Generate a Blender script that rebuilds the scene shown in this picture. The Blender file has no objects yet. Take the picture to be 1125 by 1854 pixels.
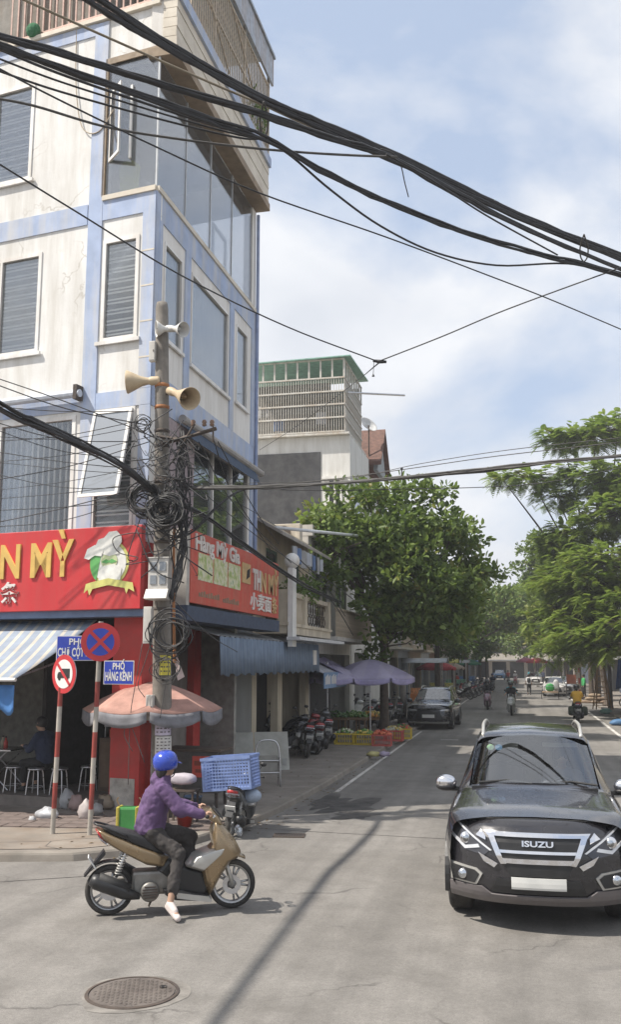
import bpy, bmesh, math, random
import numpy as np
from mathutils import Vector, Matrix
random.seed(7); rng = np.random.default_rng(7)
PI = math.pi; R = math.radians
SC = bpy.context.scene; COL = SC.collection

# ---------------------------------------------------------------- camera
FPX, IW, IH, CAMZ = 1700.0, 1125.0, 1854.0, 2.6
PIT = math.atan((1200 - 927) / FPX); YAW = math.atan((945 - 562.5) * math.cos(PIT) / FPX)
cam = bpy.data.cameras.new('camera'); camo = bpy.data.objects.new('camera', cam); COL.objects.link(camo)
camo.location = (0, 0, CAMZ); camo.rotation_euler = (PI / 2 + PIT, 0, YAW)
cam.sensor_fit = 'HORIZONTAL'; cam.sensor_width = 36; cam.lens = 36 * FPX / IW
cam.clip_start = 0.1; cam.clip_end = 3000
SC.camera = camo

# ---------------------------------------------------------------- sky and sun
SUN_EL = R(54); LD = Vector((0.89 * math.cos(SUN_EL), 0.456 * math.cos(SUN_EL), -math.sin(SUN_EL))).normalized()
w = bpy.data.worlds.new('World'); SC.world = w; w.use_nodes = True
nt = w.node_tree; N = nt.nodes; N.clear(); LK = nt.links
out = N.new('ShaderNodeOutputWorld'); bg = N.new('ShaderNodeBackground'); bg.inputs[1].default_value = 0.15
sky = N.new('ShaderNodeTexSky'); sky.sky_type = 'NISHITA'; sky.sun_disc = False
sky.sun_elevation = SUN_EL; sky.sun_rotation = math.atan2(-LD.x, -LD.y)
sky.air_density = 1.0; sky.dust_density = 2.2; sky.ozone_density = 1.0
tc = N.new('ShaderNodeTexCoord'); mp = N.new('ShaderNodeMapping')
mp.inputs['Location'].default_value = (1.19, -0.31, 1.79); mp.inputs['Scale'].default_value = (1.0, 1.0, 1.7)
n1 = N.new('ShaderNodeTexNoise'); n1.inputs['Scale'].default_value = 2.6; n1.inputs['Detail'].default_value = 7; n1.inputs['Roughness'].default_value = 0.56
n1.inputs['Distortion'].default_value = 0.25
cr = N.new('ShaderNodeValToRGB'); cr.color_ramp.elements[0].position = 0.37; cr.color_ramp.elements[1].position = 0.56
n2 = N.new('ShaderNodeTexNoise'); n2.inputs['Scale'].default_value = 5.5; n2.inputs['Detail'].default_value = 6
c2 = N.new('ShaderNodeValToRGB'); c2.color_ramp.elements[0].position = 0.3; c2.color_ramp.elements[1].position = 0.72
c2.color_ramp.elements[0].color = (3.3, 3.42, 3.65, 1); c2.color_ramp.elements[1].color = (4.25, 4.28, 4.35, 1)
pale = N.new('ShaderNodeMix'); pale.data_type = 'RGBA'; pale.inputs[0].default_value = 0.8; pale.inputs[7].default_value = (2.15, 2.55, 3.25, 1)
mx = N.new('ShaderNodeMix'); mx.data_type = 'RGBA'
ml = N.new('ShaderNodeMath'); ml.operation = 'MULTIPLY'; ml.inputs[1].default_value = 0.9
LK.new(tc.outputs['Generated'], mp.inputs[0]); LK.new(mp.outputs[0], n1.inputs['Vector']); LK.new(mp.outputs[0], n2.inputs['Vector'])
LK.new(n1.outputs[0], cr.inputs[0]); LK.new(n2.outputs[0], c2.inputs[0]); LK.new(cr.outputs[0], ml.inputs[0]); LK.new(ml.outputs[0], mx.inputs[0])
LK.new(sky.outputs[0], pale.inputs[6]); LK.new(pale.outputs[2], mx.inputs[6]); LK.new(c2.outputs[0], mx.inputs[7])
LK.new(mx.outputs[2], bg.inputs[0]); LK.new(bg.outputs[0], out.inputs[0])
sl = bpy.data.lights.new('sun', 'SUN'); sl.energy = 3.9; sl.angle = R(0.9); sl.color = (1.0, 0.935, 0.845)
so = bpy.data.objects.new('sun', sl); COL.objects.link(so); so.rotation_euler = LD.to_track_quat('-Z', 'Y').to_euler(); so.location = (-20, -10, 40)
SC.view_settings.view_transform = 'Standard'; SC.view_settings.look = 'None'; SC.view_settings.exposure = 0.72; SC.view_settings.gamma = 1.0
SC.view_settings.use_curve_mapping = False
SC.cycles.max_bounces = 8; SC.cycles.transparent_max_bounces = 24; SC.cycles.diffuse_bounces = 3; SC.cycles.glossy_bounces = 3
SC.cycles.sample_clamp_indirect = 4; SC.cycles.caustics_reflective = False; SC.cycles.caustics_refractive = False
# ---------------------------------------------------------------- survey helpers: a sight line of the photograph to a point in the place
FW = Vector((-math.sin(YAW) * math.cos(PIT), math.cos(YAW) * math.cos(PIT), math.sin(PIT)))
RT = Vector((math.cos(YAW), math.sin(YAW), 0)); UPV = RT.cross(FW); CP = Vector((0, 0, CAMZ))
def ray(px, py): return FW + RT * ((px - 562.5) / FPX) + UPV * ((927 - py) / FPX)
def gz(px, py, z=0.0):
    d = ray(px, py); return CP + d * ((z - CAMZ) / d.z)
def gy(px, py, Y):
    d = ray(px, py); return CP + d * (Y / d.y)
def gx(px, py, X):
    d = ray(px, py); return CP + d * (X / d.x)

# ---------------------------------------------------------------- materials
MATS = {}
def newmat(name):
    m = bpy.data.materials.new(name); m.use_nodes = True; nt = m.node_tree
    for n in list(nt.nodes): nt.nodes.remove(n)
    o = nt.nodes.new('ShaderNodeOutputMaterial'); b = nt.nodes.new('ShaderNodeBsdfPrincipled'); nt.links.new(b.outputs[0], o.inputs[0])
    MATS[name] = m
    return m, nt, b, o
def nd(nt, t, **kw):
    n = nt.nodes.new(t)
    for k, v in kw.items():
        if k in n.inputs: n.inputs[k].default_value = v
        else: setattr(n, k, v)
    return n
def rgb(c): return (c[0], c[1], c[2], 1)
def ramp(nt, src, stops):
    r = nt.nodes.new('ShaderNodeValToRGB'); e = r.color_ramp.elements
    while len(e) < len(stops): e.new(0.5)
    for i, (p, c) in enumerate(stops): e[i].position = p; e[i].color = rgb(c) if not isinstance(c, (int, float)) else (c, c, c, 1)
    nt.links.new(src, r.inputs[0]); return r.outputs[0]
def mix(nt, fac, a, b, mode='MIX'):
    m = nt.nodes.new('ShaderNodeMix'); m.data_type = 'RGBA'; m.blend_type = mode
    for i, v in ((0, fac), (6, a), (7, b)):
        if isinstance(v, bpy.types.NodeSocket): nt.links.new(v, m.inputs[i])
        elif i == 0: m.inputs[0].default_value = v
        else: m.inputs[i].default_value = rgb(v)
    return m.outputs[2]
def noise(nt, vec, scale, detail=5, rough=0.55, dist=0.0):
    n = nd(nt, 'ShaderNodeTexNoise', Scale=scale, Detail=detail, Roughness=rough, Distortion=dist)
    if vec is not None: nt.links.new(vec, n.inputs['Vector'])
    return n.outputs[0]
def coords(nt, kind='Object', scale=(1, 1, 1), loc=(0, 0, 0), rot=(0, 0, 0)):
    t = nt.nodes.new('ShaderNodeTexCoord'); m = nt.nodes.new('ShaderNodeMapping')
    m.inputs['Scale'].default_value = scale; m.inputs['Location'].default_value = loc; m.inputs['Rotation'].default_value = rot
    nt.links.new(t.outputs[kind], m.inputs[0]); return m.outputs[0]
def bump(nt, b, h, strength=0.3, dist=0.01):
    n = nd(nt, 'ShaderNodeBump', Strength=strength, Distance=dist); nt.links.new(h, n.inputs['Height']); nt.links.new(n.outputs[0], b.inputs['Normal'])
def mat(name, col=None, rough=0.6, metal=0.0, var=0.18, scale=6.0, bmp=0.0, bscale=60.0, coat=0.0, dirt=None, streak=False, spec=0.5):
    """plain worn material: base colour, large blotches, optional dirt streaks, fine bump"""
    if name in MATS: return MATS[name]
    m, nt, b, o = newmat(name); v = coords(nt)
    n = noise(nt, v, scale)
    dark = tuple(c * (1 - var) for c in col); lite = tuple(min(1, c * (1 + var * 0.7)) for c in col)
    c = ramp(nt, n, [(0.3, dark), (0.7, lite)])
    if dirt is not None:
        v2 = coords(nt, scale=(1, 1, 0.12) if streak else (1, 1, 1), loc=(3, 1, 2))
        d = noise(nt, v2, 3.5 if streak else 2.2, 8, 0.65)
        f = ramp(nt, d, [(0.42, 0.0), (0.74, 0.9)])
        c = mix(nt, f, c, dirt)
    nt.links.new(c, b.inputs['Base Color']); b.inputs['Roughness'].default_value = rough; b.inputs['Metallic'].default_value = metal
    b.inputs['Coat Weight'].default_value = coat; b.inputs['Coat Roughness'].default_value = 0.05; b.inputs['Specular IOR Level'].default_value = spec
    rr = ramp(nt, noise(nt, v, scale * 3), [(0.3, max(0.02, rough - 0.08)), (0.7, min(1, rough + 0.1))]); nt.links.new(rr, b.inputs['Roughness'])
    if bmp > 0: bump(nt, b, noise(nt, v, bscale, 4), bmp, 0.01)
    return m
def glassmat(name, tint=(0.75, 0.82, 0.85), refl=0.12, rough=0.02, pale=0.0):
    if name in MATS: return MATS[name]
    m, nt, b, o = newmat(name); nt.nodes.remove(b)
    tr = nd(nt, 'ShaderNodeBsdfTransparent'); tr.inputs[0].default_value = rgb(tint)
    gl = nd(nt, 'ShaderNodeBsdfGlossy', Roughness=rough); gl.inputs[0].default_value = (0.95, 0.97, 1, 1)
    lw = nd(nt, 'ShaderNodeLayerWeight', Blend=0.35); ad = nd(nt, 'ShaderNodeMath', operation='MULTIPLY_ADD'); ad.inputs[1].default_value = 0.75; ad.inputs[2].default_value = refl
    ad.use_clamp = True
    nt.links.new(lw.outputs['Fresnel'], ad.inputs[0])
    mxs = nd(nt, 'ShaderNodeMixShader'); nt.links.new(ad.outputs[0], mxs.inputs[0]); nt.links.new(tr.outputs[0], mxs.inputs[1]); nt.links.new(gl.outputs[0], mxs.inputs[2])
    last = mxs.outputs[0]
    if pale > 0:
        df = nd(nt, 'ShaderNodeBsdfDiffuse'); df.inputs[0].default_value = (0.62, 0.66, 0.70, 1)
        m2 = nd(nt, 'ShaderNodeMixShader'); m2.inputs[0].default_value = pale; nt.links.new(last, m2.inputs[1]); nt.links.new(df.outputs[0], m2.inputs[2]); last = m2.outputs[0]
    nt.links.new(last, o.inputs[0]); return m
def stripes(name, a, b_, axis=0, freq=5.0, duty=0.5, rough=0.75, var=0.15, kind='Object', third=None, translucent=0.0):
    """cloth or sheet printed in stripes along one axis of the object"""
    if name in MATS: return MATS[name]
    m, nt, b, o = newmat(name); v = coords(nt, kind)
    s = nt.nodes.new('ShaderNodeSeparateXYZ'); nt.links.new(v, s.inputs[0])
    mu = nd(nt, 'ShaderNodeMath', operation='MULTIPLY'); mu.inputs[1].default_value = freq; nt.links.new(s.outputs[axis], mu.inputs[0])
    fr = nd(nt, 'ShaderNodeMath', operation='FRACT'); nt.links.new(mu.outputs[0], fr.inputs[0])
    st = [(0.0, a), (duty, b_)] if third is None else [(0.0, a), (duty, b_), (duty + 0.12, a), (duty + 0.2, third), (duty + 0.26, a)]
    r = ramp(nt, fr.outputs[0], st); r.node.color_ramp.interpolation = 'CONSTANT'
    n = ramp(nt, noise(nt, v, 3.0, 7), [(0.3, 1 - var), (0.7, 1.0)])
    c = mix(nt, 1.0, r, n, 'MULTIPLY')
    nt.links.new(c, b.inputs['Base Color']); b.inputs['Roughness'].default_value = rough
    if translucent:
        t = nd(nt, 'ShaderNodeBsdfTranslucent'); nt.links.new(c, t.inputs[0]); ms = nd(nt, 'ShaderNodeMixShader'); ms.inputs[0].default_value = translucent
        nt.links.new(b.outputs[0], ms.inputs[1]); nt.links.new(t.outputs[0], ms.inputs[2]); nt.links.new(ms.outputs[0], o.inputs[0])
    return m
def cloth(name, col, rough=0.85, translucent=0.25, var=0.15):
    if name in MATS: return MATS[name]
    m, nt, b, o = newmat(name); v = coords(nt)
    c = ramp(nt, noise(nt, v, 4, 7), [(0.3, tuple(x * (1 - var) for x in col)), (0.7, tuple(min(1, x * (1 + var)) for x in col))])
    nt.links.new(c, b.inputs['Base Color']); b.inputs['Roughness'].default_value = rough
    bump(nt, b, noise(nt, v, 14, 5), 0.25, 0.02)
    if translucent:
        t = nd(nt, 'ShaderNodeBsdfTranslucent'); nt.links.new(c, t.inputs[0]); ms = nd(nt, 'ShaderNodeMixShader'); ms.inputs[0].default_value = translucent
        nt.links.new(b.outputs[0], ms.inputs[1]); nt.links.new(t.outputs[0], ms.inputs[2]); nt.links.new(ms.outputs[0], o.inputs[0])
    return m
def leafmat(name, dark, lite, trans=0.3):
    m, nt, b, o = newmat(name)
    a = nd(nt, 'ShaderNodeAttribute', attribute_name='tone')
    c = ramp(nt, a.outputs['Fac'], [(0.0, dark), (0.85, lite), (0.97, (0.19, 0.17, 0.03))])
    nt.links.new(c, b.inputs['Base Color']); b.inputs['Roughness'].default_value = 0.5; b.inputs['Specular IOR Level'].default_value = 0.35
    t = nd(nt, 'ShaderNodeBsdfTranslucent'); c3 = mix(nt, 0.5, c, (0.16, 0.24, 0.03)); nt.links.new(c3, t.inputs[0]); ms = nd(nt, 'ShaderNodeMixShader'); ms.inputs[0].default_value = trans
    nt.links.new(b.outputs[0], ms.inputs[1]); nt.links.new(t.outputs[0], ms.inputs[2]); nt.links.new(ms.outputs[0], o.inputs[0])
    return m

# ---------------------------------------------------------------- mesh builder
def catmull(pts, n=6):
    P = [Vector(p) for p in pts]
    if len(P) < 3: return P
    P = [P[0] * 2 - P[1]] + P + [P[-1] * 2 - P[-2]]; outp = []
    for i in range(1, len(P) - 2):
        for k in range(n):
            t = k / n; a, b, c, d = P[i - 1], P[i], P[i + 1], P[i + 2]
            outp.append(0.5 * ((2 * b) + (c - a) * t + (2 * a - 5 * b + 4 * c - d) * t * t + (3 * b - a - 3 * c + d) * t ** 3))
    outp.append(P[-2]); return outp
class B:
    """collects shapes of ONE part"""
    def __init__(s, xf=None): s.v = []; s.f = []; s.xf = xf
    def add(s, vs, fs):
        n = len(s.v)
        s.v += [tuple(s.xf(*p)) if s.xf else tuple(p) for p in vs]; s.f += [tuple(i + n for i in f) for f in fs]; return s
    def box(s, x0, x1, y0, y1, z0, z1):
        return s.add([(x0, y0, z0), (x1, y0, z0), (x1, y1, z0), (x0, y1, z0), (x0, y0, z1), (x1, y0, z1), (x1, y1, z1), (x0, y1, z1)],
                     [(0, 3, 2, 1), (4, 5, 6, 7), (0, 1, 5, 4), (1, 2, 6, 5), (2, 3, 7, 6), (3, 0, 4, 7)])
    def cbox(s, c, d, rz=0.0, rx=0.0, ry=0.0):
        M_ = Matrix.Translation(c) @ Matrix.Rotation(rz, 4, 'Z') @ Matrix.Rotation(ry, 4, 'Y') @ Matrix.Rotation(rx, 4, 'X')
        vs = [M_ @ Vector((sx * d[0] / 2, sy * d[1] / 2, sz * d[2] / 2)) for sz in (-1, 1) for sx, sy in ((-1, -1), (1, -1), (1, 1), (-1, 1))]
        return s.add(vs, [(0, 3, 2, 1), (4, 5, 6, 7), (0, 1, 5, 4), (1, 2, 6, 5), (2, 3, 7, 6), (3, 0, 4, 7)])
    def quad(s, a, b, c, d): return s.add([a, b, c, d], [(0, 1, 2, 3)])
    def poly(s, pts): return s.add(pts, [tuple(range(len(pts)))])
    def prism(s, pts, vec):
        """polygon (3d points) pushed along vec"""
        n = len(pts); vec = Vector(vec); a = [Vector(p) for p in pts]; b = [p + vec for p in a]
        return s.add(a + b, [tuple(range(n))[::-1], tuple(range(n, 2 * n))] + [(i, (i + 1) % n, n + (i + 1) % n, n + i) for i in range(n)])
    def tube(s, pts, r, n=8, smooth=0, caps=True):
        P = catmull(pts, smooth) if smooth else [Vector(p) for p in pts]
        rs = r if isinstance(r, (list, tuple)) else None
        if rs is not None and smooth:
            m = len(rs); rs = [float(np.interp(i * (m - 1) / (len(P) - 1), range(m), rs)) for i in range(len(P))]
        vs = []; fs = []; prev = None
        for i, p in enumerate(P):
            t = (P[min(i + 1, len(P) - 1)] - P[max(i - 1, 0)])
            t = t.normalized() if t.length > 1e-9 else Vector((0, 0, 1))
            if prev is None:
                a = Vector((0, 0, 1)) if abs(t.z) < 0.9 else Vector((1, 0, 0)); u = t.cross(a).normalized()
            else:
                u = (prev - t * prev.dot(t)); u = u.normalized() if u.length > 1e-6 else t.orthogonal().normalized()
            prev = u; w_ = t.cross(u); rr = rs[i] if rs is not None else r
            vs += [p + (u * math.cos(2 * PI * k / n) + w_ * math.sin(2 * PI * k / n)) * rr for k in range(n)]
        for i in range(len(P) - 1):
            fs += [(i * n + k, i * n + (k + 1) % n, (i + 1) * n + (k + 1) % n, (i + 1) * n + k) for k in range(n)]
        if caps: fs += [tuple(range(n))[::-1], tuple(range((len(P) - 1) * n, len(P) * n))]
        return s.add(vs, fs)
    def lathe(s, prof, c=(0, 0, 0), axis=(0, 0, 1), n=24, a0=0.0, a1=2 * PI):
        """profile of (radius, height) turned about an axis"""
        A = Vector(axis).normalized(); u = A.orthogonal().normalized(); w_ = A.cross(u); c = Vector(c)
        full = abs(a1 - a0 - 2 * PI) < 1e-6; m = n if full else n + 1; vs = []; fs = []
        for (r, h) in prof:
            vs += [c + A * h + (u * math.cos(a0 + (a1 - a0) * k / n) + w_ * math.sin(a0 + (a1 - a0) * k / n)) * max(r, 1e-4) for k in range(m)]
        for i in range(len(prof) - 1):
            for k in range(n if full else m - 1):
                fs.append((i * m + k, i * m + (k + 1) % m, (i + 1) * m + (k + 1) % m, (i + 1) * m + k))
        return s.add(vs, fs)
    def ball(s, c, r, n=12, m=8):
        rx, ry, rz = r if isinstance(r, (tuple, list)) else (r, r, r); vs = []; fs = []
        for i in range(m + 1):
            th = PI * i / m
            vs += [(c[0] + rx * max(math.sin(th), 1e-3) * math.cos(2 * PI * k / n), c[1] + ry * max(math.sin(th), 1e-3) * math.sin(2 * PI * k / n), c[2] + rz * math.cos(th)) for k in range(n)]
        for i in range(m): fs += [(i * n + k, (i + 1) * n + k, (i + 1) * n + (k + 1) % n, i * n + (k + 1) % n) for k in range(n)]
        return s.add(vs, fs)
    def capsule(s, p0, p1, r0, r1, n=12):
        p0 = Vector(p0); p1 = Vector(p1); d = p1 - p0; L = d.length; prof = []
        for k in range(4): a = -PI / 2 + k * PI / 8; prof.append((r0 * math.cos(a), r0 * math.sin(a)))
        prof += [(r0, 0), (r1, L)]
        for k in range(1, 5): a = k * PI / 8; prof.append((r1 * math.cos(a), L + r1 * math.sin(a)))
        return s.lathe(prof, p0, d if L > 1e-6 else (0, 0, 1), n)
    def pillow(s, poly, wd, inset=0.35, steps=(0.0, 0.55, 0.85, 1.0), axis='y', yc=0.0):
        """side outline (x,z) given a rounded width in y"""
        cx = sum(p[0] for p in poly) / len(poly); cz = sum(p[1] for p in poly) / len(poly); n = len(poly); lay = []
        for t in [-x for x in steps[::-1]] + list(steps[1:]):
            k = 1 - inset * (abs(t) ** 4)
            lay.append([(cx + (p[0] - cx) * k, yc + t * wd, cz + (p[1] - cz) * k) for p in poly])
        vs = [p for l in lay for p in l]; fs = []
        for i in range(len(lay) - 1): fs += [(i * n + k, i * n + (k + 1) % n, (i + 1) * n + (k + 1) % n, (i + 1) * n + k) for k in range(n)]
        fs += [tuple(range(n))[::-1], tuple(range((len(lay) - 1) * n, len(lay) * n))]
        return s.add(vs, fs)
    def grid(s, fn, nu, nv, wrap=False):
        vs = [fn(i / nu, j / nv) for j in range(nv + 1) for i in range(nu + 1)]
        return s.add(vs, [(j * (nu + 1) + i, j * (nu + 1) + i + 1, (j + 1) * (nu + 1) + i + 1, (j + 1) * (nu + 1) + i) for j in range(nv) for i in range(nu)])
def mesh_of(b, smooth=False, recalc=True, name='mesh'):
    me = bpy.data.meshes.new(name); me.from_pydata(b.v, [], b.f)
    if recalc:
        bm = bmesh.new(); bm.from_mesh(me); bmesh.ops.remove_doubles(bm, verts=bm.verts, dist=1e-5); bmesh.ops.recalc_face_normals(bm, faces=bm.faces); bm.to_mesh(me); bm.free()
    if smooth: me.polygons.foreach_set('use_smooth', [True] * len(me.polygons))
    me.update(); return me
PMAT = {}
def wm(o):   # world matrix of a thing built so far
    if o is None: return Matrix.Identity(4)
    return PMAT[o.name]
def put(name, me, m, parent=None, world=False, loc=(0, 0, 0), rot=(0, 0, 0), bevel=0.0, subsurf=0, solid=0.0, remesh=0.0, smooth_it=0, auto=False):
    o = bpy.data.objects.new(name, me); COL.objects.link(o)
    if m is not None:
        if not me.materials: me.materials.append(m)
        elif me.materials[0] != m: o.material_slots[0].link = 'OBJECT'; o.material_slots[0].material = m
    o.location = loc; o.rotation_euler = rot
    L_ = Matrix.LocRotScale(Vector(loc), Matrix.Rotation(rot[2], 3, 'Z') @ Matrix.Rotation(rot[1], 3, 'Y') @ Matrix.Rotation(rot[0], 3, 'X'), None)
    if parent is not None:
        o.parent = parent
        if world: o.matrix_parent_inverse = wm(parent).inverted(); PMAT[o.name] = L_
        else: PMAT[o.name] = wm(parent) @ L_
    else: PMAT[o.name] = L_
    if solid: x = o.modifiers.new('solid', 'SOLIDIFY'); x.thickness = solid; x.offset = 0
    if remesh:
        x = o.modifiers.new('remesh', 'REMESH'); x.mode = 'VOXEL'; x.voxel_size = remesh; x.use_smooth_shade = True
        y = o.modifiers.new('smooth', 'SMOOTH'); y.iterations = smooth_it or 4; y.factor = 0.5
    if bevel: x = o.modifiers.new('bevel', 'BEVEL'); x.width = bevel; x.segments = 2; x.limit_method = 'ANGLE'; x.angle_limit = R(40)
    if subsurf: x = o.modifiers.new('subd', 'SUBSURF'); x.levels = subsurf; x.render_levels = subsurf
    return o
def part(name, b, m, parent, smooth=False, **kw): return put(name, mesh_of(b, smooth), m, parent, **kw)
def setp(o, label=None, cat=None, group=None, kind=None):
    for k, v in (('label', label), ('category', cat), ('group', group), ('kind', kind)):
        if v: o[k] = v
    return o
def thing(name, label, cat, loc=(0, 0, 0), rz=0.0, group=None, scale=1.0, rx=0.0, ry=0.0):
    o = bpy.data.objects.new(name, None); COL.objects.link(o); o.location = loc; o.rotation_euler = (rx, ry, rz); o.empty_display_size = 0.2
    if scale != 1.0: o.scale = (scale,) * 3
    PMAT[o.name] = Matrix.LocRotScale(Vector(loc), o.rotation_euler, Vector((scale,) * 3))
    return setp(o, label, cat, group)
def single(name, b, m, label, cat, group=None, smooth=False, **kw): return setp(put(name, mesh_of(b, smooth), m, **kw), label, cat, group)
def struct(name, b, m, **kw): return setp(put(name, mesh_of(b), m, **kw), kind='structure')
def copy_tree(o, parent=None):
    c = o.copy(); COL.objects.link(c)
    if parent is not None: c.parent = parent
    PMAT[c.name] = PMAT[o.name]
    for ch in o.children: copy_tree(ch, c)
    return c
def place(o, loc, rz=0.0, label=None, group=None, scale=None, rx=0.0, ry=0.0):
    o.location = loc; o.rotation_euler = (rx, ry, rz)
    if scale: o.scale = (scale,) * 3
    setp(o, label, None, group); return o
TXT = {}
def text_mesh(s, size=1.0, depth=0.004, bold=0.0, align='CENTER', shear=0.0, sx=1.0):
    cu = bpy.data.curves.new('t', 'FONT'); cu.body = s; cu.size = size; cu.extrude = depth; cu.align_x = align; cu.align_y = 'CENTER'; cu.offset = bold; cu.shear = shear
    cu.resolution_u = 3
    o = bpy.data.objects.new('t', cu); COL.objects.link(o); dg = bpy.context.evaluated_depsgraph_get()
    me = bpy.data.meshes.new_from_object(o.evaluated_get(dg)); bpy.data.objects.remove(o)
    if sx != 1.0:
        for v in me.vertices: v.co.x *= sx
    me.materials.clear(); return me
def lettering(name, s, size, m, parent, o, xdir, zdir=(0, 0, 1), width=None, **kw):
    """raised letters standing on a board: o centre, xdir reading direction"""
    me = text_mesh(s, size, **kw); xs = [v.co.x for v in me.vertices]
    X = Vector(xdir).normalized(); Z = Vector(zdir).normalized(); Y = Z.cross(X)
    k = 1.0 if width is None or not xs else width / (max(xs) - min(xs)); off = 0 if not xs else (max(xs) + min(xs)) / 2
    for v in me.vertices:
        c = v.co.copy(); v.co = Vector(o) + X * ((c.x - off) * k) + Z * c.y - Y * c.z
    me.update(); return put(name, me, m, parent, world=True)
def wall_mesh(b, s0, s1, z0, z1, holes, th):
    """wall in (s, depth, z) with real openings; holes are (s0,s1,z0,z1)"""
    S = sorted(set([s0, s1] + [min(max(x, s0), s1) for h in holes for x in h[:2]])); Z = sorted(set([z0, z1] + [min(max(x, z0), z1) for h in holes for x in h[2:]]))
    sol = {}
    for i in range(len(S) - 1):
        for j in range(len(Z) - 1):
            cs = (S[i] + S[i + 1]) / 2; cz = (Z[j] + Z[j + 1]) / 2
            sol[i, j] = not any(h[0] < cs < h[1] and h[2] < cz < h[3] for h in holes)
    for (i, j), v in sol.items():
        if not v: continue
        a, c, e, g = S[i], S[i + 1], Z[j], Z[j + 1]
        b.quad((a, 0, e), (c, 0, e), (c, 0, g), (a, 0, g)); b.quad((a, th, e), (a, th, g), (c, th, g), (c, th, e))
        if not sol.get((i - 1, j)): b.quad((a, 0, e), (a, 0, g), (a, th, g), (a, th, e))
        if not sol.get((i + 1, j)): b.quad((c, 0, e), (c, th, e), (c, th, g), (c, 0, g))
        if not sol.get((i, j - 1)): b.quad((a, 0, e), (a, th, e), (c, th, e), (c, 0, e))
        if not sol.get((i, j + 1)): b.quad((a, 0, g), (c, 0, g), (c, th, g), (a, th, g))
    return b
# ================================================================ THE SETTING
def asphalt():
    m, nt, b, o = newmat('asphalt'); v = coords(nt)
    big = ramp(nt, noise(nt, v, 0.35, 6, 0.6), [(0.3, (0.185, 0.174, 0.159)), (0.7, (0.262, 0.248, 0.229))])
    mid = ramp(nt, noise(nt, v, 2.2, 8, 0.7), [(0.32, 0.80), (0.7, 1.06)])
    fine = ramp(nt, noise(nt, v, 90, 3, 0.8), [(0.25, 0.60), (0.75, 1.28)])
    grit = ramp(nt, noise(nt, v, 24, 4, 0.75), [(0.28, 0.80), (0.5, 1.0), (0.74, 1.16)])
    c = mix(nt, 1.0, big, mid, 'MULTIPLY'); c = mix(nt, 1.0, c, fine, 'MULTIPLY'); c = mix(nt, 1.0, c, grit, 'MULTIPLY')
    vl = coords(nt, scale=(1.6, 0.05, 1)); wear = ramp(nt, noise(nt, vl, 1.2, 4), [(0.35, 0.82), (0.65, 1.10)])
    c = mix(nt, 1.0, c, wear, 'MULTIPLY')
    vo = nd(nt, 'ShaderNodeTexVoronoi', Scale=0.33, feature='DISTANCE_TO_EDGE'); vd = coords(nt)
    wn = nd(nt, 'ShaderNodeTexNoise', Scale=1.4, Detail=6); nt.links.new(vd, wn.inputs['Vector'])
    av = nd(nt, 'ShaderNodeVectorMath', operation='MULTIPLY_ADD'); av.inputs[1].default_value = (1.1, 1.1, 0); nt.links.new(wn.outputs['Color'], av.inputs[0]); nt.links.new(vd, av.inputs[2])
    nt.links.new(av.outputs[0], vo.inputs['Vector'])
    crk = ramp(nt, vo.outputs['Distance'], [(0.0, 1.0), (0.007, 0.0)])
    msk = ramp(nt, noise(nt, v, 0.5, 3), [(0.5, 0.0), (0.6, 0.7)])
    cm = nd(nt, 'ShaderNodeMath', operation='MULTIPLY'); nt.links.new(crk, cm.inputs[0]); nt.links.new(msk, cm.inputs[1])
    c = mix(nt, cm.outputs[0], c, (0.07, 0.065, 0.06))
    oil = ramp(nt, noise(nt, coords(nt, loc=(9, 4, 0)), 1.1, 7, 0.6), [(0.56, 0.0), (0.74, 0.6)])
    c = mix(nt, oil, c, (0.12, 0.112, 0.10))
    nt.links.new(c, b.inputs['Base Color']); b.inputs['Roughness'].default_value = 0.85; b.inputs['Specular IOR Level'].default_value = 0.3
    bump(nt, b, noise(nt, v, 130, 3, 0.8), 0.35, 0.006); return m
M_ASPH = asphalt()
M_PATCH = mat('asphalt_patch', (0.055, 0.052, 0.05), 0.85, var=0.5, scale=3, bmp=0.4, bscale=90, dirt=(0.13, 0.12, 0.11))
M_CONC = mat('pavement_concrete', (0.235, 0.205, 0.172), 0.9, var=0.28, scale=1.3, bmp=0.35, bscale=45, dirt=(0.20, 0.15, 0.11))
M_SIDE = mat('side_pavement', (0.23, 0.205, 0.18), 0.88, var=0.25, scale=1.0, bmp=0.3, bscale=45, dirt=(0.15, 0.13, 0.11))
M_KERB = mat('kerb_stone', (0.235, 0.212, 0.182), 0.9, var=0.3, scale=2, bmp=0.3, dirt=(0.2, 0.17, 0.14))
M_TILE = mat('red_paver', (0.17, 0.135, 0.12), 0.85, var=0.35, scale=3, bmp=0.3, bscale=30, dirt=(0.13, 0.10, 0.085))
M_PAINTW = mat('road_paint', (0.62, 0.60, 0.56), 0.8, var=0.3, scale=5, dirt=(0.27, 0.25, 0.23))
M_STEEL = mat('steel', (0.55, 0.55, 0.56), 0.32, 0.9, var=0.1)
M_DSTEEL = mat('dark_iron', (0.085, 0.07, 0.062), 0.75, 0.4, var=0.35, scale=9, bmp=0.3, dirt=(0.16, 0.12, 0.09))
M_BLACK = mat('black_rubber', (0.018, 0.018, 0.018), 0.65, var=0.3)
M_BPLAS = mat('black_plastic', (0.02, 0.02, 0.021), 0.42, var=0.3)

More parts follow.
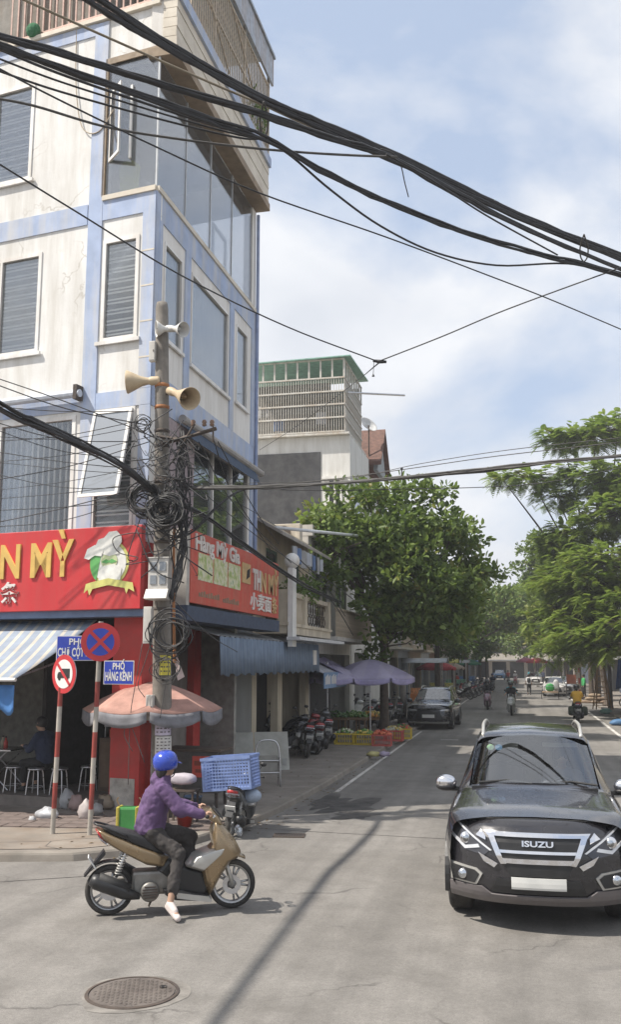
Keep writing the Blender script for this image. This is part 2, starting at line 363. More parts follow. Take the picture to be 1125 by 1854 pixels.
b = B(); b.quad((-900, -300, -0.03), (900, -300, -0.03), (900, 1500, -0.03), (-900, 1500, -0.03)); struct('ground', b, M_SIDE)
b = B()
b.quad((-60, -30, 0.0), (40, -30, 0.0), (40, 26, 0.0), (-60, 26, 0.0)); b.quad((-4.4, 26, 0.0), (4.6, 26, 0.0), (4.6, 420, 0.0), (-4.4, 420, 0.0)); struct('road', b, M_ASPH)
# left pavement: the rounded corner then straight along the street
EDGE = [(-40, 10.0), (-9, 11.55), (-6.84, 11.81), (-5.9, 12.05), (-5.2, 12.6), (-4.75, 13.4), (-4.45, 14.6), (-4.25, 16.5), (-4.14, 20), (-4.12, 30), (-4.15, 60), (-4.15, 420)]
SWZ = 0.10
b = B(); inner = [(-40, 10.25)] + [(x - 0.12, y + 0.16) for x, y in EDGE[1:5]] + [(x - 0.2, y + 0.02) for x, y in EDGE[5:]]
poly = [(x, y, SWZ) for x, y in inner] + [(-40, 420, SWZ)]
b.poly(poly); pav = struct('pavement', b, M_SIDE)
b = B()
n = len(EDGE); vs = []
for (x, y), (xi, yi) in zip(EDGE, inner): vs += [(x, y, -0.01), (x - 0.02, y + 0.02, SWZ - 0.02), (x - 0.04, y + 0.03, SWZ + 0.004), (xi - 0.02, yi + 0.02, SWZ + 0.004)]
b.add(vs, [(i * 4 + k, (i + 1) * 4 + k, (i + 1) * 4 + k + 1, i * 4 + k + 1) for i in range(n - 1) for k in range(3)]); struct('kerb', b, M_KERB)
# dusty concrete apron in front of the shop and the strip of red pavers behind it
b = B(); b.poly([(x, y, SWZ + 0.008) for x, y in [(-16, 11.5), (-9, 11.85), (-6.9, 12.1), (-6.0, 12.35), (-5.4, 12.85), (-5.0, 13.6), (-4.85, 14.15), (-7.0, 13.75), (-16, 12.9)]]); struct('pavement_apron', b, M_CONC)
pv = setp(put('paver_strip', mesh_of(B().poly([(-16, 12.95, SWZ + 0.004), (-7.0, 13.78, SWZ + 0.004), (-5.0, 14.15, SWZ + 0.004), (-5.0, 15.1, SWZ + 0.004), (-16, 15.1, SWZ + 0.004)])), M_TILE), kind='structure')
bp = B(); bp.box(-0.145, 0.145, -0.145, 0.145, 0, 0.014); tile_me = mesh_of(bp); tile_me.materials.append(M_TILE)
for i in range(18):
    for j in range(6):
        x = -9.9 + i * 0.3; y = 13.95 + 0.17 * (x + 7.0) * 0.6 + j * 0.3
        if y > 14.95 or y < 13.62 + 0.12 * (x + 7): continue
        put('paver', tile_me, None, pv, loc=(x, y, SWZ + 0.004 + rng.uniform(-0.002, 0.003)), rot=(rng.normal(0, 0.008), rng.normal(0, 0.008), 0.05))
# right pavement
b = B(); b.box(4.5, 60, 27, 420, -0.02, 0.12); struct('pavement_right', b, M_SIDE); b = B(); b.box(4.32, 4.5, 27, 420, -0.02, 0.125); struct('kerb_right', b, M_KERB)
# painted edge lines and repairs in the road
def strip(name, pts, wd, m, z=0.004):
    b = B(); L = [Vector((p[0], p[1], 0)) for p in pts]
    for a, c in zip(L[:-1], L[1:]):
        d = (c - a).normalized(); q = Vector((-d.y, d.x, 0)) * wd / 2
        b.quad(*[(p.x, p.y, z) for p in (a - q, c - q, c + q, a + q)])
    return struct(name, b, m)
strip('edge_line_right', [(3.35, 27), (3.45, 60), (3.5, 250)], 0.13, M_PAINTW)
strip('edge_line_left', [(-3.78, 19.5), (-3.84, 30), (-3.86, 37)], 0.09, M_PAINTW)
strip('edge_line_far_left', [(-3.86, 44), (-3.88, 180)], 0.10, M_PAINTW)
strip('lane_mark', [(-2.8, 33.2), (-2.2, 33.25)], 0.16, M_PAINTW)
def blob(name, c, rx, ry, m, z, seed, n=26, k=0.28):
    r_ = np.random.default_rng(seed); rad = 1 + k * np.interp(np.arange(n), np.arange(0, n + 1, 2), np.append(r_.uniform(-1, 1, n // 2), 0))
    b = B(); b.poly([(c[0] + rx * rad[i] * math.cos(2 * PI * i / n), c[1] + ry * rad[i] * math.sin(2 * PI * i / n), z) for i in range(n)]); return struct(name, b, m)
blob('tar_patch', (-3.15, 17.6), 0.55, 1.1, M_PATCH, 0.0035, 3, k=0.5); blob('tar_patch', (-3.7, 17.9), 0.30, 1.0, M_PATCH, 0.005, 8, k=0.6)
strip('road_seam', [(1.2, 4), (1.25, 9), (1.1, 15), (1.2, 30)], 0.025, M_PATCH, 0.003)
blob('tar_patch', (-2.9, 16.6), 0.35, 0.42, M_PATCH, 0.005, 12, k=0.5)
strip('road_seam', [(-9, 9.9), (-6.6, 10.55), (-5.2, 11.35)], 0.018, M_PATCH, 0.0035)
strip('road_seam', [(-5.0, 15.1), (-3.2, 14.9), (-1.2, 14.75), (3, 14.6)], 0.02, M_PATCH, 0.0035)
# manhole in the foreground
c = gz(240, 1797); mh = thing('manhole_cover', 'round rusty brown manhole cover in the road in the foreground', 'manhole', (c.x, c.y, 0.004), R(20))
b = B(); b.lathe([(0.0, 0.007), (0.335, 0.007), (0.34, 0.0)], n=40); part('cover', b, mat('rust_iron', (0.135, 0.115, 0.102), 0.8, 0.3, var=0.3, scale=8, bmp=0.3, dirt=(0.2, 0.175, 0.155)), mh)
b = B(); b.lathe([(0.345, 0.0), (0.348, 0.009), (0.372, 0.007), (0.376, -0.002)], n=40); part('rim', b, M_DSTEEL, mh)
b = B()
for i in range(-8, 9):
    for j in range(-8, 9):
        if (i * 0.037) ** 2 + (j * 0.037) ** 2 < 0.3 ** 2: b.cbox((i * 0.037, j * 0.037, 0.0082), (0.024, 0.011, 0.004), rz=(0.78 if (i + j) % 2 else -0.78))
setp(part('tread_studs', b, MATS['rust_iron'], mh), kind='stuff')
b = B(); b.lathe([(0.0, 0.0), (0.028, 0.0), (0.03, 0.006)], c=(0.24, 0.07, 0.0085), n=14); part('lifting_hole', b, M_BPLAS, mh)
blob('manhole_surround', (c.x, c.y), 0.44, 0.44, mat('manhole_mortar', (0.20, 0.186, 0.167), 0.9, var=0.45, scale=5, bmp=0.3), 0.0028, 5, k=0.10)
# drain grate at the pavement corner
c = gz(524, 1513); dg_ = thing('drain_grate', 'small slotted iron drain grate in the road near the pavement corner', 'drain', (c.x, c.y, 0.003), R(8))
b = B(); b.box(-0.22, 0.22, -0.13, 0.13, 0, 0.004); part('recess', b, M_BPLAS, dg_)
b = B(); b.box(-0.24, 0.24, -0.15, -0.13, 0, 0.012); b.box(-0.24, 0.24, 0.13, 0.15, 0, 0.012); b.box(-0.24, -0.22, -0.13, 0.13, 0, 0.012); b.box(0.22, 0.24, -0.13, 0.13, 0, 0.012); part('frame', b, M_DSTEEL, dg_)
bb = B(); bb.box(-0.009, 0.009, -0.13, 0.13, 0.002, 0.011); bme = mesh_of(bb); bme.materials.append(M_DSTEEL)
for i in range(11): put('bar', bme, None, dg_, loc=(-0.2 + i * 0.04, 0, 0))

for k_, L_ in enumerate(([(-7.3, 12.5), (-6.6, 12.75), (-6.35, 13.0), (-5.9, 13.15)], [(-6.6, 12.75), (-6.5, 12.4), (-6.2, 12.25)], [(-5.6, 13.0), (-5.3, 13.3), (-5.2, 13.7)])): strip('pavement_crack', L_, 0.012, M_PATCH, SWZ + 0.0095)
# fallen leaves and scraps along the kerb
bl_ = B(); rk = np.random.default_rng(77)
for i in range(260):
    t_ = rk.random() ** 1.3; y = 12.2 + t_ * 26; x = float(np.interp(y, [e[1] for e in EDGE], [e[0] for e in EDGE])) + abs(rk.normal(0, .22)) + .03; z = 0.004
    if i % 3 == 0: x -= rk.uniform(.4, 2.2); z = SWZ + 0.012
    a = rk.uniform(0, 6.28); s_ = rk.uniform(.015, .045); bl_.add([(x + s_ * math.cos(a), y + s_ * math.sin(a), z), (x - s_ * .5 * math.sin(a), y + s_ * .5 * math.cos(a), z + .008), (x - s_ * math.cos(a), y - s_ * math.sin(a), z), (x + s_ * .5 * math.sin(a), y - s_ * .5 * math.cos(a), z + .01)], [(0, 1, 2, 3)])
setp(put('fallen_leaves', mesh_of(bl_), mat('dry_leaf', (0.20, 0.14, 0.07), 0.9, var=0.6, scale=3)), 'dry fallen leaves and scraps scattered along the left kerb', 'leaves', None, 'stuff')
# ================================================================ CORNER BUILDING
M_WALL = mat('cream_stucco', (0.765, 0.757, 0.73), 0.85, var=0.09, scale=1.2, bmp=0.25, bscale=20, dirt=(0.53, 0.505, 0.455), streak=True)
def add_cracks(m, col=(0.46, 0.43, 0.38), dens=0.62):
    nt = m.node_tree; b = [n for n in nt.nodes if n.type == 'BSDF_PRINCIPLED'][0]; src = b.inputs['Base Color'].links[0].from_socket; v = coords(nt)
    wn = nd(nt, 'ShaderNodeTexNoise', Scale=2.2, Detail=6); nt.links.new(v, wn.inputs['Vector']); av = nd(nt, 'ShaderNodeVectorMath', operation='MULTIPLY_ADD'); av.inputs[1].default_value = (.7, .7, .7); nt.links.new(wn.outputs['Color'], av.inputs[0]); nt.links.new(v, av.inputs[2])
    vo = nd(nt, 'ShaderNodeTexVoronoi', Scale=0.75, feature='DISTANCE_TO_EDGE'); nt.links.new(av.outputs[0], vo.inputs['Vector']); ck = ramp(nt, vo.outputs['Distance'], [(0.0, 1.0), (0.012, 0.0)]); mk = ramp(nt, noise(nt, v, 0.8, 4), [(dens - .12, 0.0), (dens, 0.9)])
    mm = nd(nt, 'ShaderNodeMath', operation='MULTIPLY'); nt.links.new(ck, mm.inputs[0]); nt.links.new(mk, mm.inputs[1]); nt.links.new(mix(nt, mm.outputs[0], src, col), b.inputs['Base Color'])
    pt = ramp(nt, noise(nt, v, 1.7, 9, 0.72), [(0.60, 0.0), (0.70, 0.35)]); s2 = b.inputs['Base Color'].links[0].from_socket; nt.links.new(mix(nt, pt, s2, tuple(c * 1.35 for c in col)), b.inputs['Base Color'])
add_cracks(M_WALL, dens=0.62)
M_WALLR = mat('white_stucco', (0.78, 0.76, 0.72), 0.85, var=0.06, scale=1.4, bmp=0.2, bscale=20, dirt=(0.60, 0.57, 0.52), streak=True)
M_BLUE = mat('blue_paint', (0.37, 0.45, 0.62), 0.8, var=0.16, scale=2.5, bmp=0.2, bscale=20, dirt=(0.56, 0.55, 0.53), streak=True)
M_FRAME = mat('white_frame', (0.80, 0.79, 0.76), 0.5, var=0.08, dirt=(0.55, 0.5, 0.44), streak=True)
M_LOUV = mat('louvre', (0.80, 0.79, 0.76), 0.5, var=0.15)
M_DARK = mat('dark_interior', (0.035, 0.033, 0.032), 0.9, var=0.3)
M_ROOM = mat('room_wall', (0.50, 0.51, 0.50), 0.9, var=0.15)
M_CURT = mat('grey_curtain', (0.62, 0.64, 0.65), 0.9, var=0.12)
M_BROWN = mat('brown_trim', (0.27, 0.20, 0.13), 0.7, var=0.25, scale=4)
M_BOARD = mat('cream_cladding', (0.66, 0.60, 0.50), 0.7, var=0.1, scale=2, dirt=(0.5, 0.44, 0.35))
M_RAIL = mat('rusty_rail', (0.50, 0.42, 0.32), 0.7, 0.2, var=0.35, scale=8)
M_RED = mat('red_paint', (0.48, 0.035, 0.03), 0.55, var=0.15, scale=3, dirt=(0.36, 0.05, 0.04))
G_WIN = glassmat('window_glass', (0.95, 0.96, 0.96), 0.0, pale=0.02)
G_BIG = glassmat('loft_glass', (0.985, 0.99, 0.995), 0.05, pale=0.025)
A_ = Vector((-6.5, 15.7, 0)); UL = Vector((-10.16 + 6.5, 0.6, 0)).normalized(); NL = Vector((-UL.y * -1, 0, 0))
NL = Vector((UL.y * -1, UL.x, 0)); NL = NL if NL.y < 0 else -NL       # outward, towards the crossing
UR = Vector((0.07, 6.27, 0)).normalized(); NR = Vector((UR.y, -UR.x, 0))  # outward, towards the street
def FL(s, d, z): return A_ + UL * s - NL * d + Vector((0, 0, z))      # d = depth inwards
def FR(s, d, z): return A_ + UR * s - NR * d + Vector((0, 0, z))
LENL, LENR = 9.5, 6.62
bd = thing('corner_building', 'tall narrow cream and blue corner house with glazed loft on its street side', 'building', A_)
TH = 0.22
hL2 = (1.63, 5.4, 4.95, 7.25); hL2b = (0.32, 1.22, 4.95, 7.3); hL3a = (2.6, 4.6, 8.62, 10.7); hL3b = (0.34, 1.16, 8.62, 10.68); hL4 = (2.98, 4.9, 12.34, 14.5); hLg = (0.0, 1.2, 11.6, 14.42)
hL3c = (6.3, 8.3, 8.62, 10.7); hL4c = (6.3, 8.3, 12.34, 14.5)
b = B(FL); wall_mesh(b, 0.002, LENL, 4.75, 15.42, [hL2, hL2b, hL3a, hL3b, hL4, hLg, hL3c, hL4c], TH); part('wall', b, M_WALL, bd, world=True)
hR = [(0.46, 1.42, 8.74, 10.68), (1.96, 4.42, 8.68, 10.68), (5.05, 5.95, 8.74, 10.68), (2.2, 6.1, 5.1, 7.2), (0.0, 6.3, 11.6, 14.3)]
b = B(FR); wall_mesh(b, TH + 0.01, LENR, 4.75, 14.3, hR, TH); part('wall', b, M_WALLR, bd, world=True, )
# back and party walls, floors, roof deck
b = B()
pB = FR(LENR, 0, 0); pL = FL(LENL, 0, 0); pC = pL + (pB - A_)
pM = pB + (pC - pB) * 0.2
for p, q, z0, z1 in ((pB, pM, 0, 11.6), (pB, pM, 14.3, 15.4), (pM, pC, 0, 15.4), (pC, pL, 0, 15.4)):
    b.quad(p + Vector((0, 0, z0)), q + Vector((0, 0, z0)), q + Vector((0, 0, z1)), p + Vector((0, 0, z1)))
part('party_wall', b, M_WALLR, bd, world=True)
for z in (4.78, 7.7, 11.25, 15.2):
    b = B(); i1 = A_ + (UL * 0.25) + (UR * 0.25); i2 = pB + UL * 0.25 - UR * 0.1; i3 = pC; i4 = pL + UR * 0.2 - UL * 0.1
    b.prism([p + Vector((0, 0, z)) for p in (i1, i2, i3, i4)], (0, 0, 0.18)); part('floor_slab', b, M_ROOM, bd, world=True)
b = B(); q1 = A_ + UL * 3.0 + UR * 0.3; q2 = q1 + UR * 6.0
b.quad(q1 + Vector((0, 0, 4.9)), q2 + Vector((0, 0, 4.9)), q2 + Vector((0, 0, 15.2)), q1 + Vector((0, 0, 15.2))); part('room_partition', b, M_ROOM, bd, world=True)
# blue bands and pilasters, 25 mm proud
def bandL(s0, s1, z0, z1, name='band', m=None, out=0.025): part(name, B(FL).box(s0, s1, -out, -0.001, z0, z1), m or M_BLUE, bd, world=True)
def bandR(s0, s1, z0, z1, name='band', m=None, out=0.025): part(name, B(FR).box(s0, s1, -out, -0.001, z0, z1), m or M_BLUE, bd, world=True)
bandL(1.55, LENL, 11.08, 11.5); bandL(0.0, 1.2, 11.1, 11.5); bandL(1.2, 1.52, 4.78, 15.4, 'pilaster', out=0.03); bandL(0.0, 0.27, 7.62, 11.1, 'pilaster', out=0.028); bandL(0.0, 1.2, 7.3, 7.62)
bandL(1.52, LENL, 7.32, 7.68); bandL(0.0, 0.24, 4.78, 7.3, 'pilaster', out=0.022); bandL(1.52, LENL, 15.15, 15.42); bandL(0, 1.2, 11.5, 11.6, 'sill', M_BOARD, 0.06)
bandL(5.3, 5.6, 7.68, 11.08, 'pilaster', out=0.02); bandL(5.3, 5.6, 11.5, 15.15, 'pilaster', out=0.02)
bandR(0.0, LENR, 10.98, 11.5); bandR(0.0, LENR, 11.5, 11.6, 'sill', M_BOARD, 0.06); bandR(0.0, LENR, 7.28, 7.95); bandR(0.0, 0.30, 7.95, 10.98, 'pilaster', out=0.03)
for s in (1.56, 4.52, 6.27): bandR(s, s + 0.3, 7.95, 10.98, 'pilaster', out=0.03)
bandR(6.27, LENR, 4.78, 7.28, 'pilaster', out=0.02)
for z in (8.2, 8.9, 9.6, 10.3): part('corner_joint', B(FL).box(0.0, 0.27, -0.032, -0.0285, z, z + 0.03), M_BOARD, bd, world=True)
# windows
def slat_mesh(w_): bm_ = B(); bm_.cbox((0, 0, 0), (w_, 0.012, 0.075), rx=0.5); return mesh_of(bm_)
def window(F, s0, s1, z0, z1, kind='louvre', mull=(), fr=0.075, trim=True, glass=None, name='window'):
    """frame, pane, then louvres or curtain behind the pane"""
    b = B(F); d0, d1 = -0.02, 0.07
    b.box(s0, s0 + fr, d0, d1, z0, z1); b.box(s1 - fr, s1, d0, d1, z0, z1); b.box(s0 + fr, s1 - fr, d0, d1, z0, z0 + fr); b.box(s0 + fr, s1 - fr, d0, d1, z1 - fr, z1)
    for mu in mull: b.box(mu - 0.03, mu + 0.03, d0, d1, z0 + fr, z1 - fr)
    w_ = part(name, b, M_FRAME, bd, world=True)
    part('pane', B(F).box(s0 + fr, s1 - fr, 0.03, 0.036, z0 + fr, z1 - fr), glass or G_WIN, w_, world=True)
    if trim:
        part('sill', B(F).box(s0 - 0.08, s1 + 0.08, -0.07, -0.021, z0 - 0.07, z0 - 0.002), M_FRAME, w_, world=True)
    if kind == 'louvre':
        z = z0 + fr + 0.06; i = 0
        me = mesh_of(B(lambda s, d, zz: F(s, d, zz) - F(0, 0, 0)).prism([(s0 + fr, 0.055, 0), (s0 + fr, 0.05, 0.03), (s0 + fr, 0.06, 0.03), (s0 + fr, 0.065, 0)], (s1 - s0 - 2 * fr, 0, 0))); me.materials.append(M_LOUV)
        while z < z1 - fr - 0.06:
            put('slat', me, None, w_, world=True, loc=F(0, 0, z)); z += 0.072 + (0.065 if i % 2 == 1 else 0); i += 1
        part('backing', B(F).box(s0, s1, 0.19, 0.2, z0, z1), mat('blind_grey', (0.21, 0.205, 0.19), 0.8), w_, world=True)
    elif kind == 'curtain':
        n_ = int((s1 - s0) / 0.03); b = B(F)
        vs = [(s0 + (s1 - s0) * i / n_, 0.14 + 0.025 * math.sin(i * 1.7) + 0.012 * math.sin(i * 0.61), z) for z in (z0, z1) for i in range(n_ + 1)]
        b.add(vs, [(i, i + 1, n_ + 2 + i, n_ + 1 + i) for i in range(n_)]); part('curtain', b, M_CURT, w_, True, world=True)
    return w_
window(FL, *hL3a, mull=(3.6,)); window(FL, *hL3b); window(FL, *hL4, mull=(3.95,)); window(FL, *hL3c, mull=(7.3,)); window(FL, *hL4c, mull=(7.3,))
for h in hR[:3]: window(FR, *h, kind='curtain', fr=0.05)
w2 = window(FR, *hR[3], kind='none', mull=(3.5, 4.8), fr=0.06, trim=False)
window(FL, 0.32, 1.22, 4.95, 7.3, kind='louvre', fr=0.06, trim=False)
# 2nd floor casement tilted open beside the pole
ow = B(); S0, S1, ZT, ZB = 0.36, 1.2, 7.26, 5.56
def FT(s, d, z):
    k = (ZT - z) * 0.24; return FL(s + (ZT - z) * 0.0, d - k - 0.06, z)
b = B(FT); b.box(S0, S0 + 0.06, 0, 0.05, ZB, ZT); b.box(S1 - 0.06, S1, 0, 0.05, ZB, ZT); b.box(S0 + 0.06, S1 - 0.06, 0, 0.05, ZB, ZB + 0.06); b.box(S0 + 0.06, S1 - 0.06, 0, 0.05, ZT - 0.06, ZT)
cw = part('open_casement', b, M_FRAME, bd, world=True); part('pane', B(FT).box(S0 + 0.06, S1 - 0.06, 0.02, 0.026, ZB + 0.06, ZT - 0.06), glassmat('casement_glass', (0.62, 0.66, 0.67), 0.2, pale=0.35), cw, world=True)
# barred 2nd floor shop window
w2l = window(FL, *hL2, kind='none', mull=(3.4,), fr=0.08, trim=False)
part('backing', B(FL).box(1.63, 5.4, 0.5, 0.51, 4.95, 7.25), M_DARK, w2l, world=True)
bm_ = B(); bm_.box(-0.018, 0.018, -0.018, 0.018, 5.0, 7.2); me = mesh_of(bm_); me.materials.append(mat('pale_bar', (0.42, 0.40, 0.37), 0.6, 0.2, var=0.2))
for i in range(27): put('bar', me, None, w2l, world=True, loc=FL(1.74 + i * 0.135, 0.10, 0))
# glazed loft wrapping the corner
gl = part('loft_glazing', B(FL).box(0.02, 1.17, 0.02, 0.03, 11.6, 14.42), G_BIG, bd, world=True)
part('pane', B().prism([pB + Vector((0, 0, 11.6)), pM + Vector((0, 0, 11.6)), pM + Vector((0, 0, 14.3)), pB + Vector((0, 0, 14.3))], (0, 0.01, 0)), G_BIG, gl, world=True)
for s0, s1 in ((0.02, 1.55), (1.57, 3.1), (3.12, 4.65), (4.67, 6.28)): part('pane', B(FR).box(s0, s1, 0.02, 0.03, 11.6, 14.3), G_BIG, gl, world=True)
for s in (1.56, 3.11, 4.66): part('glazing_joint', B(FR).box(s - 0.012, s + 0.012, 0.01, 0.04, 11.6, 14.3), M_CURT, gl, world=True)
part('glazing_joint', B(FL).box(0.0, 0.03, -0.01, 0.03, 11.6, 14.42), M_CURT, gl, world=True)
b = B(FL); b.box(0.0, 1.24, -0.03, 0.1, 14.42, 14.55); b.box(1.18, 1.24, -0.03, 0.1, 11.6, 14.42); part('loft_frame', b, M_BROWN, bd, world=True)
def FO(s, d, z): return FL(1.12 - (1.12 - s) * 0.82, -(1.12 - s) * 0.55 + d, z)   # casement swung out
b = B(FO); b.box(0.62, 0.68, 0, 0.05, 12.32, 13.82); b.box(1.08, 1.14, 0, 0.05, 12.32, 13.82); b.box(0.68, 1.08, 0, 0.05, 12.32, 12.38); b.box(0.68, 1.08, 0, 0.05, 13.76, 13.82)
c2_ = part('open_casement', b, M_FRAME, bd, world=True); part('pane', B(FO).box(0.68, 1.08, 0.02, 0.026, 12.38, 13.76), G_BIG, c2_, world=True)
b = B(FL); b.box(0.6, 0.65, -0.02, 0.02, 12.3, 13.85); part('casement_frame', b, M_FRAME, bd, world=True)
# things seen in the loft: clothes on a rail, a door frame at the far end
part('hanging_clothes', B().pillow([(-.18, -.6), (.18, -.6), (.22, 0), (.08, .1), (-.08, .1), (-.22, 0)], 0.10), mat('lime_cloth', (0.50, 0.55, 0.08), 0.9), bd, world=True, loc=FR(0.7, 0.9, 12.5))
part('hanging_clothes', B().pillow([(-.2, -.8), (.2, -.8), (.22, 0), (.08, .1), (-.08, .1), (-.22, 0)], 0.10), mat('pale_cloth', (0.55, 0.55, 0.57), 0.9), bd, world=True, loc=FR(1.25, 0.9, 12.4))
b = B(FR); b.box(4.75, 4.83, 0.5, 0.56, 11.6, 13.2); b.box(5.7, 5.78, 0.5, 0.56, 11.6, 13.2); b.box(4.83, 5.7, 0.5, 0.56, 13.12, 13.2); b.box(4.83, 5.7, 0.5, 0.56, 12.1, 12.16); part('inner_door_frame', b, M_CURT, bd, world=True)
# overhanging parapet on the street side: five boards, brown lip, blue ledge
OV = 0.32
for i in range(5):
    z0 = 14.5 + i * 0.205
    part('cladding_board', B(FR).box(-0.02, LENR, -OV - 0.02 + 0.012 * (i % 2), -0.05, z0 + 0.006, z0 + 0.199), M_BOARD, bd, world=True)
part('brown_lip', B(FR).box(-0.03, LENR + 0.02, -OV - 0.05, 0.25, 14.31, 14.5), M_BROWN, bd, world=True)
part('parapet_core', B(FR).box(0.0, LENR - 0.01, -0.05, 0.2, 14.5, 15.53), M_WALLR, bd, world=True)
part('blue_ledge', B(FR).box(-0.04, LENR + 0.02, -OV - 0.08, 0.2, 15.53, 15.78), M_BLUE, bd, world=True)
part('parapet_cap', B(FL).box(0.0, LENL, -0.08, 0.25, 15.43, 15.52), M_BOARD, bd, world=True)
# roof cage: bars on both sides, mid rail, sheet roof with fascia
ub = B(); ub.box(-0.014, 0.014, -0.014, 0.014, 15.8, 17.85); me = mesh_of(ub); me.materials.append(M_RAIL)
for i in range(48): put('railing_bar', me, None, bd, world=True, loc=FR(0.08 + i * 0.136, -OV, 0))
for z in (15.86, 16.75, 17.82): part('railing_rail', B(FR).box(0.0, LENR, -OV - 0.03, -OV + 0.02, z, z + 0.045), M_RAIL, bd, world=True)
for s in (0.05, 2.2, 4.4, 6.55): part('railing_post', B(FR).box(s - 0.03, s + 0.03, -OV - 0.035, -OV + 0.025, 15.78, 18.6), M_RAIL, bd, world=True)
part('brace', B(FR).tube([(0.3, -OV - 0.03, 17.8), (3.2, -OV - 0.03, 16.0)], 0.02, 6), M_RAIL, bd, world=True); part('brace', B(FR).tube([(3.4, -OV - 0.03, 17.8), (6.4, -OV - 0.03, 16.0)], 0.02, 6), M_RAIL, bd, world=True)
ub = B(); ub.box(-0.016, 0.016, -0.016, 0.016, 15.5, 16.9); me = mesh_of(ub); me.materials.append(mat('pink_bar', (0.50, 0.33, 0.27), 0.6, 0.1, var=0.2))
for i in range(56): put('railing_bar', me, None, bd, world=True, loc=FL(0.1 + i * 0.165, 0.05, 0))
part('railing_rail', B(FL).box(0.0, LENL, 0.03, 0.07, 16.9, 16.95), MATS['pink_bar'], bd, world=True); part('railing_rail', B(FL).box(0.0, LENL, 0.03, 0.07, 15.62, 15.66), MATS['pink_bar'], bd, world=True)
part('roof_sheet', B(FR).box(-0.1, LENR + 0.15, -OV - 0.15, 6.0, 18.75, 18.83), mat('roof_tin', (0.34, 0.40, 0.47), 0.5, 0.3, var=0.2, dirt=(0.25, 0.2, 0.16)), bd, world=True)
part('roof_fascia', B(FR).box(-0.1, LENR + 0.12, -OV - 0.10, -OV - 0.04, 17.95, 18.745), mat('rust_tin', (0.40, 0.44, 0.50), 0.6, 0.2, var=0.3, dirt=(0.30, 0.20, 0.13), streak=True), bd, world=True)
part('roof_room', B(FR).box(0.6, LENR - 0.1, 1.6, 5.9, 15.4, 18.7), mat('shed_wall', (0.27, 0.25, 0.22), 0.8, dirt=(0.2, 0.15, 0.1), streak=True), bd, world=True)
for i in range(14): part('shed_slat', B(FL).box(2.2, 8.5, 1.05, 1.1, 15.6 + i * 0.15, 15.69 + i * 0.15), M_BOARD, bd, world=True)
# rolled awnings over the first storey
part('awning_case', B(FL).tube([(1.45, -0.16, 7.62), (LENL, -0.16, 7.62)], 0.075, 10), mat('awning_tube', (0.52, 0.56, 0.62), 0.6, var=0.2), bd, world=True)
part('awning_bracket', B(FL).box(1.48, 1.56, -0.24, 0, 7.5, 7.78), M_DSTEEL, bd, world=True)
part('awning_case', B(FR).tube([(1.2, -0.16, 7.32), (LENR + 0.15, -0.16, 7.32)], 0.085, 10), mat('awning_roll', (0.34, 0.32, 0.30), 0.7, var=0.2), bd, world=True)
b = B(FR); b.quad((1.4, -0.16, 7.27), (6.2, -0.16, 7.27), (6.2, -0.30, 6.95), (1.4, -0.30, 6.95)); part('awning_flap', b, mat('navy_cloth', (0.05, 0.075, 0.12), 0.9), bd, world=True, solid=0.01)
b = B(FR); n_ = 60
b.add([(0.3 + 1.9 * i / n_, -0.03 + 0.03 * math.sin(i * 1.35), z) for z in (5.1, 7.25) for i in range(n_ + 1)], [(i, i + 1, n_ + 2 + i, n_ + 1 + i) for i in range(n_)]); part('shutter_curtain', b, mat('mauve_cloth', (0.36, 0.30, 0.31), 0.9, var=0.2), bd, True, world=True)
# drainpipe and cracks of cable on the wall
part('downpipe', B(FR).tube([(LENR - 0.03, -0.07, 4.8), (LENR - 0.03, -0.07, 14.2)], 0.045, 8), mat('blue_pipe', (0.28, 0.34, 0.50), 0.6), bd, world=True)
part('wall_wire', B(FL).tube([(2.0, -0.02, 15.4), (1.95, -0.03, 14.2), (1.75, -0.05, 13.2), (1.35, -0.04, 13.0), (0.95, -0.03, 13.5)], 0.012, 5, smooth=6), M_RAIL, bd, world=True)
part('rag_bundle', B().ball((0, 0, 0), (0.16, 0.12, 0.16)), mat('green_rag', (0.03, 0.14, 0.06), 0.9), bd, world=True, loc=FL(3.05, -0.08, 15.65))
# ---- ground floor: red columns, dark open shop, platform
for s in (0.0, 5.0): part('column', B(FL).box(s + 0.02, s + 0.62, -0.02, 0.5, 0.10, 4.75), M_RED, bd, world=True)
part('column_plinth', B(FL).box(0.1, 0.6, -0.028, -0.021, 0.10, 0.62), mat('bare_plaster', (0.45, 0.42, 0.38), 0.9, var=0.35, scale=6), bd, world=True)
for s in (3.4,): part('column', B(FR).box(s, s + 0.42, 0.3, 0.75, 0.10, 3.4), M_RED, bd, world=True)
part('shop_wall', B(FR).box(0.5, 3.4, 0.45, 0.6, 0.10, 4.75), mat('grey_wall', (0.22, 0.20, 0.185), 0.85, dirt=(0.14, 0.12, 0.10), streak=True), bd, world=True)
part('shop_wall', B(FR).box(3.8, LENR, 0.9, 1.0, 0.10, 4.75), MATS['grey_wall'], bd, world=True)
part('shop_floor', B(FL).box(0.62, 9.4, -0.35, 6.0, 0.10, 0.28), mat('dark_tile', (0.16, 0.14, 0.125), 0.6, var=0.25), bd, world=True)
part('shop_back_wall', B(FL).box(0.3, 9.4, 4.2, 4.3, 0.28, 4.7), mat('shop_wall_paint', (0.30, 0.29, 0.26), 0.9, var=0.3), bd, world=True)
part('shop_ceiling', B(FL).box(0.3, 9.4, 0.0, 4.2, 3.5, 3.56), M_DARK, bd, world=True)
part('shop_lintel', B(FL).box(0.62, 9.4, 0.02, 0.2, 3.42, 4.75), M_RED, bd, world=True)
part('shop_divider', B(FL).box(2.35, 2.43, 0.4, 4.2, 0.28, 3.5), M_DARK, bd, world=True)
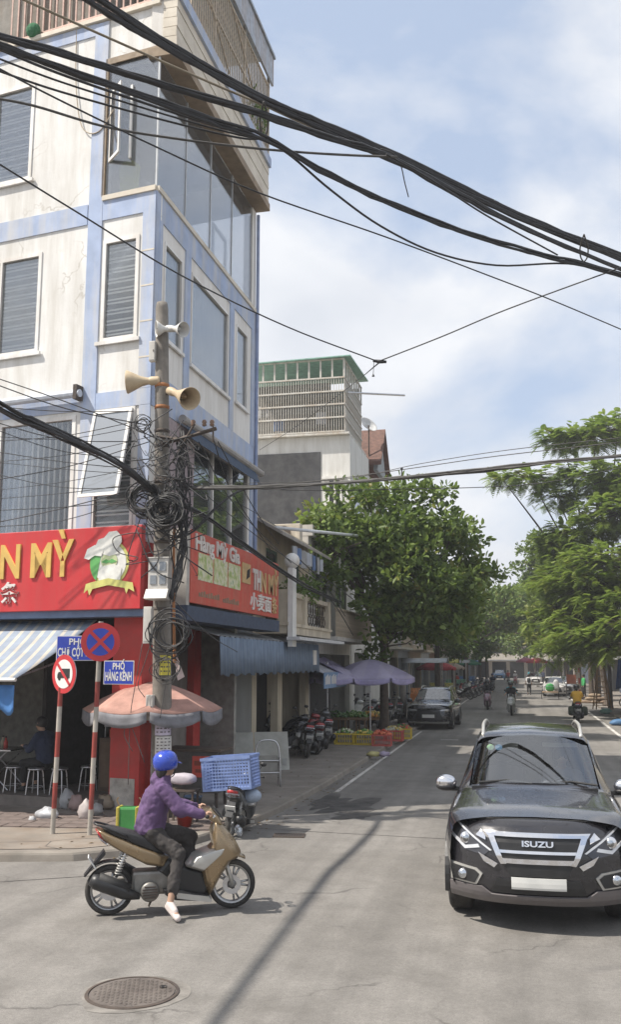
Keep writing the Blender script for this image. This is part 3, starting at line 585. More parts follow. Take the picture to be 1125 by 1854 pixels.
part('blue_eave', B(FL).box(-0.25, 9.4, -0.42, 0.05, 3.4, 3.52), mat('eave_blue', (0.13, 0.19, 0.31), 0.6, var=0.2), bd, world=True)
# metal shutters along the street side
for s0, s1, c in ((4.1, 4.9, 'a'), (5.1, 6.5, 'b')):
    sh = part('roller_shutter', B(FR).box(s0, s1, 0.78, 0.82, 0.12, 3.2), mat('green_shutter', (0.035, 0.075, 0.06), 0.6, 0.2), bd, world=True)
    me = mesh_of(B(lambda s, d, z: FR(s, d, z) - FR(0, 0, 0)).box(s0 + 0.02, s1 - 0.02, 0.755, 0.779, 0.01, 0.085)); me.materials.append(MATS['green_shutter'])
    for k in range(30): put('slat', me, None, sh, world=True, loc=FR(0, 0, 0.14 + k * 0.1))

# ---------------------------------------------------------------- shop signs
M_SIGN = mat('red_sign', (0.54, 0.03, 0.035), 0.45, var=0.12, scale=1.5, dirt=(0.46, 0.06, 0.055), streak=True)
M_SIGN2 = mat('faded_red_sign', (0.58, 0.075, 0.05), 0.5, var=0.14, scale=2.5, dirt=(0.52, 0.16, 0.11), streak=True)
M_GOLD = mat('gold_letter', (0.70, 0.46, 0.13), 0.4, 0.2, var=0.12); M_WLET = mat('white_letter', (0.72, 0.68, 0.64), 0.5, var=0.1)
M_FADG = mat('faded_gold_letter', (0.62, 0.42, 0.20), 0.5, var=0.2); M_YGRN = mat('yellow_green', (0.60, 0.58, 0.18), 0.5); M_GRN = mat('logo_green', (0.13, 0.42, 0.12), 0.5)
s1_ = thing('red_signboard', 'bright red shop signboard with gold letters and chef emblem on the sunlit front', 'signboard', FL(3, -0.55, 3.5))
SD = -0.52
def SF(s, d, z): return FL(s, SD + d, z)
part('board', B(SF).box(-0.22, 9.2, 0, 0.12, 3.52, 4.98), M_SIGN, s1_, world=True, bevel=0.01)
XR = -UL   # reading direction
lettering('lettering', 'N MỲ', 0.86, M_GOLD, s1_, SF(1.98, -0.012, 4.40), XR, width=1.62, depth=0.02, bold=0.022)
lettering('lettering', 'VẰN THẮ', 0.86, M_GOLD, s1_, SF(4.75, -0.012, 4.40), XR, width=3.3, depth=0.02, bold=0.022)
lettering('lettering', '条', 0.42, M_WLET, s1_, SF(2.55, -0.012, 3.83), XR, depth=0.015, bold=0.006)
lettering('lettering', '小麦面', 0.42, M_WLET, s1_, SF(3.55, -0.012, 3.83), XR, depth=0.015, bold=0.006)
# emblem: a disc with a white chef hat over a moustache, and a ribbon
em = put('emblem', mesh_of(B()), M_GRN, s1_, world=True); ec = (0.42, 4.33)
def disc(name, m, pts, d0): part(name, B(SF).prism([(ec[0] - p[0], d0, ec[1] + p[1]) for p in pts], (0, 0.006, 0)), m, em, world=True)
circ = lambda r, a0=0, a1=2 * PI, n=28, cx=0, cz=0, k=1.0: [(cx + r * math.cos(a0 + (a1 - a0) * i / (n - 1)), cz + k * r * math.sin(a0 + (a1 - a0) * i / (n - 1))) for i in range(n)]
disc('disc', M_YGRN, circ(0.40)[:-1], -0.008); disc('inner_disc', mat('emblem_white', (0.75, 0.75, 0.70), 0.5), circ(0.345)[:-1], -0.015); disc('green_side', M_GRN, circ(0.40, 1.9, 4.0), -0.020)
disc('chef_hat', MATS['emblem_white'], [(-.22, .18), (-.30, .30), (-.24, .42), (-.12, .45), (-.02, .55), (.14, .56), (.24, .46), (.25, .36), (.16, .24), (.20, .16), (0, .12)], -0.028)
disc('hat_brim', MATS['emblem_white'], [(-.52, .10), (-.46, .26), (-.30, .33), (-.12, .22), (-.16, .12), (-.3, .14), (-.42, .07)], -0.034)
disc('face', mat('emblem_face', (0.55, 0.62, 0.35), 0.5), circ(0.17, cz=0.04, k=0.8)[:-1], -0.024)
disc('moustache', M_GRN, [(-.16, .02), (-.06, .07), (0, .04), (.06, .07), (.16, .02), (.06, -.01), (0, .01), (-.06, -.01)], -0.030)
disc('jacket', MATS['emblem_white'], [(-.2, -.32), (.24, -.30), (.26, -.1), (.1, -.02), (-.1, -.05), (-.22, -.15)], -0.026)
disc('ribbon', M_YGRN, [(-.5, -.52), (-.46, -.36), (-.34, -.33), (0, -.27), (.34, -.33), (.5, -.36), (.54, -.52), (.42, -.46), (.38, -.55), (.34, -.45), (0, -.39), (-.32, -.45), (-.38, -.56), (-.42, -.46)], -0.037)
# side sign over the street pavement
SX = -5.72
def SR(s, d, z): return Vector((SX - d, 15.7 + s, z))
p_ = [gx(347, 968, SX), gx(505, 1022, SX), gx(503, 1118, SX), gx(345, 1098, SX)]
s0_, s1b = p_[0].y - 15.7, p_[1].y - 15.7; z0_, z1_ = 3.66, 4.98
s2_ = thing('side_signboard', 'weathered orange-red signboard with peeling letters facing the street above the awning', 'signboard', SR((s0_ + s1b) / 2, 0, z0_))
part('board', B(SR).box(s0_, s1b, 0, 0.10, z0_, z1_), M_SIGN2, s2_, world=True, bevel=0.01)
part('end_cap', B(SR).box(s0_ - 0.16, s0_ - 0.002, 0.02, 0.5, z0_ - 0.05, z1_), mat('sign_end', (0.50, 0.48, 0.44), 0.6, 0.1, dirt=(0.3, 0.27, 0.23)), s2_, world=True)
part('under_frame', B(SR).box(s0_ - 0.2, s1b, -0.02, 0.5, z0_ - 0.32, z0_ - 0.055), mat('under_navy', (0.045, 0.065, 0.11), 0.7), s2_, world=True)
LS = s1b - s0_; at_ = lambda u, v, d=-0.012: SR(s0_ + LS * u, d, z0_ + (z1_ - z0_) * v)
lettering('lettering', 'Hàng Mỳ Gia', 0.40, M_WLET, s2_, at_(0.25, 0.84), (0, 1, 0), width=LS * 0.44, depth=0.012, bold=0.012)
lettering('lettering', 'TH', 0.62, M_WLET, s2_, at_(0.68, 0.56), (0, 1, 0), width=LS * 0.10, depth=0.015, bold=0.02)
lettering('lettering', 'N MỲ', 0.62, M_FADG, s2_, at_(0.86, 0.55), (0, 1, 0), width=LS * 0.25, depth=0.015, bold=0.02)
lettering('lettering', '小麦面', 0.40, M_WLET, s2_, at_(0.74, 0.19), (0, 1, 0), width=LS * 0.28, depth=0.012, bold=0.008)
lettering('lettering', '条', 0.40, M_FADG, s2_, at_(0.93, 0.19), (0, 1, 0), width=LS * 0.08, depth=0.012, bold=0.008)
part('bare_panel', B(SR).box(s0_ + LS * 0.50, s0_ + LS * 0.60, -0.02, -0.001, z0_ + 0.62, z0_ + 1.05), M_FADG, s2_, world=True)
part('torn_hole', B(SR).prism([(s0_ + LS * 0.545, -0.028, z0_ + 0.7), (s0_ + LS * 0.585, -0.028, z0_ + 0.78), (s0_ + LS * 0.59, -0.028, z0_ + 0.97), (s0_ + LS * 0.555, -0.028, z0_ + 0.9)], (0, 0.006, 0)), M_DARK, s2_, world=True)
for i in range(3):
    u0 = 0.06 + i * 0.145
    mm, nt_, bb_, oo_ = newmat('dish_print_%d' % i); vv = coords(nt_, loc=(i, i, 0)); cc = ramp(nt_, noise(nt_, vv, 7, 4), [(0.35, (0.30, 0.42, 0.12)), (0.5, (0.60, 0.60, 0.34)), (0.58, (0.70, 0.68, 0.55)), (0.7, (0.25, 0.40, 0.20))]); nt_.links.new(cc, bb_.inputs['Base Color'])
    part('dish_photo', B(SR).box(s0_ + LS * u0, s0_ + LS * (u0 + 0.135), -0.008, -0.001, z0_ + 0.44, z0_ + 0.94), mm, s2_, world=True)
lettering('lettering', 'ĐT: 0225', 0.17, M_BROWN, s2_, at_(0.16, 0.14), (0, 1, 0), width=LS * 0.2, depth=0.004, bold=0.004) if False else None
b = B(SR)
for i in range(9): b.box(s0_ + LS * (0.07 + 0.022 * i), s0_ + LS * (0.085 + 0.022 * i), -0.006, -0.001, z0_ + 0.14, z0_ + 0.14 + 0.07 + 0.02 * (i % 3))
for i in range(8): b.box(s0_ + LS * (0.30 + 0.022 * i), s0_ + LS * (0.315 + 0.022 * i), -0.006, -0.001, z0_ + 0.12, z0_ + 0.12 + 0.07 + 0.02 * (i % 3))
setp(part('small_print', b, M_BROWN, s2_, world=True), kind='stuff')

# ---------------------------------------------------------------- awnings
M_AWN = stripes('striped_awning', (0.33, 0.39, 0.48), (0.60, 0.57, 0.50), 0, 4.3, 0.66, translucent=0.12, var=0.3)
aw = thing('striped_awning', 'blue and cream striped shop awning over the restaurant front at the left', 'awning', FL(3.5, -0.5, 3.3))
def AW(u, v):
    s = 0.95 + u * 7.6 + 0.34 * v; z = 3.36 - 1.02 * v - 0.05 * math.sin(PI * v); return FL(s, -0.08 - 1.75 * v, z)
part('cloth', B().grid(AW, 40, 8), M_AWN, aw, True, world=True, solid=0.012)
part('front_bar', B(FL).tube([(1.27, -1.83, 2.33), (8.9, -1.83, 2.33)], 0.03, 8), M_FRAME, aw, world=True)
for s in (1.35, 5.0, 8.5): part('arm', B(FL).tube([(s, -0.02, 2.75), (s, -1.8, 2.35)], 0.018, 6), M_STEEL, aw, world=True)
b = B(); b.grid(lambda u, v: FL(1.38 + u * 3, -1.72 + 0.05 * math.sin(u * 30), 2.24 - 0.50 * v * (0.85 + 0.15 * math.sin(u * 40))), 40, 5)
single('blue_cloth', b, cloth('sky_blue_cloth', (0.10, 0.27, 0.60)), 'sky blue cloth hanging below the striped awning at the left edge', 'cloth', smooth=True, solid=0.008)
# blue corrugated awning over the street pavement
M_TIN = mat('awning_tin', (0.36, 0.38, 0.40), 0.6, 0.2, var=0.25, scale=2, dirt=(0.22, 0.2, 0.18))
M_BTARP = stripes('blue_tarp_stripe', (0.16, 0.215, 0.30), (0.21, 0.27, 0.355), 1, 9.0, 0.5, var=0.3, translucent=0.1)
a2 = thing('street_awning', 'long grey tin awning with pleated blue valance over the left pavement', 'awning', (-6.4, 21, 3.2))
y0, y1 = 17.6, 26.9
b = B(); nn = 90; b.add([(x, y0 + (y1 - y0) * i / nn, z + 0.018 * math.sin(i * 1.9)) for (x, z) in ((-7.5, 3.62), (-5.75, 3.12)) for i in range(nn + 1)], [(i, i + 1, nn + 2 + i, nn + 1 + i) for i in range(nn)])
part('sheet', b, M_TIN, a2, world=True, solid=0.01)
b = B(); nn = 120; b.add([(-5.72 + 0.02 * math.sin(i * 1.3) + (0.03 if z < 2.5 else 0), y0 + (y1 - y0) * i / nn, z + (0.03 * math.sin(i * 0.8) if z < 2.5 else 0)) for z in (3.11, 2.36) for i in range(nn + 1)], [(i, i + 1, nn + 2 + i, nn + 1 + i) for i in range(nn)])
part('valance', b, M_BTARP, a2, True, world=True, solid=0.008)
part('side_flap', B().quad((-5.74, y1, 3.11), (-7.4, y1, 3.55), (-7.4, y1, 3.1), (-5.74, y1, 2.36)), M_BTARP, a2, world=True, solid=0.008)
part('white_patch', B().box(-5.69, -5.66, 25.9, 26.3, 2.55, 2.95), M_WLET, a2, world=True)
for y in (18.2, 22.0, 26.4): part('rafter', B().tube([(-7.5, y, 3.58), (-5.76, y, 3.08)], 0.022, 6), M_DSTEEL, a2, world=True)
a3 = thing('banner_awning', 'lower pale blue awning with white lettering beyond the pleated valance', 'awning', (-6.3, 29, 2.6))
b = B(); b.grid(lambda u, v: (-7.6 + 1.9 * v, 27.4 + 3.6 * u, 3.15 - 0.85 * v + 0.03 * math.sin(9 * u)), 14, 5); part('cloth', b, mat('pale_tarp', (0.42, 0.43, 0.48), 0.8, var=0.2), a3, True, world=True, solid=0.01)
part('banner', B().box(-5.70, -5.67, 27.4, 31.0, 1.85, 2.32), mat('banner_blue', (0.20, 0.30, 0.46), 0.7, var=0.2), a3, world=True)
lettering('lettering', 'TẠP HÓA ĐỒ DÙNG', 0.34, M_WLET, a3, (-5.665, 29.2, 2.07), (0, 1, 0), width=3.3, depth=0.003, bold=0.006) if False else None
b = B()
for i in range(22):
    if i % 6 == 5: continue
    b.box(-5.668, -5.662, 27.55 + i * 0.155, 27.55 + i * 0.155 + 0.10, 1.97, 2.2 + 0.03 * ((i * 7) % 3))
setp(part('blurred_lettering', b, M_WLET, a3, world=True), kind='stuff')
# ================================================================ THE OTHER HOUSES
def shophouse(label, x, y0, y1, h, side, wallc, seed, floors=3, shut=(0.10, 0.16, 0.22), balcony=True, name='shophouse', depth=9.0, group=None):
    """row house: front at plane x, facing the street (side=+1 faces +X, -1 faces -X)"""
    r_ = random.Random(seed); key = 'house_wall_%d' % seed
    mw = mat(key, wallc, 0.85, var=0.08, scale=1.2, dirt=tuple(c * 0.7 for c in wallc), streak=True)
    t = thing(name, label, 'house', (x, (y0 + y1) / 2, 0), group=group); F = lambda s, d, z: Vector((x - side * d, y0 + s, z)); L = y1 - y0
    holes = [(0.25, L - 0.25, 0.1, 2.9)]; fh = (h - 3.4) / max(1, floors - 1); wins = []
    for f in range(floors - 1):
        z0 = 3.4 + f * fh
        for k in range(2):
            s0 = L * (0.12 + 0.46 * k); wins.append((s0, s0 + L * 0.30, z0 + 0.35, z0 + min(2.3, fh - 0.45)))
    part('wall', wall_mesh(B(F), 0.01, L - 0.01, 0.1, h, holes + wins, 0.2), mw, t, world=True)
    b = B(F); b.quad((0.01, 0.2, 0), (0.01, depth, 0), (0.01, depth, h), (0.01, 0.2, h)); b.quad((L - 0.01, 0.2, 0), (L - 0.01, depth, 0), (L - 0.01, depth, h), (L - 0.01, 0.2, h)); b.quad((0.01, depth, 0), (L - 0.01, depth, 0), (L - 0.01, depth, h), (0.01, depth, h))
    b.quad((0.01, 0.2, h - 0.3), (L - 0.01, 0.2, h - 0.3), (L - 0.01, depth, h - 0.3), (0.01, depth, h - 0.3)); part('side_walls', b, mw, t, world=True)
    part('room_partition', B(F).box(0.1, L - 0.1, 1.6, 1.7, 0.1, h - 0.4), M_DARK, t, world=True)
    for (s0, s1, z0, z1) in wins:
        b = B(F); f_ = 0.07; b.box(s0, s0 + f_, -0.02, 0.06, z0, z1); b.box(s1 - f_, s1, -0.02, 0.06, z0, z1); b.box(s0 + f_, s1 - f_, -0.02, 0.06, z0, z0 + f_); b.box(s0 + f_, s1 - f_, -0.02, 0.06, z1 - f_, z1); b.box((s0 + s1) / 2 - 0.03, (s0 + s1) / 2 + 0.03, -0.02, 0.06, z0 + f_, z1 - f_)
        w_ = part('window', b, M_FRAME, t, world=True); part('pane', B(F).box(s0 + f_, s1 - f_, 0.02, 0.026, z0 + f_, z1 - f_), G_WIN, w_, world=True)
    for f in range(floors - 1): part('ledge', B(F).box(-0.0, L, -0.12, -0.002, 3.3 + f * fh, 3.46 + f * fh), mw, t, world=True)
    part('parapet', B(F).box(0.0, L, -0.15, 0.2, h, h + 0.35), mw, t, world=True)
    part('roller_shutter', B(F).box(0.27, L * 0.55, 0.12, 0.16, 0.1, 2.88), mat('shutter_%d' % seed, shut, 0.6, 0.2), t, world=True)
    if balcony:
        bal = part('balcony', B(F).box(0.2, L - 0.2, -0.9, -0.125, 3.3, 3.42), mw, t, world=True); me = mesh_of(B().box(-0.02, 0.02, -0.02, 0.02, 0, 0.85)); me.materials.append(M_RAIL)
        n_ = int((L - 0.4) / 0.16)
        for i in range(n_): put('baluster', me, None, bal, world=True, loc=F(0.28 + i * 0.16, -0.85, 3.42))
        part('handrail', B(F).box(0.2, L - 0.2, -0.89, -0.81, 4.27, 4.33), M_RAIL, bal, world=True)
    return t
# --- low house with the stone balcony, next to the corner house
XB = -6.45; CRM = (0.55, 0.48, 0.36)
M_CRM = mat('cream_house', CRM, 0.85, var=0.12, scale=1.5, bmp=0.2, bscale=18, dirt=(0.32, 0.27, 0.2), streak=True)
lb = thing('balcony_house', 'low cream house with stone baluster balcony beside the blue corner house', 'house', (XB, 25.5, 0))
FB = lambda s, d, z: Vector((XB - d, 22.45 + s, z))
part('wall', wall_mesh(B(FB), 0, 6.3, 0.1, 6.3, [(0.4, 2.5, 0.1, 3.0), (3.0, 5.9, 0.1, 3.0), (1.2, 2.4, 3.5, 5.6), (3.6, 5.0, 3.5, 5.6)], 0.2), M_CRM, lb, world=True)
b = B(FB); b.quad((0, 0.2, 6.2), (6.3, 0.2, 6.2), (6.3, 8, 6.2), (0, 8, 6.2)); b.quad((6.3, 0.2, 0.1), (6.3, 8, 0.1), (6.3, 8, 6.2), (6.3, 0.2, 6.2)); part('roof_deck', b, M_CRM, lb, world=True)
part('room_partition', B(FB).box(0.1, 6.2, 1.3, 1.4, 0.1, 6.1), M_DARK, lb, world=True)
for s0, s1 in ((1.2, 2.4), (3.6, 5.0)):
    w_ = part('balcony_door', B(FB).box(s0, s0 + 0.08, 0.02, 0.1, 3.5, 5.6).box(s1 - 0.08, s1, 0.02, 0.1, 3.5, 5.6).box(s0 + 0.08, s1 - 0.08, 0.02, 0.1, 5.52, 5.6), mat('green_wood', (0.10, 0.16, 0.12), 0.7), lb, world=True)
    part('pane', B(FB).box(s0 + 0.08, s1 - 0.08, 0.05, 0.056, 3.5, 5.52), G_WIN, w_, world=True)
M_STONE = mat('balcony_stone', (0.56, 0.49, 0.38), 0.85, var=0.15, scale=3, dirt=(0.34, 0.28, 0.2), streak=True)
sl_ = part('balcony', B(FB).box(0.3, 5.8, -0.8, -0.002, 3.32, 3.52), M_STONE, lb, world=True)
part('balcony_beam', B(FB).box(0.25, 5.85, -0.84, -0.003, 3.52, 3.60), M_STONE, sl_, world=True)
for s in (0.45, 2.4, 5.6):
    part('balcony_pier', B(FB).box(s - 0.14, s + 0.14, -0.82, -0.55, 3.6, 4.42), M_STONE, sl_, world=True); 
bm_ = B(); bm_.lathe([(0.03, 0), (0.055, 0.05), (0.075, 0.2), (0.045, 0.42), (0.035, 0.5), (0.055, 0.6), (0.05, 0.68)], n=8); me = mesh_of(bm_, True); me.materials.append(M_STONE)
for i in range(17):
    s = 0.68 + i * 0.17
    if abs(s - 2.4) > 0.18 and s < 2.4: put('baluster', me, None, sl_, world=True, loc=FB(s, -0.68, 3.6))
part('balustrade_panel', B(FB).box(0.6, 2.25, -0.70, -0.66, 3.62, 4.26), M_STONE, sl_, world=True)
me = mesh_of(B().tube([(0, 0, 0), (0.05, 0.05, 0.2), (-0.02, -0.06, 0.42), (0, 0, 0.66)], 0.014, 5, smooth=4)); me.materials.append(M_DSTEEL)
for i in range(18): put('iron_scroll', me, None, sl_, world=True, loc=FB(2.62 + i * 0.165, -0.68, 3.6), rot=(0, 0, PI * (i % 2)))
part('handrail', B(FB).box(0.3, 5.75, -0.78, -0.58, 4.28, 4.40), M_STONE, sl_, world=True)
bp = part('tall_pier', B(FB).box(0.28, 0.66, -0.95, -0.82, 3.0, 4.95), M_FRAME, lb, world=True); part('ball_finial', B().ball((0, 0, 0), 0.20, 16, 10), M_FRAME, bp, True, world=True, loc=FB(0.47, -0.88, 5.14))
part('flat_canopy', B(FB).box(0.2, 6.2, -1.15, -0.81, 3.16, 3.24), mat('canopy_white', (0.6, 0.6, 0.6), 0.6), lb, world=True)
pt = part('upper_eave', B(FB).prism([(0.0, -0.75, 5.75), (0.0, 0.1, 6.25), (0.0, 0.1, 6.33), (0.0, -0.75, 5.83)], (6.2, 0, 0)), mat('eave_tin', (0.33, 0.31, 0.29), 0.6, 0.2, dirt=(0.2, 0.17, 0.14)), lb, world=True)
for i in range(7): part('hanging_laundry', B(FB).grid(lambda u, v: (1.0 + i * 0.55 + 0.4 * u, -0.78 + 0.05 * math.sin(8 * u + i), 5.6 - (0.35 + 0.06 * (i % 3)) * v), 6, 3), cloth('laundry_%d' % (i % 3), [(0.5, 0.52, 0.56), (0.16, 0.24, 0.42), (0.42, 0.42, 0.42)][i % 3]), lb, world=True, solid=0.006)
# air conditioners, solar tube and clutter on its roof
for k, (px, py) in enumerate(((522, 944), (548, 940))):
    p = gx(px, py, -6.9); t = thing('air_conditioner', ['dirty beige air conditioner on the low roof, left of the pair', 'dirty beige air conditioner on the low roof, right of the pair'][k], 'air conditioner', (p.x, p.y, 6.2), group='air conditioners on the low roof')
    part('case', B().box(-0.42, 0.42, -0.15, 0.15, 0.05, 0.62), mat('beige_case', (0.55, 0.50, 0.42), 0.6, dirt=(0.35, 0.3, 0.24)), t, bevel=0.02); part('fan_guard', B().lathe([(0.02, 0.0), (0.2, 0.0), (0.22, 0.02)], (-0.1, -0.152, 0.33), (0, -1, 0), 20), M_DSTEEL, t); part('foot', B().box(-0.35, -0.25, -0.15, 0.15, 0, 0.05), M_DSTEEL, t); part('foot', B().box(0.25, 0.35, -0.15, 0.15, 0, 0.05), M_DSTEEL, t)
b = B(); b.tube([gx(500, 955, -6.2), gx(648, 970, -5.1)], 0.045, 8); single('white_pipe', b, mat('pvc', (0.62, 0.64, 0.66), 0.4), 'long pale pipe sticking out from the low roof towards the leafy tree', 'pipe', smooth=True)
b = B(); b.grid(lambda u, v: (-9.5 + 2.9 * v, 22.6 + 3.4 * u, 8.0 - 1.6 * v - 0.12 * math.sin(PI * v)), 8, 8); single('grey_tarp', b, cloth('grey_tarp_cloth', (0.36, 0.36, 0.35)), 'sagging pale grey tarpaulin over the roof beside the blue corner house', 'tarpaulin', smooth=True, solid=0.01)
# --- narrow white house with dark grid window
nh = shophouse('narrow white house with dark grid windows next to the stone balcony', -6.5, 28.9, 36.5, 6.6, 1, (0.56, 0.54, 0.50), 31, floors=2, shut=(0.06, 0.06, 0.07), balcony=True)
# --- tall house with the caged roof terrace
XC = -6.5; YC = 36.7
M_DGREY = mat('dark_grey_render', (0.05, 0.05, 0.054), 0.85, var=0.25, scale=1.2, bmp=0.2, dirt=(0.10, 0.10, 0.10))
M_CWHITE = mat('white_house', (0.70, 0.69, 0.66), 0.85, var=0.06, scale=1.0, dirt=(0.5, 0.48, 0.44), streak=True)
ch = thing('caged_house', 'tall white and dark grey house with green roofed cage on its roof terrace', 'house', (XC, 37.5, 0))
FG = lambda s, d, z: Vector((XC - s, YC + d, z))        # gable: s to the left, d away
part('wall', wall_mesh(B(FG), 0.01, 8.5, 0.1, 11.75, [(0.35, 0.95, 7.7, 9.9)], 0.2), M_CWHITE, ch, world=True)
part('grey_render', B(FG).box(1.22, 8.4, -0.03, -0.002, 5.5, 11.1), M_DGREY, ch, world=True)
b = B(FG); b.box(0.35, 0.43, -0.03, 0.06, 7.7, 9.9); b.box(0.87, 0.95, -0.03, 0.06, 7.7, 9.9); b.box(0.61, 0.69, -0.03, 0.06, 7.7, 9.9); b.box(0.2, 1.15, -0.16, -0.002, 9.95, 10.06)
w_ = part('window', b, M_FRAME, ch, world=True); part('pane', B(FG).box(0.43, 0.87, 0.02, 0.026, 7.7, 9.9), glassmat('dark_glass', (0.12, 0.13, 0.14), 0.1), w_, world=True)
FS = lambda s, d, z: Vector((XC - d, YC + 0.21 + s, z))
part('street_wall', wall_mesh(B(FS), 0, 4.6, 0.1, 11.75, [(0.6, 2.6, 7.6, 9.8), (0.6, 2.6, 4.0, 6.4), (0.4, 4.2, 0.1, 3.0)], 0.2), M_CWHITE, ch, world=True)
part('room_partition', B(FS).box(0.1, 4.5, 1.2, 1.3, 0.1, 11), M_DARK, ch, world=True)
for z0, z1 in ((7.6, 9.8), (4.0, 6.4)):
    for s0, s1 in ((0.6, 2.6),):
        w_ = part('window', B(FS).box(s0, s0 + 0.07, -0.02, 0.06, z0, z1).box(s1 - 0.07, s1, -0.02, 0.06, z0, z1).box(s0, s1, -0.021, 0.06, z1 - 0.07, z1), M_FRAME, ch, world=True); part('pane', B(FS).box(s0 + 0.07, s1 - 0.07, 0.02, 0.026, z0, z1 - 0.07), G_WIN, w_, world=True)
b = B(); b.box(-15, -6.71, 41.2, 41.4, 0.1, 11.0); b.box(-15, -14.8, 36.95, 41.2, 0.1, 11.0); b.box(-15, -6.71, 36.95, 41.2, 11.5, 11.7); part('back_walls', b, M_CWHITE, ch, world=True)
# the cage
cg0, cg1 = 11.85, 14.95; M_CAGE = mat('cage_white', (0.60, 0.58, 0.53), 0.6, 0.1, var=0.2, dirt=(0.42, 0.34, 0.25)); M_GROOF = mat('green_roof', (0.28, 0.50, 0.42), 0.6, 0.0, var=0.25)
part('cage_deck', B(FG).box(0.0, 6.2, -0.25, 4.2, 11.76, 11.84), M_CAGE, ch, world=True)
vb = mesh_of(B().box(-0.013, 0.013, -0.013, 0.013, cg0, 14.15)); vb.materials.append(M_CAGE); vb2 = mesh_of(B().box(-0.035, 0.035, -0.03, 0.03, 14.15, cg1)); vb2.materials.append(M_CAGE)
CW, CD = 4.9, 4.1
for i in range(47): put('cage_bar', vb, None, ch, world=True, loc=FG(0.2 + i * (CW / 46), -0.2, 0))
for i in range(11): put('cage_stud', vb2, None, ch, world=True, loc=FG(0.2 + i * (CW / 10), -0.2, 0))
for i in range(40): put('cage_bar', vb, None, ch, world=True, loc=FG(0.2, -0.1 + i * (CD / 39), 0))
for i in range(8): put('cage_stud', vb2, None, ch, world=True, loc=FG(0.2, -0.1 + i * (CD / 7), 0))
for z in (11.86, 12.45, 13.0, 13.55, 14.12, 14.9):
    part('cage_rail', B(FG).box(0.17, CW + 0.2, -0.235, -0.165, z, z + 0.06), M_CAGE, ch, world=True); part('cage_rail', B(FG).box(0.165, 0.23, -0.165, CD, z, z + 0.06), M_CAGE, ch, world=True)
part('cage_roof', B(FG).prism([(-0.1, -0.4, 14.98), (CW, -0.4, 14.90), (CW, CD + 0.2, 15.2), (-0.1, CD + 0.2, 15.28)], (0, 0, 0.04)), M_GROOF, ch, world=True)
part('cage_back_sheet', B(FG).box(0.28, CW, CD - 0.06, CD, 11.9, 14.9), mat('grey_sheet', (0.32, 0.34, 0.33), 0.7, var=0.25, dirt=(0.25, 0.2, 0.16)), ch, world=True)
part('cage_inner_wall', B(FG).box(1.2, CW, 1.9, 2.0, 11.9, 14.6), mat('terrace_wall', (0.15, 0.145, 0.135), 0.8, var=0.3), ch, world=True)
part('cage_side_sheet', B(FG).box(0.238, 0.26, 0.3, CD, 11.9, 14.1), mat('pale_sheet', (0.46, 0.48, 0.46), 0.7, var=0.25, dirt=(0.3, 0.27, 0.22)), ch, world=True)
for k, (s, z) in enumerate(((1.1, 12.9), (2.9, 12.7), (3.6, 13.3))): part('terrace_laundry', B(FG).grid(lambda u, v: (s + 0.45 * u, 0.5 + 0.05 * math.sin(7 * u), z - 0.5 * v), 5, 3), cloth('laundry_%d' % k, (0.5, 0.5, 0.5)), ch, world=True, solid=0.006)
b = B(); b.tube([gy(630, 711, 37.0), gy(733, 716, 39.5)], 0.045, 6); part('pole_arm', b, M_STEEL, ch, world=True)
# satellite dish and the red-tiled dormer of the next house
dn = thing('tiled_house', 'white house with steep red tiled gable just behind the caged terrace', 'house', (XC, 45, 0))
part('wall', B().box(-14, -6.5, 41.6, 47.5, 0.1, 11.0), M_CWHITE, dn, world=True)
gA = (41.8, 44.6)
for sgn in (0, 1):
    ya, yb = (42.0, 43.6) if sgn == 0 else (45.2, 43.6)
    part('roof', B().prism([(-6.0, ya, 11.6), (-6.0, yb, 13.5), (-9.5, yb, 13.5), (-9.5, ya, 11.6)], (0, 0, 0.16)), mat('red_tile_roof', (0.155, 0.085, 0.065), 0.8, var=0.4, scale=6), dn, world=True)
part('gable', B().prism([(-6.2, 42.2, 11.4), (-6.2, 45.0, 11.4), (-6.2, 43.6, 13.3)], (-0.2, 0, 0)), mat('gable_grey', (0.36, 0.38, 0.40), 0.8), dn, world=True)
p = gx(668, 762, -6.6); dsh = thing('satellite_dish', 'pale round satellite dish beside the red tiled gable', 'satellite dish', (p.x, p.y, 12.5))
part('bowl', B().lathe([(0.02, 0.14), (0.2, 0.11), (0.38, 0.03), (0.45, -0.03)], (0, 0, 1.1), (-0.6, 0.5, -0.55), 20), mat('dish_grey', (0.55, 0.55, 0.54), 0.5), dsh, True, solid=0.01); part('mast', B().tube([(0, 0, -1.0), (0, 0, 1.05)], 0.035, 6), M_DSTEEL, dsh)
# houses further down both sides of the street, and the one that closes the view
spec = [(-6.8, 48, 53.5, 9.5, (0.50, 0.46, 0.38), 'cream three-storey row house behind the big leafy tree on the left'), (-6.9, 53.6, 59, 8.4, (0.42, 0.44, 0.46), 'grey row house second behind the big leafy tree on the left'), (-6.8, 59.1, 66, 10.5, (0.58, 0.50, 0.38), 'ochre row house half hidden by the trees on the left'), (-6.9, 66.1, 73, 8.8, (0.52, 0.52, 0.50), 'pale row house far down the left pavement'),
        (-6.9, 73.2, 84, 10.0, (0.48, 0.36, 0.28), 'brick brown row house far down the left pavement'), (-6.9, 84.2, 98, 9.0, (0.56, 0.54, 0.46), 'light row house farther off on the left'), (-6.9, 98.2, 116, 10.4, (0.44, 0.46, 0.42), 'grey green row house near the far end on the left'), (-6.9, 116.2, 150, 9.4, (0.55, 0.50, 0.42), 'long beige house at the far end on the left')]
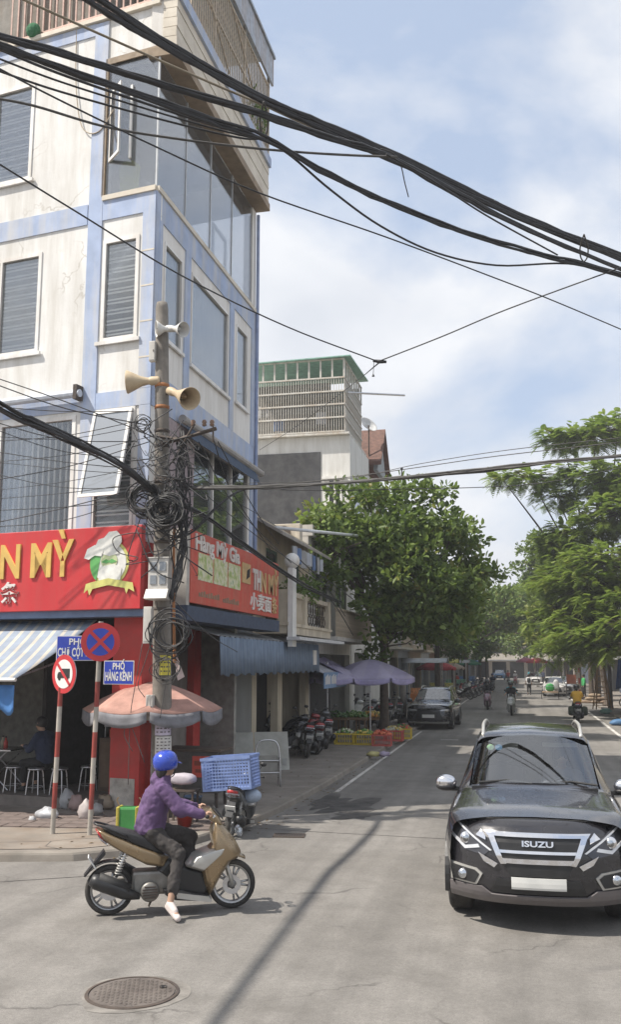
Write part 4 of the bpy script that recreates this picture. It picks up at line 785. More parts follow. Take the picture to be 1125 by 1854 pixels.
for i, (x, a, c_, h, col, lab) in enumerate(spec): shophouse(lab, x, a, c_, h, 1, col, 40 + i, floors=3, shut=(0.08, 0.10, 0.12), balcony=i % 2 == 0)
spec = [(8.2, 29, 36, 9.5, (0.56, 0.52, 0.44), 'cream row house nearest on the right pavement'), (8.2, 36.2, 43, 10.5, (0.42, 0.44, 0.46), 'grey row house second on the right pavement'), (8.2, 43.2, 50, 11.5, (0.58, 0.50, 0.38), 'ochre row house third on the right pavement'), (8.0, 50.2, 57, 12.5, (0.60, 0.52, 0.42), 'tall sand coloured house behind the feathery tree on the right'),
        (8.0, 57.2, 66, 10.0, (0.56, 0.56, 0.54), 'pale house behind the wooden step ladder on the right'), (8.0, 66.2, 78, 11.0, (0.55, 0.48, 0.40), 'tan house behind the parked white car on the right'), (8.0, 78.2, 92, 9.0, (0.50, 0.50, 0.50), 'grey house far down the right pavement'), (8.0, 92.2, 112, 10.0, (0.56, 0.52, 0.46), 'light house farther off on the right'), (7.6, 112.2, 150, 9.0, (0.5, 0.45, 0.40), 'brown house near the far end on the right')]
for i, (x, a, c_, h, col, lab) in enumerate(spec): shophouse(lab, x, a, c_, h, -1, col, 60 + i, floors=3, shut=(0.10, 0.12, 0.16), balcony=i % 2 == 1)
FE = lambda s, d, z: Vector((-12 + s, 168 + d, z))
fe = thing('end_house', 'wide beige building with dark ground floor closing the far end of the street', 'building', (0, 168, 0))
hs = [(1 + i * 3.0, 2.9 + i * 3.0, z, z + 1.7) for i in range(8) for z in (4.2, 7.4)]
part('wall', wall_mesh(B(FE), 0, 26, 0.0, 10.5, hs + [(1 + i * 3.0, 3.4 + i * 3.0, 0.0, 2.8) for i in range(8)], 0.25), mat('end_wall', (0.52, 0.47, 0.40), 0.85, var=0.1, dirt=(0.38, 0.33, 0.27), streak=True), fe, world=True)
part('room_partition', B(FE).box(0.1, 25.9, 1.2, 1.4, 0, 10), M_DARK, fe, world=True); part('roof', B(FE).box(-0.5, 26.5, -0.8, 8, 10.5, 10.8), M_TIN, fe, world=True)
for h in hs: w_ = part('window', B(FE).box(h[0], h[0] + 0.1, -0.02, 0.06, h[2], h[3]).box(h[1] - 0.1, h[1], -0.02, 0.06, h[2], h[3]), M_FRAME, fe, world=True); part('pane', B(FE).box(h[0] + 0.1, h[1] - 0.1, 0.02, 0.03, h[2], h[3]), G_WIN, w_, world=True)
part('canopy', B(FE).box(0, 26, -2.2, -0.01, 3.0, 3.15), M_TIN, fe, world=True)
# ================================================================ TREES
M_BARK = mat('bark', (0.10, 0.078, 0.06), 0.95, var=0.35, scale=8, bmp=0.7, bscale=24)
def leaf_mesh(C, D, size, tone, wide=0.55):
    """C centres, D directions (unit) -> folded leaves"""
    n = len(C); rnd = rng.normal(size=(n, 3)); S = np.cross(D, rnd); S /= np.linalg.norm(S, axis=1)[:, None] + 1e-9; U = np.cross(S, D)
    sz = size * rng.uniform(0.5, 1.35, n)[:, None]
    p0 = C; p1 = C + D * sz - U * sz * 0.10; w_ = wide * 0.5
    l1 = C + D * sz * 0.35 + S * sz * w_ + U * sz * 0.10; l2 = C + D * sz * 0.75 + S * sz * w_ * 0.75 + U * sz * 0.06
    r1 = C + D * sz * 0.35 - S * sz * w_ + U * sz * 0.10; r2 = C + D * sz * 0.75 - S * sz * w_ * 0.75 + U * sz * 0.06
    V = np.stack([p0, l1, l2, p1, r2, r1], 1).reshape(-1, 3); k = np.arange(n)[:, None] * 6
    Fc = np.concatenate([k + np.array([[0, 1, 2, 3]]), k + np.array([[0, 3, 4, 5]])], 1).reshape(-1, 4)
    me = bpy.data.meshes.new('leaves'); me.vertices.add(len(V)); me.vertices.foreach_set('co', V.ravel().astype(np.float32))
    me.loops.add(Fc.size); me.loops.foreach_set('vertex_index', Fc.ravel().astype(np.int32)); me.polygons.add(len(Fc))
    me.polygons.foreach_set('loop_start', (np.arange(len(Fc)) * 4).astype(np.int32)); me.update(calc_edges=True)
    a = me.attributes.new('tone', 'FLOAT', 'FACE'); a.data.foreach_set('value', np.repeat(tone, 2).astype(np.float32)); return me
def unit(a): return a / (np.linalg.norm(a, axis=1)[:, None] + 1e-9)
def broad_tree(name, label, base, trunk_h, blobs, nclump, nleaf, size, m, group=None, lean=(0, 0), tr=0.2):
    """crown = clumps of leaves spread through several ellipsoid lobes; blobs (c, r) in world"""
    t = thing(name, label, 'tree', base, group=group); bx, by, bz = base
    fork = Vector((bx + lean[0], by + lean[1], trunk_h))
    b = B(); b.tube([(bx, by, bz - 0.05), (bx + lean[0] * 0.2, by + lean[1] * 0.2, bz + 0.35), (bx + lean[0] * 0.5, by, trunk_h * 0.5), fork], [tr * 1.45, tr * 1.05, tr * 0.9, tr * 0.8], 10, smooth=4)
    cl = []
    wts = np.array([r[0] * r[1] * r[2] for c_, r in blobs]); wts = wts / wts.sum()
    for i in range(nclump):
        c_, r = blobs[rng.choice(len(blobs), p=wts)]; v = unit(rng.normal(size=(1, 3)))[0]; rad = rng.uniform(0.25, 1.0) ** 0.45
        cl.append(np.array(c_) + v * np.array(r) * rad)
    for c_, r in blobs:
        c_ = Vector(c_); mid = fork.lerp(c_, 0.5) + Vector((0, 0, 0.3)); b.tube([fork, mid, c_, c_ + Vector((rng.normal(0, .4), rng.normal(0, .4), r[2] * 0.6))], [tr * 0.55, tr * 0.4, tr * 0.22, 0.02], 7, smooth=3)
        near = sorted(cl, key=lambda q: np.linalg.norm(q - np.array(c_)))[:12]
        for q in near[::2]: b.tube([c_, (c_ + Vector(q)) / 2 + Vector((0, 0, -0.15)), Vector(q)], [tr * 0.2, tr * 0.12, 0.012], 5)
    part('trunk', b, M_BARK, t, True, world=True)
    C = []; D = []; T = []; sp = np.mean([min(r) for c_, r in blobs]) * 0.26
    for q in cl:
        k = int(nleaf / nclump * rng.uniform(0.5, 1.5)); o = rng.normal(size=(k, 3)) * np.array([sp, sp, sp * 0.62]); o = o[np.linalg.norm(o, axis=1) < sp * 2.2]; k = len(o)
        C.append(q + o); d = unit(o) * 0.8 + rng.normal(size=(k, 3)) * 0.55 + np.array([0, 0, 0.10]); D.append(unit(d)); T.append(np.clip(rng.normal(0.45, 0.2) + rng.normal(0, 0.23, k), 0, 0.93))
    C = np.concatenate(C); T = np.concatenate(T); T[rng.random(len(T)) < 0.012] = 1.0
    cr_ = put('crown', leaf_mesh(C, np.concatenate(D), size, T), m, t, world=True); setp(cr_, kind='stuff'); return t
def feather_tree(name, label, base, trunk_h, sprays, m, nfr=3000, flen=0.5, group=None, tr=0.2, npair=9):
    """sprays (centre, radius): flat tiers of feathery fronds on long thin branches"""
    t = thing(name, label, 'tree', base, group=group); bx, by, bz = base; fork = Vector((bx, by, trunk_h))
    b = B(); b.tube([(bx, by, bz - 0.05), (bx + 0.1, by, bz + 0.4), (bx - 0.15, by, trunk_h * 0.55), fork], [tr * 1.4, tr, tr * 0.85, tr * 0.75], 10, smooth=4)
    wts = np.array([r[0] * r[1] for c_, r in sprays]); wts = wts / wts.sum(); C = []; D = []; S = []; T = []
    for (c_, r), wt in zip(sprays, wts):
        cv = Vector(c_); hm = fork.lerp(cv, 0.45) + Vector((0, 0, 0.5)); b.tube([fork, hm, fork.lerp(cv, 0.8) + Vector((0, 0, 0.25)), cv], [tr * 0.5, tr * 0.33, tr * 0.2, 0.02], 6, smooth=3)
        n = max(6, int(nfr * wt)); nt_ = max(3, n // 9)
        tw = np.array(c_) + unit(rng.normal(size=(nt_, 3))) * (rng.uniform(0.1, 1, (nt_, 1)) ** 0.5) * np.array(r)
        for q in tw:
            b.tube([cv, (cv + Vector(q)) / 2 + Vector((0, 0, 0.1)), Vector(q)], [0.03, 0.018, 0.006], 4)
            k = 9; out_ = unit((q - np.array(c_) + rng.normal(0, 0.05, 3))[None, :])[0]
            d = unit(np.array([out_] * k) * 0.7 + rng.normal(size=(k, 3)) * np.array([0.8, 0.8, 0.25]) + np.array([0, 0, 0.05]))
            C.append(q + rng.normal(0, 0.12, (k, 3))); D.append(d); T.append(np.clip(rng.normal(0.5, 0.2) + rng.normal(0, 0.1, k), 0, 0.92))
    C = np.concatenate(C); D = np.concatenate(D); T = np.concatenate(T); T[rng.random(len(T)) < 0.02] = 1.0; n = len(C)
    part('trunk', b, M_BARK, t, True, world=True)
    L = flen * rng.uniform(0.7, 1.25, n); Z = np.array([0, 0, 1.0]); Sd = unit(np.cross(D, Z) + rng.normal(0, 0.15, (n, 3))); V = []; 
    for j in range(npair):
        f = (j + 1) / npair; P = C + D * (L * f)[:, None] + Z * (-(f ** 2) * L * 0.38)[:, None]; ln = (L * 0.30 * math.sin(PI * (0.18 + 0.78 * f)))[:, None]; wd = (L * 0.055)[:, None]
        for sg in (-1, 1):
            d2 = unit(Sd * sg + D * 0.45 - Z * 0.18); 
            V.append(np.stack([P - D * wd, P + d2 * ln - D * wd * 0.6, P + d2 * ln + D * wd * 0.6, P + D * wd], 1))
    V = np.stack(V, 1).reshape(-1, 3); nf = len(V) // 4; me = bpy.data.meshes.new('fronds'); me.vertices.add(len(V)); me.vertices.foreach_set('co', V.ravel().astype(np.float32))
    me.loops.add(nf * 4); me.loops.foreach_set('vertex_index', np.arange(nf * 4).astype(np.int32)); me.polygons.add(nf); me.polygons.foreach_set('loop_start', (np.arange(nf) * 4).astype(np.int32)); me.update(calc_edges=True)
    a = me.attributes.new('tone', 'FLOAT', 'FACE'); a.data.foreach_set('value', np.repeat(T, npair * 2).astype(np.float32))
    setp(put('crown', me, m, t, world=True), kind='stuff'); return t
L_BROAD = leafmat('broad_leaf', (0.06, 0.105, 0.025), (0.23, 0.31, 0.08), 0.4); L_FEATH = leafmat('feather_leaf', (0.13, 0.20, 0.045), (0.34, 0.43, 0.10), 0.5); L_MID = leafmat('far_leaf', (0.075, 0.125, 0.035), (0.19, 0.27, 0.075), 0.38); L_YEL = leafmat('yellowish_leaf', (0.12, 0.155, 0.035), (0.30, 0.33, 0.08), 0.4)
def bl(px, py, Y, rx, ry, rd):   # lobe: centre seen at (px,py), radii in metres
    return (tuple(gy(px, py, Y)), (rx, rd, ry))
broad_tree('leafy_tree', 'big round dark green leafy tree over the left pavement before the caged house', (-4.85, 34.0, 0.1), 3.4,
           [bl(690, 945, 32, 2.1, 1.5, 2.1), bl(760, 940, 33, 1.6, 1.25, 1.9), bl(630, 990, 31, 1.25, 1.25, 1.5), bl(720, 1035, 32, 2.1, 1.6, 2.1), bl(800, 1010, 33, 1.6, 1.5, 2.0), bl(585, 950, 29.3, .75, .45, .9), bl(600, 1010, 30, .75, .7, .8), bl(845, 1080, 34, 1.4, 1.3, 1.8), bl(770, 1115, 33, 1.7, 1.0, 1.8), bl(880, 1040, 34.5, .8, .5, 1.0), bl(690, 1110, 32, 1.1, .8, 1.1), bl(700, 1170, 33, .9, .45, .9), bl(820, 1150, 34, 1.2, .5, 1.2)], 260, 19000, 0.235, L_BROAD, tr=0.17)
# feathery tree on the right
sp = [bl(1075, 790, 50, 3.0, .5, 2.5), bl(1020, 800, 50, 1.2, .35, 1.2), bl(1120, 765, 50, 1.4, .4, 1.6), bl(1090, 870, 50, 2.6, .9, 3), bl(960, 865, 50, 2.0, .5, 1.6), bl(910, 868, 50, 0.8, .28, .8), bl(1010, 900, 51, 1.4, .7, 1.6), bl(1120, 930, 49, 2.2, 1.1, 3), bl(1050, 965, 50, 2.0, .9, 2.4), bl(1000, 985, 51, 1.3, .7, 2), bl(1090, 1020, 48, 2.4, 1.0, 3), bl(1030, 1050, 49, 1.8, .9, 2.2), bl(1110, 1090, 47, 2.2, 1.0, 2.4), bl(1050, 1120, 48, 1.7, .8, 2), bl(1010, 1100, 50, 1.0, .6, 1.4), bl(1100, 1152, 47, 1.8, .6, 2), bl(1010, 1165, 50, 1.0, .45, 1.2), bl(1090, 1172, 46, 1.6, .5, 1.6), bl(985, 1060, 52, 1.2, .8, 1.6), bl(975, 1120, 53, 1.1, .8, 1.6), bl(1020, 1000, 51, 1.5, .8, 2), bl(1075, 1060, 48, 2.2, 1.0, 2.4), bl(1000, 1180, 52, 1.1, .45, 1.4), bl(1050, 1150, 46, 1.3, .5, 1.4), bl(1125, 1130, 45, 1.4, .7, 1.6), bl(1160, 900, 50, 2.6, 2.2, 3), bl(1160, 1080, 50, 2.4, 1.8, 3), bl(1035, 1180, 49, 1.0, .4, 1.0)]
feather_tree('feathery_tree', 'tall light green feathery tree over the right pavement', (4.78, 58.6, 0.12), 4.6, sp, L_FEATH, nfr=14500, flen=0.54, tr=0.2)
# trees further along both sides
def gen_blobs(px, py, Y, w_, h, n, seed, dr=2.0):
    r_ = np.random.default_rng(seed); c_ = gy(px, py, Y); return [((c_.x + r_.normal(0, w_ * 0.42), c_.y + r_.normal(0, dr * 0.4), c_.z + r_.normal(0, h * 0.36)), (w_ * r_.uniform(.35, .6), dr * r_.uniform(.5, .9), h * r_.uniform(.3, .5))) for _ in range(n)]
far = [('mid green tree behind the big leafy tree on the left', -5.0, 58, 800, 1110, 3.8, 3.0, L_MID, 7000, .26), ('yellow green tree beside the far parked motorbikes on the left', -5.0, 72, 850, 1110, 3.6, 3.0, L_MID, 5000, .30), ('small tree over the far stalls on the left', -5.2, 90, 880, 1120, 3.6, 3.2, L_MID, 3600, .38), ('dull green tree near the far end on the left', -5.0, 118, 895, 1140, 4.0, 3.2, L_MID, 2600, .5),
       ('dark crowned tree with a flat top right of the street', 5.0, 74, 958, 1040, 2.8, 3.6, L_BROAD, 5200, .30), ('bushy tree above the parked white car', 5.0, 88, 985, 1110, 3.6, 3.4, L_MID, 5200, .34), ('yellowish tree low above the far umbrella on the right', 4.9, 66, 1005, 1150, 2.2, 1.6, L_YEL, 3600, .26), ('distant tree at the right of the far end', 4.6, 125, 950, 1145, 4.2, 3.2, L_MID, 2600, .5), ('tall tree far behind the feathery tree', 7.0, 98, 1060, 1080, 5.0, 4.5, L_MID, 4200, .42)]
far += [('wide tree arching over the far road from the left', -4.6, 82, 900, 1105, 5.0, 3.4, L_MID, 5200, .36), ('wide tree arching over the far road from the right', 4.6, 104, 955, 1115, 5.4, 4.2, L_MID, 4600, .44), ('hazy tree rising behind the far end house', 2.0, 150, 925, 1125, 9.0, 5.0, L_MID, 4200, .7), ('hazy tree at the left of the far end', -5.0, 140, 880, 1130, 7.0, 5.0, L_MID, 3600, .65), ('hazy tree at the right before the far end', 5.2, 135, 985, 1130, 6.5, 5.0, L_MID, 3600, .6)]
for i, (lab, x, Y, px, py, w_, h, m, nl, sz) in enumerate(far):
    broad_tree('street_tree', lab, (x, Y, 0.1), 3.2 + Y * 0.008, gen_blobs(px, py, Y, w_, h, 7, 100 + i), 90, nl, sz, m, group='trees along the street', tr=0.19)
b_ = bl(570, 1075, 24.2, .7, .35, .5)
def shrub(name, label, base, blobs, n, size, m, pot=None):
    t = thing(name, label, 'plant', base); b = B()
    for c_, r in blobs: b.tube([base, Vector(base).lerp(Vector(c_), 0.6), c_], [0.02, 0.014, 0.006], 5)
    part('stems', b, M_BARK, t, world=True); C = []; D = []
    for c_, r in blobs:
        o = unit(rng.normal(size=(n, 3))) * rng.uniform(0, 1, (n, 1)) ** 0.5; C.append(np.array(c_) + o * np.array(r)); D.append(unit(o + rng.normal(size=(n, 3)) * 0.5))
    C = np.concatenate(C); setp(put('foliage', leaf_mesh(C, np.concatenate(D), size, np.clip(rng.normal(0.5, 0.2, len(C)), 0, .9)), m, t, world=True), kind='stuff')
    if pot: part('pot', B().lathe([(0.02, 0), (0.12, 0), (0.17, 0.24), (0.18, 0.26), (0.15, 0.26)], base, (0, 0, 1), 14), mat('clay_pot', (0.26, 0.13, 0.08), 0.85), t, world=True)
shrub('balcony_plant', 'potted plant with trailing leaves on the stone balcony', (-5.95, 24.6, 3.6), [((-5.95, 24.6, 4.6), (.35, .5, .4)), ((-5.7, 25.4, 4.5), (.25, .5, .3)), ((-5.75, 25.9, 4.75), (.3, .4, .35))], 130, 0.13, L_MID, True)
shrub('roof_creeper', 'thin creeper hanging on the roof cage of the blue corner house', tuple(FR(5.9, -OV, 15.8)), [(tuple(FR(5.2, -OV - .05, 16.4)), (.12, .4, .5)), (tuple(FR(5.9, -OV - .05, 16.6)), (.12, .35, .5))], 110, 0.11, L_MID)
# ================================================================ UTILITY POLE AND CABLES
M_POLE = mat('pole_concrete', (0.215, 0.195, 0.17), 0.9, var=0.25, scale=5, bmp=0.4, bscale=40, dirt=(0.12, 0.105, 0.09))
M_WIRE = mat('cable_black', (0.022, 0.022, 0.024), 0.55, var=0.3); M_WIREG = mat('cable_grey', (0.075, 0.072, 0.068), 0.7, var=0.2); M_HORN = mat('tan_horn', (0.52, 0.42, 0.28), 0.55, var=0.15, dirt=(0.4, 0.3, 0.2)); M_HORNW = mat('white_horn', (0.62, 0.62, 0.60), 0.5, var=0.12, dirt=(0.45, 0.42, 0.37))
M_ORUST = mat('orange_rust', (0.38, 0.16, 0.06), 0.8, var=0.3); M_BOXW = mat('box_white', (0.62, 0.60, 0.56), 0.5, var=0.1, dirt=(0.42, 0.39, 0.34), streak=True)
PX0, PY0 = -5.87, 15.15
def pole_at(z): k = z / 9.0; return Vector((PX0 - 0.24 * k, PY0, z))
up_ = thing('utility_pole', 'old concrete utility pole wrapped in cable coils at the pavement corner', 'pole', (PX0, PY0, 0.1))
b = B(); b.tube([pole_at(z) for z in (0.05, 0.4, 3, 6, 8.9, 9.0)], [0.175, 0.17, 0.155, 0.13, 0.112, 0.095], 16); part('shaft', b, M_POLE, up_, True, world=True)
for z in (7.45, 7.05, 6.62, 6.35, 5.75, 5.5, 4.65, 3.5, 2.55): part('clamp_band', B().lathe([(0.165 - 0.006 * z, -0.03), (0.17 - 0.006 * z, 0.03)], pole_at(z), (0, 0, 1), 16), M_DSTEEL if z < 7 else M_ORUST, up_, True, world=True, solid=0.012)
for (pxa, pya, pxb, pyb, dy) in ((286, 806, 392, 776, -0.2), (283, 790, 350, 800, -0.16), (280, 872, 335, 868, -0.18)):
    part('cross_arm', B().tube([gy(pxa, pya, PY0 + dy), gy(pxb, pyb, PY0 + dy)], 0.035, 4), M_DSTEEL, up_, world=True)
part('arm_brace', B().tube([gy(352, 768, PY0 - 0.22), gy(312, 838, PY0 - 0.2)], 0.022, 4), M_DSTEEL, up_, world=True); part('arm_brace', B().tube([gy(386, 772, PY0 - 0.22), gy(386, 800, PY0 - 0.22)], 0.016, 4), M_DSTEEL, up_, world=True)
for px in (350, 370, 384): part('insulator', B().lathe([(0.0, .1), (0.03, .09), (0.045, .05), (0.03, .03), (0.045, 0), (0.02, -.02)], gy(px, 770, PY0 - 0.2), (0, 0, 1), 10), mat('insulator', (0.2, 0.12, 0.08), 0.3), up_, True, world=True)
part('conduit', B().tube([gy(316, 950, 14.93), gy(314, 1050, 14.93), gy(316, 1200, 14.92)], 0.025, 6), M_ORUST, up_, world=True)
# loudspeakers
def horn(label, bell, back, r, m, group):
    bell = Vector(bell); back = Vector(back); d = (bell - back); L = d.length; t = thing('loudspeaker', label, 'loudspeaker', back, group=group)
    part('bell', B().lathe([(r, L), (r * 0.98, L + 0.012), (r * 0.93, L), (r * 0.62, L * 0.72), (r * 0.36, L * 0.45), (r * 0.24, L * 0.2), (r * 0.26, L * 0.1)], back, d, 24).lathe([(r, L), (r * 0.74, L * 0.74), (r * 0.44, L * 0.45), (r * 0.31, L * 0.2), (r * 0.3, 0.08 * L)], back, d, 24), m, t, True, world=True)
    part('driver', B().lathe([(0.0, -0.14), (r * 0.34, -0.14), (r * 0.38, -0.10), (r * 0.38, 0.02), (r * 0.3, 0.06)], back, d, 16), m, t, True, world=True)
    part('reflex_cone', B().lathe([(0.0, L * 0.82), (r * 0.26, L * 0.62), (r * 0.3, L * 0.5)], back, d, 16), m, t, True, world=True)
    u = Vector((0, 0, 1)); part('bracket', B().tube([back + u * 0.0, pole_at(back.z)], 0.016, 6), M_DSTEEL, t, world=True)
gp_ = 'loudspeakers on the pole'
horn('small white loudspeaker at the pole top pointing left', gy(284, 596, 14.95), gy(304, 596, 15.05), 0.15, M_HORNW, gp_); horn('small white loudspeaker at the pole top pointing right', gy(332, 597, 14.9), gy(312, 595, 15.02), 0.14, M_HORNW, gp_)
horn('large tan loudspeaker on the pole pointing left', gy(231, 692, 14.95), gy(276, 690, 15.05), 0.21, M_HORN, gp_); horn('large tan loudspeaker on the pole pointing towards the street', gy(344, 722, 14.62), gy(313, 710, 15.0), 0.20, M_HORN, gp_)
def pbox(name, label, px0, px1, py0, py1, Y, dp, m, details=None):
    a = gy(px0, py1, Y); c_ = gy(px1, py0, Y); t = thing(name, label, 'box', ((a.x + c_.x) / 2, Y, a.z)); w_ = (c_.x - a.x) / 2; h = c_.z - a.z
    part('case', B().box(-w_, w_, 0, dp, 0, h), m, t, bevel=0.008)
    if details == 'meter':
        me = mesh_of(B().box(-0.055, 0.055, -0.012, 0.0, -0.075, 0.075)); me.materials.append(glassmat('meter_glass', (0.3, 0.32, 0.3), 0.15, pale=0.25))
        for sx in (-0.46, 0.46):
            for z in (0.48, 0.8): put('meter_window', me, None, t, loc=(sx * w_, 0, z * h))
        part('lower_flap', B().prism([(-w_ - 0.03, 0, 0.0), (-w_ - 0.03, 0, h * 0.26), (-w_ - 0.03, -0.10, 0.02)], (2 * w_ + 0.04, 0, 0)), m, t)
        part('lid_edge', B().box(-w_ - 0.012, w_ + 0.012, -0.018, dp, h, h + 0.02), m, t)
    else:
        part('door_seam', B().box(-w_ * 0.85, w_ * 0.85, -0.006, -0.001, h * 0.06, h * 0.94), m, t)
        part('latch', B().box(w_ * 0.5, w_ * 0.7, -0.02, -0.006, h * 0.45, h * 0.55), M_DSTEEL, t)
    return t
pbox('meter_box', 'white four-window electricity meter box strapped to the pole', 267, 305, 1010, 1086, 14.80, 0.22, M_BOXW, 'meter')
pbox('cable_box', 'narrow tall white box on the pole under the meter box', 258, 275, 1098, 1165, 14.86, 0.1, M_BOXW); pbox('junction_box', 'small grey junction box high on the pole below the white loudspeakers', 269, 281, 617, 654, 14.98, 0.1, M_BOXW); pbox('fuse_box', 'small grey box low on the pole beside the pink parasol', 263, 277, 1258, 1304, 14.9, 0.1, M_BOXW)
# papers pasted on the pole
def paper(name, label, px0, px1, py0, py1, m, extra=None):
    z0 = gy(px0, py1, 14.98).z; z1 = gy(px0, py0, 14.98).z; c_ = pole_at((z0 + z1) / 2); r_ = 0.178 - 0.0075 * z0; xa, xb = gy(px0, py0, 15).x - c_.x, gy(px1, py0, 15).x - c_.x
    aa, ab = -PI / 2 + math.asin(max(-.99, min(.99, xa / r_))), -PI / 2 + math.asin(max(-.99, min(.99, xb / r_))); b = B(); b.grid(lambda u, v: (c_.x + (r_ + 0.004) * math.cos(aa + (ab - aa) * u), c_.y + (r_ + 0.004) * math.sin(aa + (ab - aa) * u), z0 + (z1 - z0) * v), 8, 2)
    t = single(name, b, m, label, 'paper', solid=0.002)
    if extra:
        b = B()
        for j in range(extra):
            v = 1 - (j + 0.7) / (extra + 0.6); h = 0.32 / (extra + 0.6)
            for k in range(4):
                u0 = 0.1 + k * 0.21; b.grid(lambda u, w_: (c_.x + (r_ + 0.008) * math.cos(aa + (ab - aa) * (u0 + 0.15 * u * (1 - 0.3 * ((j + k) % 2)))), c_.y + (r_ + 0.008) * math.sin(aa + (ab - aa) * (u0 + 0.15 * u * (1 - 0.3 * ((j + k) % 2)))), z0 + (z1 - z0) * (v - h / 2 + h * w_)), 2, 1)
        setp(part('print_marks', b, mat('print_ink', (0.12, 0.10, 0.10), 0.8), t, world=True), kind='stuff')
mp_ = mat('paper_white', (0.62, 0.60, 0.56), 0.85, var=0.2, scale=10)
paper('yellow_notice', 'bright yellow notice pasted on the utility pole', 290, 312, 1186, 1222, mat('paper_yellow', (0.75, 0.66, 0.10), 0.8), 4)
paper('poster', 'white handbill pasted lowest on the utility pole', 282, 313, 1333, 1378, mp_, 7); paper('poster', 'lilac edged handbill pasted on the pole beside the parasol', 282, 312, 1300, 1331, mat('paper_lilac', (0.58, 0.52, 0.62), 0.85, var=0.2), 4); paper('poster', 'faded teal sticker on the pole above the handbills', 300, 312, 1288, 1299, mat('paper_teal', (0.30, 0.52, 0.46), 0.8))
b = B(); b.prism([gy(318, 1180, 14.95), gy(334, 1225, 14.9), gy(322, 1232, 14.9), gy(316, 1200, 14.95)], (0, 0.006, 0)); single('paper_flag', b, mat('paper_pinkish', (0.62, 0.5, 0.48), 0.8), 'small torn pinkish flag of paper hanging at the right of the pole', 'paper')

# ---- overhead lines. Points are (px, py, height) seen on sight lines at a given height, so each line hangs at its real height
def wire(name, label, pts, r, m=None, group=None, n=5, sm=6, parent=None):
    b = B(); b.tube(pts, r, n, smooth=sm)
    if parent is not None: return part(name, b, m or M_WIRE, parent, True, world=True)
    return single(name, b, m or M_WIRE, label, 'cable', group, smooth=True)
def bundle(name, label, pts, rad, nst, rs, m=None, seed=1):
    r_ = np.random.default_rng(seed); t = thing(name, label, 'cable bundle', pts[len(pts) // 2]); P = catmull(pts, 5); 
    for k in range(nst):
        a0, tw, rr = r_.uniform(0, 2 * PI), r_.uniform(-1.2, 1.2), rad * r_.uniform(0.2, 1.0) ** 0.5; Q = []
        for i, p in enumerate(P):
            a = a0 + tw * i * 0.15; Q.append(p + Vector((0, rr * math.cos(a) * 0.7 + r_.normal(0, 0.004), rr * math.sin(a) + r_.normal(0, 0.004))) + Vector((rr * math.cos(a) * 0.5, 0, 0)))
        wire('strand', None, Q, rs * r_.uniform(0.7, 1.3), m if k % 4 else (m or M_WIRE), parent=t, sm=0)
    return t
H = lambda z, L: [gz(px, py, z) for px, py in L]
bundle('cable_bundle', 'thickest black cable bundle sweeping across the sky from upper left', H(7.6, [(60, -90), (150, -15), (300, 82), (470, 178), (590, 232), (700, 280), (820, 335), (960, 400), (1125, 466), (1300, 535)]), 0.055, 11, 0.018, seed=2)
bundle('cable_bundle', 'second black cable bundle running just under the thickest one', H(7.45, [(-40, 55), (110, 95), (300, 155), (470, 205), (600, 250), (700, 282), (830, 352), (960, 420), (1125, 490), (1250, 540)]), 0.03, 5, 0.016, seed=3)
bundle('cable_bundle', 'slack cable bundle hanging below the others with a dip over the street', H(7.2, [(-40, 70), (110, 125), (300, 190), (400, 225), (480, 252), (600, 320), (720, 375), (850, 425), (980, 462), (1060, 480), (1200, 520)]), 0.028, 5, 0.013, seed=4)
wire('overhead_cable', 'slack single wire dipping lowest below the sky bundles', H(7.2, [(480, 252), (530, 285), (600, 345), (690, 410), (790, 458), (900, 481), (1030, 478), (1140, 500)]), 0.012)
wire('overhead_cable', 'short wire dropping from the thick bundle to the slack one at right', H(7.3, [(700, 280), (780, 325), (880, 390), (1010, 462)]), 0.010)
wire('overhead_cable', 'thin grey brown wire in front of the loft glass joining the bundle', H(7.3, [(-30, 175), (60, 192), (190, 230), (320, 252), (470, 270), (600, 280), (720, 285)]), 0.012, M_WIREG)
wire('overhead_cable', 'thin tan wire crossing the top of the blue corner house', H(7.7, [(20, -10), (180, 62), (380, 150), (470, 188), (540, 220), (640, 262)]), 0.011, mat('tan_wire', (0.25, 0.21, 0.15), 0.7))
for i, (dy, r_) in enumerate(((0, .012), (14, .009), (32, .010))): wire('overhead_cable', ['uppermost', 'middle', 'lowest'][i] + ' of three thin close wires across the upper windows', H(7.3, [(-30, 78 + dy * 1.3), (110, 135 + dy), (300, 200 + dy * 0.6), (430, 240 + dy * 0.3), (480, 252)]), r_, group='close wires across the upper windows')
wire('overhead_cable', 'fine single wire descending left to right across the whole sky', H(7.0, [(-30, 110), (100, 178), (290, 270), (470, 350), (700, 430), (900, 505), (1010, 548), (1180, 620)]), 0.008)
wire('overhead_cable', 'fine wire sloping from the left window down to the splice in mid sky', [gz(-30, 280, 7.0), gz(140, 385, 6.9), gz(330, 500, 6.8), gz(520, 592, 6.7), gz(685, 655, 6.6)], 0.009)
wire('overhead_cable', 'fine wire rising from the splice to the upper right', [gz(685, 655, 6.6), gz(800, 610, 6.8), gz(920, 560, 7.0), gz(1130, 483, 7.2)], 0.009); wire('overhead_cable', 'fine wire dropping from the splice behind the caged terrace', [gz(688, 656, 6.6), Vector(gy(640, 695, 26)), Vector(gy(540, 770, 30)), Vector(gy(470, 815, 33))], 0.010)
